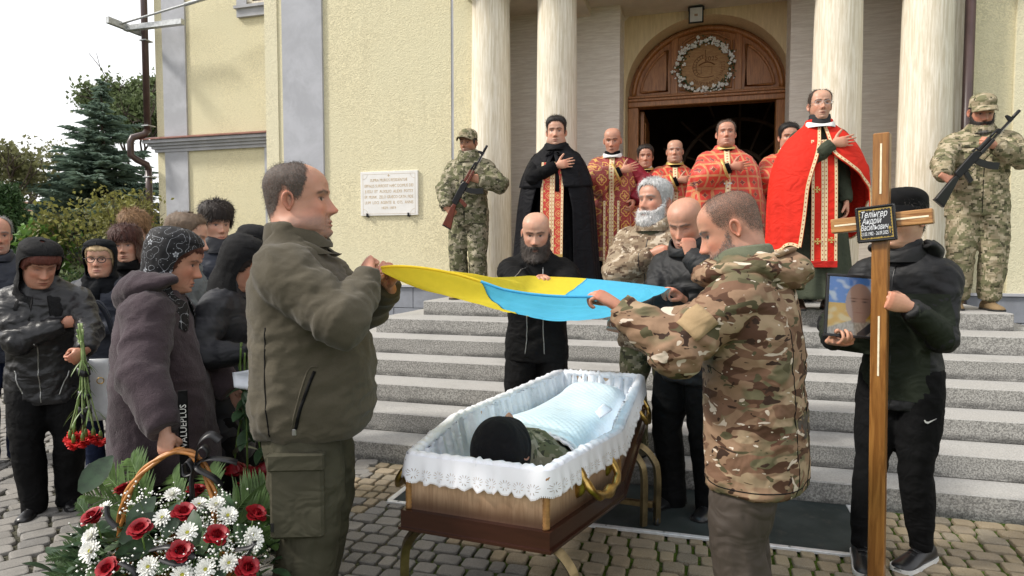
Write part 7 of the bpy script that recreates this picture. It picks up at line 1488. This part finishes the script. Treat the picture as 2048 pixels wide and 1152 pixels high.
for j in range(rows):
    z = .02+.36*j/(rows-1); r_ = .13+.09*(j/(rows-1))**.8; V, F = tube([(r_*(1+.02*math.sin(k*math.pi+j*math.pi))*math.cos(2*math.pi*k/44), r_*(1+.02*math.cos(k*math.pi+j*math.pi))*math.sin(2*math.pi*k/44), z) for k in range(44)], .0125, 6, False, None, None, True); m.add(V, F)
m.build('woven_bowl', 'wicker', bas, True)
hx = [(-.165, .0, .36), (-.172, .0, .48), (-.150, .0, .60), (-.095, .03, .70), (-.01, .06, .752), (.07, .06, .725), (.135, .03, .63), (.165, .0, .50), (.16, 0, .36)]
hq = spline(hx, 70)
for k in range(3):
    q = [(x+.0095*math.cos(2*math.pi*k/3+i*.28), y+.0095*math.sin(2*math.pi*k/3+i*.28), z+.005*math.cos(i*.28+k)) for i, (x, y, z) in enumerate(hq)]; V, F = tube(q, .0068, 8); part('handle_rod', V, F, 'wicker', bas)
def L_(x, y, Y): return Vector(px(x, y, Y))-BK
# foam and inner leaves
rn = random.Random(3); lf = MB(); lf2 = MB()
for i in range(330):
    a = rn.uniform(0, 2*math.pi); rr = .34*math.sqrt(rn.random()); zc = .52-.9*rr*rr*1.4+rn.uniform(-.06, .02); c = Vector((rr*math.cos(a)*1.15, rr*math.sin(a)*.75, zc)); V, F = leafmesh(rn.uniform(.06, .12), rn.uniform(.015, .03)); M = Matrix.Translation(c) @ Matrix.Rotation(a-math.pi/2+rn.uniform(-.7, .7), 4, 'Z') @ Matrix.Rotation(rn.uniform(-.3, .9), 4, 'X'); (lf if i % 3 else lf2).add([(M @ Vector(v))[:] for v in V], F)
tag(lf.build('foliage', 'dark_leaf', bas, True), kind='stuff'); tag(lf2.build('bright_foliage', 'green_leaf', bas, True), kind='stuff')
cen = Vector((0, 0, .30))
roses = [(185, 1033, 2.10), (248, 977, 2.32), (280, 1057, 2.03), (367, 1024, 2.10), (392, 980, 2.36), (433, 1070, 2.02), (360, 1102, 1.98), (215, 1138, 1.98), (495, 1135, 1.98), (512, 1027, 2.20)]
for i, (x, y, Y) in enumerate(roses):
    p = L_(x, y, Y); o = link('rose', rose_mesh(i % 4), 'rose_red', bas); d = (p-cen).normalized()+Vector((0, -.25, .55)); aim(o, p-d.normalized()*.02, d, .80); V, F = tube([p-d.normalized()*.02, p-d.normalized()*.05+Vector((0, 0, -.04)), cen+Vector((0, 0, .05))], .003, 5); part('rose_stem', V, F, 'stem_green', bas)
mums = [(210, 1019, 2.16), (183, 1074, 2.06), (182, 1103, 2.03), (345, 990, 2.22), (325, 1036, 2.08), (375, 1066, 2.02), (432, 1010, 2.2), (455, 1032, 2.14), (506, 1072, 2.06), (508, 1085, 2.05), (297, 1134, 1.98), (411, 1139, 1.97), (457, 1126, 1.98), (365, 1150, 1.96), (398, 1010, 2.22)]
for i, (x, y, Y) in enumerate(mums):
    p = L_(x, y, Y); o = link('chrysanthemum', mum_mesh(i % 3), 'white_petal', bas); d = (p-cen).normalized()+Vector((rn.uniform(-.2, .2), -.55, .35)); aim(o, p, d, rn.uniform(.66, .88)); V, F = tube([(0, 0, .004), (0, 0, .010)], [.009, .006], 10); c = part('flower_centre', V, F, 'mum_centre', o)
gy = MB(); gs = MB()
cl = [(270, 1010, 2.16, 40), (300, 1020, 2.14, 40), (290, 1000, 2.2, 40), (325, 1070, 2.06, 40), (340, 1090, 2.03, 34), (400, 1045, 2.1, 38), (420, 1040, 2.1, 30), (410, 1060, 2.06, 30), (470, 1075, 2.06, 40), (480, 1100, 2.02, 34), (430, 1110, 2.0, 40), (380, 1125, 1.98, 34), (330, 1130, 1.98, 34), (185, 1140, 2.0, 34), (255, 1125, 2.0, 24), (350, 1005, 2.2, 24), (440, 1000, 2.22, 24), (500, 1120, 2.02, 24), (170, 1060, 2.1, 16)]
ico = [(0, 0, 1), (.9, 0, .2), (.28, .85, .2), (-.72, .53, .2), (-.72, -.53, .2), (.28, -.85, .2), (0, 0, -1)]; icf = [[0, 1, 2], [0, 2, 3], [0, 3, 4], [0, 4, 5], [0, 5, 1], [6, 2, 1], [6, 3, 2], [6, 4, 3], [6, 5, 4], [6, 1, 5]]
for x, y, Y, n_ in cl:
    c = L_(x, y, Y)
    for i in range(int(n_*1.2)):
        p = c+Vector((rn.gauss(0, .028), rn.gauss(0, .022), rn.gauss(0, .024))); r_ = rn.uniform(.0028, .0052); gy.add([(p+Vector(q)*r_)[:] for q in ico], icf)
        if i % 5 == 0: V, F = tube([p, p.lerp(c, .6)+Vector((0, 0, -.03))], .0009, 3, False); gs.add(V, F)
tag(gy.build('baby_breath', 'white_petal', bas), kind='stuff'); tag(gs.build('baby_breath_stems', 'stem_green', bas), kind='stuff')
def frond(p0, p1, droop, n, w, name='palm_leaf', mat='palm_green', parent=bas, tipw=.35, thin=1.0):
    p0, p1 = Vector(p0), Vector(p1); ax = (p1-p0); m = MB(); L = ax.length; pts = [p0.lerp(p1, t)+Vector((0, 0, droop*math.sin(math.pi*t))) for t in np.linspace(0, 1, 12)]; m.tube(pts, [.0035*(1-.7*t) for t in np.linspace(0, 1, 12)], 5); side = ax.cross(Vector((0, 1, .15))).normalized()
    for i in range(n):
        t = .15+.85*i/(n-1); c = p0.lerp(p1, t)+Vector((0, 0, droop*math.sin(math.pi*t)))
        for s in (-1, 1):
            ll = w*(math.sin(math.pi*(.2+.7*t))**.8)*rn.uniform(.85, 1.1); d = (side*s*.8+ax.normalized()*.75+Vector((0, rn.uniform(-.25, .25), rn.uniform(-.1, .1)))).normalized(); b_ = d.cross(Vector((0, 1, 0))).normalized()*.0052*thin; e = c+d*ll+Vector((0, 0, -.12*ll)); mid = c.lerp(e, .5)+Vector((0, 0, .02*ll)); m.add([c-b_*.5, c+b_*.5, mid+b_, e, mid-b_], [[0, 1, 2, 3, 4]])
    return m.build(name, mat, parent, False)
for a, c, dr, n_, w_ in ((L_(300, 1060, 2.3), L_(205, 945, 2.42), .02, 24, .13), (L_(300, 1040, 2.32), L_(262, 918, 2.46), .02, 22, .12), (L_(330, 1060, 2.34), L_(170, 990, 2.35), .03, 22, .11), (L_(360, 1040, 2.36), L_(345, 950, 2.52), .02, 18, .12), (L_(420, 1040, 2.38), L_(418, 940, 2.55), .02, 18, .11), (L_(440, 1080, 2.28), L_(530, 965, 2.42), .03, 24, .13), (L_(450, 1080, 2.25), L_(558, 1015, 2.36), .03, 22, .12), (L_(440, 1090, 2.2), L_(550, 1085, 2.25), .03, 20, .10)): frond(a, c, dr, n_, w_)
for a, c in ((L_(220, 1130, 2.08), L_(95, 1118, 2.12)), (L_(220, 1140, 2.05), L_(110, 1150, 2.06)), (L_(230, 1120, 2.08), L_(130, 1090, 2.15)), (L_(190, 1075, 2.12), L_(155, 1005, 2.2))): frond(a, c, .02, 40, .045, 'fern_leaf', 'green_leaf', thin=.45)
for x, y, Y, rot_, ll in ((160, 985, 2.3, .6, .15), (520, 1095, 2.1, -1.2, .14), (470, 1040, 2.2, -.8, .13), (240, 1085, 2.04, .9, .13), (230, 1110, 2.02, 1.4, .12), (330, 1075, 2.06, .2, .11), (395, 1090, 2.02, -.4, .11), (255, 1060, 2.08, .6, .12)):
    V, F = leafmesh(ll, ll*.28); M = Matrix.Translation(L_(x, y, Y)) @ Matrix.Rotation(rot_, 4, 'Y') @ Matrix.Rotation(R(70), 4, 'X'); part('broad_leaf', [(M @ Vector(v))[:] for v in V], F, 'dark_leaf', bas)
def ribbonstrip(pts, w, parent, name='ribbon', mat='ribbon_black', ref=(0, 1, .3), tw=0.):
    q = spline(pts, 40); V = []
    T_ = np.gradient(q, axis=0)
    for i in range(40):
        t = Vector(T_[i]).normalized(); r = Vector(ref); r = (Matrix.Rotation(tw*i/39, 3, t) @ r); s = (r-t*r.dot(t)).normalized()*w/2; p = Vector(q[i]); V += [(p-s)[:], (p+s)[:]]
    vv, ff, nn = evalmods(V, grid_faces(2, 40), [('SOLIDIFY', dict(thickness=.0015))]); return part(name, vv, ff, mat, parent)
hb = Vector((.075, .045, .715)); bs = lambda v: hb+(Vector(v)-hb)*.72
for pts, w_, tw in (([hb, hb+Vector((.02, -.03, .06)), hb+Vector((.05, -.03, .09)), hb+Vector((.07, -.02, .05)), hb+Vector((.02, -.02, .0))], .030, .4), ([hb, hb+Vector((.08, -.03, .03)), hb+Vector((.16, -.02, .02)), hb+Vector((.20, 0, .0))], .030, .5), ([hb, hb+Vector((.03, -.04, -.02)), hb+Vector((.10, -.04, -.06)), hb+Vector((.13, -.02, -.11))], .030, .8), ([hb, hb+Vector((-.005, -.04, -.06)), hb+Vector((.0, -.05, -.14)), hb+Vector((-.005, -.04, -.22))], .036, .3), ([hb+Vector((-.05, -.02, .0)), hb+Vector((-.02, -.035, .02)), hb+Vector((.0, -.035, -.03)), hb+Vector((-.04, -.03, -.045)), hb+Vector((-.05, -.02, .0))], .034, 0), ([hb, hb+Vector((.02, -.01, .1)), hb+Vector((.07, .0, .14)), hb+Vector((.12, 0, .11))], .035, 1.2)): ribbonstrip([bs(p_) for p_ in pts], w_*.8, bas, tw=tw*.6)
for pts in ([L_(214, 1012, 2.08), L_(216, 1035, 2.06), L_(232, 1055, 2.05)], [L_(300, 1100, 2.0), L_(340, 1095, 1.98), L_(390, 1115, 1.98)], [L_(240, 1125, 1.97), L_(265, 1140, 1.96), L_(275, 1160, 1.96)], [L_(470, 1100, 2.0), L_(500, 1095, 1.98), L_(510, 1085, 2.0), L_(495, 1110, 2.0)], [L_(320, 1118, 1.97), L_(350, 1128, 1.96), L_(380, 1122, 1.97)]): ribbonstrip(pts, .018, bas, tw=.5)

# carnation bunch hanging head-down from the leather-jacket woman's hand
hc = Vector(px(166, 705, 3.36)); car = thing('carnation_bouquet', 'bunch of red carnations hanging head down tied with black ribbon', 'bouquet', hc, 0)
def carn_mesh():
    if 'c' in _fm: return _fm['c']
    m = MB(); rq = random.Random(8)
    for ring in range(5):
        for i in range(9):
            a = 2*math.pi*(i+rq.random())/9; o = Vector((math.cos(a), math.sin(a), 0)); t = R(90-ring*19); d = Vector((0, 0, 1))*math.cos(t)+o*math.sin(t); V, F = petal(o*.004, d, Vector((0, 0, 1))*math.sin(t)-o*math.cos(t), .012, .030, rq.uniform(-.2, .3), 4, rq.uniform(-.3, .5)); m.add(V, F)
    _fm['c'] = mesh_np('carnation', m.V, m.F); return _fm['c']
for i in range(9):
    a = 2*math.pi*i/9; r0 = .012; r1 = .075 if i else .0; p = Vector((r1*math.cos(a), r1*.6*math.sin(a), -.445+.02*math.sin(i*5))); t0 = Vector((.010*math.cos(a+2)*1.4-.012, .01*math.sin(a+2), .15-.03*((i*7) % 4))); q = spline([t0, (0.006*math.cos(a), .006*math.sin(a), 0), (r1*.3*math.cos(a), r1*.3*math.sin(a), -.2), p+Vector((0, 0, .05))], 16)
    V, F = tube(q, [.0055 if z[2] > -.02 else .0038 for z in q], 6); part('stem', V, F, 'stem_pale' if i % 3 else 'stem_green', car); V, F = tube([p+Vector((0, 0, .052)), p+Vector((0, 0, .035)), p+Vector((0, 0, .008))], [.004, .0095, .010], 8); part('calyx', V, F, 'stem_green', car); o = link('carnation', carn_mesh(), 'carnation_red', car); aim(o, p, (.3*math.cos(a), .3*math.sin(a), -1), 1.0)
    for j in range(3):
        V, F = leafmesh(.10, .004); M = Matrix.Translation(Vector(q[6+3*j])) @ Matrix.Rotation(a+j*2.1, 4, 'Z') @ Matrix.Rotation(R(-40), 4, 'X'); part('leaf_blade', [(M @ Vector(v))[:] for v in V], F, 'stem_green', car)
for z in (-.10, -.22, -.30): ribbonstrip([(.03*math.cos(t), .024*math.sin(t), z+.01*math.sin(2*t)) for t in np.linspace(0, 2*math.pi, 9)], .03, car, ref=(0, 0, 1))
ribbonstrip([(0, -.03, -.3), (.02, -.04, -.34), (-.01, -.035, -.4)], .03, car)
# long roses held by the veiled woman
hr = Vector(px(492, 760, 2.80)); rb = thing('rose_bouquet', 'bunch of dark red long-stemmed roses hanging behind the olive fleece man', 'bouquet', hr, 0)
for i in range(10):
    x = -.02+.026*i+(.01 if i % 2 else 0); yy = .03*math.sin(i*2.3); p = Vector((x*1.25-.03, yy, -.40+.02*math.cos(i*1.7))); q = spline([(.05*math.cos(i)*.4+.0, .02*math.sin(i), .16-.02*(i % 3)), (.02*math.cos(i), .015*math.sin(i), 0), (p.x*.6, yy*.6, -.2), p+Vector((0, 0, .035))], 14); V, F = tube(q, .0042, 6); part('stem', V, F, 'stem_green', rb); o = link('rose', rose_mesh(i % 4), 'rose_dark', rb); aim(o, p+Vector((0, 0, .02)), (.15*math.sin(i), .15*math.cos(i*2), -1), 1.05)
    for j in range(6):
        V, F = leafmesh(rn.uniform(.07, .10), rn.uniform(.022, .03)); c = Vector(q[int(rn.uniform(5, 12))]); M = Matrix.Translation(c) @ Matrix.Rotation(rn.uniform(0, 6.28), 4, 'Z') @ Matrix.Rotation(R(rn.uniform(-70, 0)), 4, 'X'); part('leaf', [(M @ Vector(v))[:] for v in V], F, 'rose_leaf', rb)
simple('paper_white', (.70, .74, .80), .7, 0, .04, 30)
pa = MB(); pts = [(465, 745), (505, 738), (520, 785), (468, 775)]; Vp = [px(x, y, 2.74-.02*i) for i, (x, y) in enumerate(pts)]; vv, ff, nn = evalmods([tuple(lerp(lerp(np.array(Vp[0]), np.array(Vp[1]), i/8), lerp(np.array(Vp[3]), np.array(Vp[2]), i/8), j/8)+np.array([0, -.012*math.sin(math.pi*i/8)*math.cos(j), 0])) for j in range(9) for i in range(9)], grid_faces(9, 9), [('SOLIDIFY', dict(thickness=.0012))]); o = part('paper_sheet', vv, ff, 'paper_white'); tag(o, 'folded white sheet of paper in the veiled woman\'s hand', 'paper')
# handbag
bg_ = thing('handbag', 'white and navy leather shoulder bag hanging behind the carnations', 'handbag', px(206, 830, 3.95), R(25)); simple('bag_white', (.70, .72, .75), .4, 0, .05, 20); simple('bag_navy', (.012, .016, .028), .4, 0, .2, 20)
def bagshell(name, x0, x1, mat, parent, yo=0):
    V = []; 
    for j in range(10):
        t = j/9
        for k in range(20):
            a = 2*math.pi*k/20; xx = (x0+x1)/2+(x1-x0)/2*(1-.22*t)*np.sign(math.cos(a))*abs(math.cos(a))**.5; V.append((xx, yo+.055*(1-.6*t)*np.sign(math.sin(a))*abs(math.sin(a))**.6, .36*t-.02*math.cos(xx*8)))
    return part(name, V, grid_faces(20, 10, True)+[list(range(20))[::-1], [180+k for k in range(20)]], mat, parent)
w_ = bagshell('white_body', -.12, .06, 'bag_white', bg_); bagshell('navy_side', .045, .15, 'bag_navy', bg_, .01)
for s in (-1, 1): V, F = tube(spline([(-.07, s*.02, .34), (-.08, s*.03, .50), (-.03, s*.06, .68), (.04, s*.04, .60), (.09, s*.02, .34)], 30), [(.012, .004)]*30, 8); part('strap', V, F, 'bag_navy', bg_)
V, F = tube([(.0+.018*math.cos(t), -.06, .22+.018*math.sin(t)) for t in np.linspace(0, 6.283, 20, endpoint=False)], .003, 6, False, None, None, True); part('ring', V, F, 'gold_metal', bg_)

# ================================================================== trees and garden beyond
def leafcloud(name, mat, pts, size, parent, rn, aspect=.6, up=.3, kind='stuff'):
    n = len(pts); P_ = np.array(pts); d = rng.normal(size=(n, 3)); d[:, 2] -= up; d /= np.linalg.norm(d, axis=1, keepdims=True); e = rng.normal(size=(n, 3)); e -= d*(e*d).sum(1)[:, None]; e /= np.linalg.norm(e, axis=1, keepdims=True); s = (size*rng.uniform(.6, 1.3, n))[:, None]
    V = np.stack([P_-d*s*.5, P_+e*s*aspect*.5+np.cross(d, e)*s*.08, P_+d*s*.5, P_-e*s*aspect*.5+np.cross(d, e)*s*.08], 1).reshape(-1, 3); F = np.arange(4*n).reshape(-1, 4); o = link(name, mesh_np(name, V, F, False), mat, parent); return o
def leafmat(name, c, var=.5, trans=.35):
    b = NB(name); v = b.coord(); f = b.noise(v, 2.5, 3); g_ = b.n('ShaderNodeNewGeometry').outputs['Random Per Island']; cc = b.mix(b.ramp(f, .3, .7), tuple(x*(1-var) for x in c), c); cc = b.mix(g_, cc, b.mix(.5, cc, tuple(x*1.7 for x in c))); b.col(cc); b.set(.55, 0, .3)
    t_ = b.n('ShaderNodeBsdfTranslucent'); b.l(cc, t_.inputs[0]); mx = b.n('ShaderNodeMixShader'); mx.inputs[0].default_value = trans; b.l(b.p.outputs[0], mx.inputs[1]); b.l(t_.outputs[0], mx.inputs[2]); b.l(mx.outputs[0], b.out.inputs[0])
leafmat('needles', (.17, .24, .19), .35, .3); leafmat('leaf_mid', (.13, .17, .075), .5); leafmat('leaf_olive', (.17, .175, .08), .4); leafmat('leaf_yellow', (.19, .19, .055), .55); leafmat('thuja_green', (.04, .085, .028), .5, .2); leafmat('vine_green', (.10, .19, .04), .4); simple('bark', (.06, .045, .035), .9, 0, .4, 12, .6, 40)
def spruce(x, y, H, rb, label, seed, z0=.3):
    rq = random.Random(seed); t = thing('spruce_tree', label, 'tree', (x, y, 0)); V, F = tube([(0, 0, 0), (0, 0, H*.5), (0, 0, H)], [.16, .09, .012], 10); part('trunk', V, F, 'bark', t); pts = []; br = MB(); z = z0
    V4 = []; 
    while z < H-.1:
        f = 1-z/H; L = rb*f**.85; nb = 15 if f > .3 else 9
        for k in range(nb):
            a = rq.uniform(0, 6.28); ll = L*rq.uniform(.55, 1.18); d = Vector((math.cos(a), math.sin(a), 0)); p0 = Vector((0, 0, z+rq.uniform(-.22, .22))); sag = rq.uniform(-.30, .02)*ll; tip = p0+d*ll+Vector((0, 0, sag+.1*ll)); mid = p0.lerp(tip, .5)+Vector((0, 0, -.05*ll)); br.tube([p0, mid, tip], [.018*f+.004, .012*f+.003, .003], 4, False); side = d.cross(Vector((0, 0, 1)))
            ns = max(4, int(ll*13))
            for i in range(ns):
                u = .15+.85*i/ns; c = p0.lerp(mid, u*2) if u < .5 else mid.lerp(tip, (u-.5)*2); sl = .34*ll*(1-u*.75)+.06
                for s in (-1, 1):
                    e = (d*.75+side*s*rq.uniform(.4, .9)+Vector((0, 0, rq.uniform(-.35, .05)))).normalized(); nq = max(2, int(sl*9))
                    for q in range(nq):
                        cc = c+e*sl*(q+.5)/nq; V4.append((cc, e, sl/nq*1.7))
        z += H*.030*(.55+f*.6)
    n = len(V4); Pm = np.array([c[:] for c, e, l in V4]); E = np.array([e[:] for c, e, l in V4]); Ln = np.array([l for c, e, l in V4])[:, None]; Wd = rng.normal(size=(n, 3)); Wd -= E*(Wd*E).sum(1)[:, None]; Wd /= np.linalg.norm(Wd, axis=1, keepdims=True); wv = .034
    V = np.stack([Pm-E*Ln*.5-Wd*wv, Pm-E*Ln*.5+Wd*wv, Pm+E*Ln*.6], 1).reshape(-1, 3); V_2 = np.stack([Pm-E*Ln*.4-np.cross(E, Wd)*wv, Pm-E*Ln*.4+np.cross(E, Wd)*wv, Pm+E*Ln*.6], 1).reshape(-1, 3)
    part('needle_crown', np.concatenate([V, V_2]), np.arange(6*n).reshape(-1, 3), 'needles', t, False); br.build('branches', 'bark', t); return t
def broadleaf(x, y, H, rx, label, seed, mat, n=9000, size=.11, zb=.35, name='leafy_tree', sparse=1.0, trunk=.1, ry=None):
    rq = random.Random(seed); rg_ = np.random.default_rng(seed); t = thing(name, label, 'tree' if 'tree' in name else 'shrub', (x, y, 0)); tips = []; br = MB()
    def grow(p, d, L, r, dep):
        q = p+d*L; mid = p.lerp(q, .5)+Vector((rq.gauss(0, .06)*L, rq.gauss(0, .06)*L, 0)); br.tube([p, mid, q], [r, r*.85, r*.65], 6, False)
        if dep == 0: tips.append(q); return
        tips.append(q) if dep < 2 else None
        for k in range(rq.choice((2, 3, 3))):
            nd = (d+Vector((rq.gauss(0, .55), rq.gauss(0, .55), rq.gauss(.12, .3)))).normalized(); grow(q, nd, L*rq.uniform(.62, .85), r*.6, dep-1)
    nst = 1 if trunk > .05 else 6
    for k in range(nst): grow(Vector((rq.gauss(0, .12)*(nst > 1), rq.gauss(0, .12)*(nst > 1), 0)), Vector((rq.gauss(0, .06 if nst == 1 else .45), rq.gauss(0, .06 if nst == 1 else .45), 1)).normalized(), H*zb, trunk, 4)
    T_ = np.array([q[:] for q in tips]); T_[:, :2] -= np.median(T_[:, :2], 0)*np.array([1, 1]); T_ = T_[T_[:, 2] < np.percentile(T_[:, 2], 95)]; T_[:, 0] *= rx/max(.1, np.abs(T_[:, 0]).max()); T_[:, 1] *= (ry or rx)/max(.1, np.abs(T_[:, 1]).max()); sc = (H*.97)/T_[:, 2].max()
    idx = rg_.integers(0, len(T_), n); pts = T_[idx]*np.array([1, 1, sc])+rg_.normal(size=(n, 3))*np.array([.09, .09, .085])*rx*sparse; leafcloud('crown', mat, pts, size, t, rq); V = np.array(br.V); V[:, 0] *= rx/max(.1, np.abs(np.array([q[0] for q in tips])).max()); V[:, 1] *= (ry or rx)/max(.1, np.abs(np.array([q[1] for q in tips])).max()); V[:, 2] *= sc; part('trunk', V, br.F, 'bark', t); return t
X_ = lambda p, Y: (p-1024)/1320*Y
spruce(X_(214, 18.5), 18.5, 6.2, 3.0, 'tall blue-green spruce beside the church wing', 4)
spruce(X_(110, 21), 21, 3.6, 2.6, 'lower spruce with drooping branches left of the tall spruce', 9)
broadleaf(X_(285, 22), 22, 7.3, 2.1, 'dense dark leafy tree rising behind the spruce', 11, 'leaf_mid', 16000, .15, .3)
broadleaf(X_(55, 24), 24, 5.4, 2.3, 'airy thin-crowned tree against the white sky on the far left', 12, 'leaf_olive', 2600, .16, .30, sparse=1.2)
broadleaf(X_(-30, 17), 17, 4.2, 1.6, 'loose olive-green tree at the left edge', 14, 'leaf_olive', 3200, .14, .3)
t = thing('thuja', 'dense bright green conical thuja at the left edge', 'tree', (X_(18, 13), 13, 0)); n_ = 14000; zz = rng.uniform(0, 2.75, n_); rr = .95*(1-zz/2.9)**.7*np.sqrt(rng.uniform(.25, 1, n_)); aa = rng.uniform(0, 6.283, n_); leafcloud('crown', 'thuja_green', np.stack([rr*np.cos(aa), rr*np.sin(aa), zz], 1)+rng.normal(size=(n_, 3))*.05, .10, t, random, .35, -1.0); V, F = tube([(0, 0, 0), (0, 0, 2.5)], [.08, .02], 8); part('trunk', V, F, 'bark', t)
broadleaf(X_(250, 10.8), 10.8, 2.45, 1.0, 'yellow-green leafy shrub in front of the brown downpipe', 15, 'leaf_yellow', 3000, .085, .30, 'garden_shrub', 1.15, .03)
broadleaf(X_(95, 10.5), 10.5, 1.95, .55, 'bright green vine shrub behind the leather-jacket woman', 16, 'vine_green', 700, .13, .30, 'vine_shrub', 1.2, .02)
broadleaf(X_(170, 9.2), 9.2, 1.0, .9, 'low dark hedge shrub behind the mourners', 17, 'thuja_green', 5000, .08, .3, 'hedge_shrub', 1.2, .03); broadleaf(X_(40, 9.8), 9.8, 1.1, 1.1, 'low leafy hedge at the left behind the grey-haired man', 18, 'leaf_mid', 5000, .09, .3, 'hedge_shrub', 1.2, .03)
hs_ = thing('far_house', 'distant pink house with tiled gable roof behind the trees', 'house', (X_(85, 34), 34, 0)); simple('house_pink', (.50, .36, .32), .9, 0, .1, 3); simple('tile_red', (.20, .09, .06), .8, 0, .3, 8)
MB().box((-3, 0, 0), (3, 5, 2.4)).build('wall', 'house_pink', hs_); m = MB(); m.add([(-3.3, -.3, 2.35), (3.3, -.3, 2.35), (3.3, 5.3, 2.35), (-3.3, 5.3, 2.35), (-3.3, 2.5, 4.3), (3.3, 2.5, 4.3)], [[0, 1, 5, 4], [2, 3, 4, 5], [0, 4, 3], [1, 2, 5], [0, 3, 2, 1]]); m.build('roof', 'tile_red', hs_); MB().box((-.9, -.03, .9), (.1, .02, 2.0)).build('window', 'window_glass', hs_); MB().box((1.2, 2.2, 3.6), (1.7, 2.8, 4.7)).build('chimney', 'tile_red', hs_)

# ================================================================== paving stones
def paver(c, w, d, rz, col_, rq, dome=.0):
    """rounded block: outline 12 points, side + bevel + top"""
    r = min(w, d)*.22; out = []
    for sx_, sy_, a0 in ((1, 1, 0), (-1, 1, 90), (-1, -1, 180), (1, -1, 270)):
        for a in (8, 45, 82): out.append((sx_*(w/2-r)+r*math.cos(R(a0+a))+rq.gauss(0, .0012), sy_*(d/2-r)+r*math.sin(R(a0+a))+rq.gauss(0, .0012)))
    h0 = rq.gauss(0, .002); n = 12; V = []
    for f, z in ((1.0, -.02), (1.0, -.006), (.955, .0035), (.86, .006)): V += [(x*f, y*f, z+h0+.01*0) for x, y in out]
    F = [[j*n+i, j*n+(i+1) % n, (j+1)*n+(i+1) % n, (j+1)*n+i] for j in range(3) for i in range(n)]+[[3*n+i for i in range(n)]]
    tx, ty = rq.gauss(0, .006), rq.gauss(0, .006); c_, s_ = math.cos(rz), math.sin(rz); V = [(c[0]+x*c_-y*s_, c[1]+x*s_+y*c_, z+x*tx+y*ty) for x, y, z in V]
    return V, F
rq = random.Random(21); pav = []
TAN = [(.24, .185, .112), (.255, .20, .12), (.215, .17, .108), (.24, .19, .125), (.19, .158, .11)]; GRY = [(.165, .158, .148), (.185, .176, .163), (.15, .146, .14), (.20, .188, .172)]
row = 0; n_ = -.14
while n_ > -3.2:
    d = rq.choice((.100, .108, .112)); u = -4.6+rq.random()*.1
    while u < 4.4:
        w_ = rq.choice((.078, .098, .112, .138)); P_ = W(u+w_/2, n_-d/2); 
        if P_.x > -1.05+.12*math.sin(P_.y*3):
            g_ = float(pn(np.array([[P_.x*.9, P_.y*1.3, 3.]]))[0]); tanp = sstep(np.array([P_.x*.55+P_.y*.55-1.55+g_*1.4]), -.2, .35)[0]
            col_ = rq.choice(TAN) if rq.random() < tanp else rq.choice(GRY); pav.append((P_, w_-.014, d-.014, -ANG, col_))
        u += w_
    n_ -= d; row += 1
# left: arched courses of grey setts
th_l = R(24); ul = Vector((math.cos(th_l), math.sin(th_l), 0)); nl = Vector((-ul.y, ul.x, 0)); j = 0; yv = -1.5
while yv < 9.5:
    d = .112; xv = -9+(.09 if j % 2 else 0)
    while xv < 3.5:
        w_ = rq.choice((.145, .155, .165)); ph = ((xv+w_/2)/1.1+.5*0) % 1.0; off = .14*math.sin(math.pi*ph); sl = math.atan(.14*math.pi/1.1*math.cos(math.pi*ph)); P_ = Vector((-1.6, 3.4, 0))+ul*(xv+w_/2)+nl*(yv+off)
        if P_.x <= -1.05+.12*math.sin(P_.y*3) and P_.y > 2.6 and P_.y < 11 and abs(P_.x) < P_.y*.85+.3 and (P_-O).dot(N) < 3.0: pav.append((P_, w_-.011, d-.008, th_l+sl, rq.choice(GRY)))
        xv += w_
    yv += d; j += 1
def onstep(P_):
    q = P_-O; u, n = q.dot(U), q.dot(N); return n > -.09 and -3.42 < u < 5.6
pav = [p for p in pav if not onstep(p[0])]
def seen(p): x, y = p[0].x, p[0].y; return y > 2.9 and abs(x) < .79*y
inm = lambda p: -.5 < (p[0]-O).dot(U) < 2.05 and -.80 < (p[0]-O).dot(N) < -.1
pav = [p for p in pav if not inm(p) and p[0].y > 2.4]; vis = sorted([p for p in pav if seen(p)], key=lambda p: p[0].length)[:300]; ids = set(id(p) for p in vis)
rest = MB()
for p in pav:
    V, F = paver(p[0], p[1], p[2], p[3], p[4], rq); k = rq.uniform(.85, 1.15); c = tuple(x*k for x in p[4])
    if id(p) in ids: part('paving_stone', V, F, 'paver_stone', ground, False, [c]*len(V))
    else: rest.add(V, F, c)
tag(rest.build('paving_stones', 'paver_stone', ground, False, cols=True), kind='stuff')

# ================================================================== groups of alike things
for o in list(COL.objects):
    c, l = o.get('category'), o.get('label', '')
    if c == 'person':
        if 'priest' in l: o['group'] = 'priests in the church porch'
        elif 'soldier' in l: o['group'] = 'honour guard soldiers with rifles'
        elif o.location.x < -1.1: o['group'] = 'mourners standing on the left'
        elif 'flag' in l or 'covering his mouth' in l: o['group'] = 'men holding the flag'
    elif c == 'rifle': o['group'] = 'rifles of the honour guard'
    elif c in ('tree', 'shrub'): o['group'] = 'trees and shrubs beside the church'
    elif c == 'bouquet': o['group'] = 'bouquets held by the mourners'
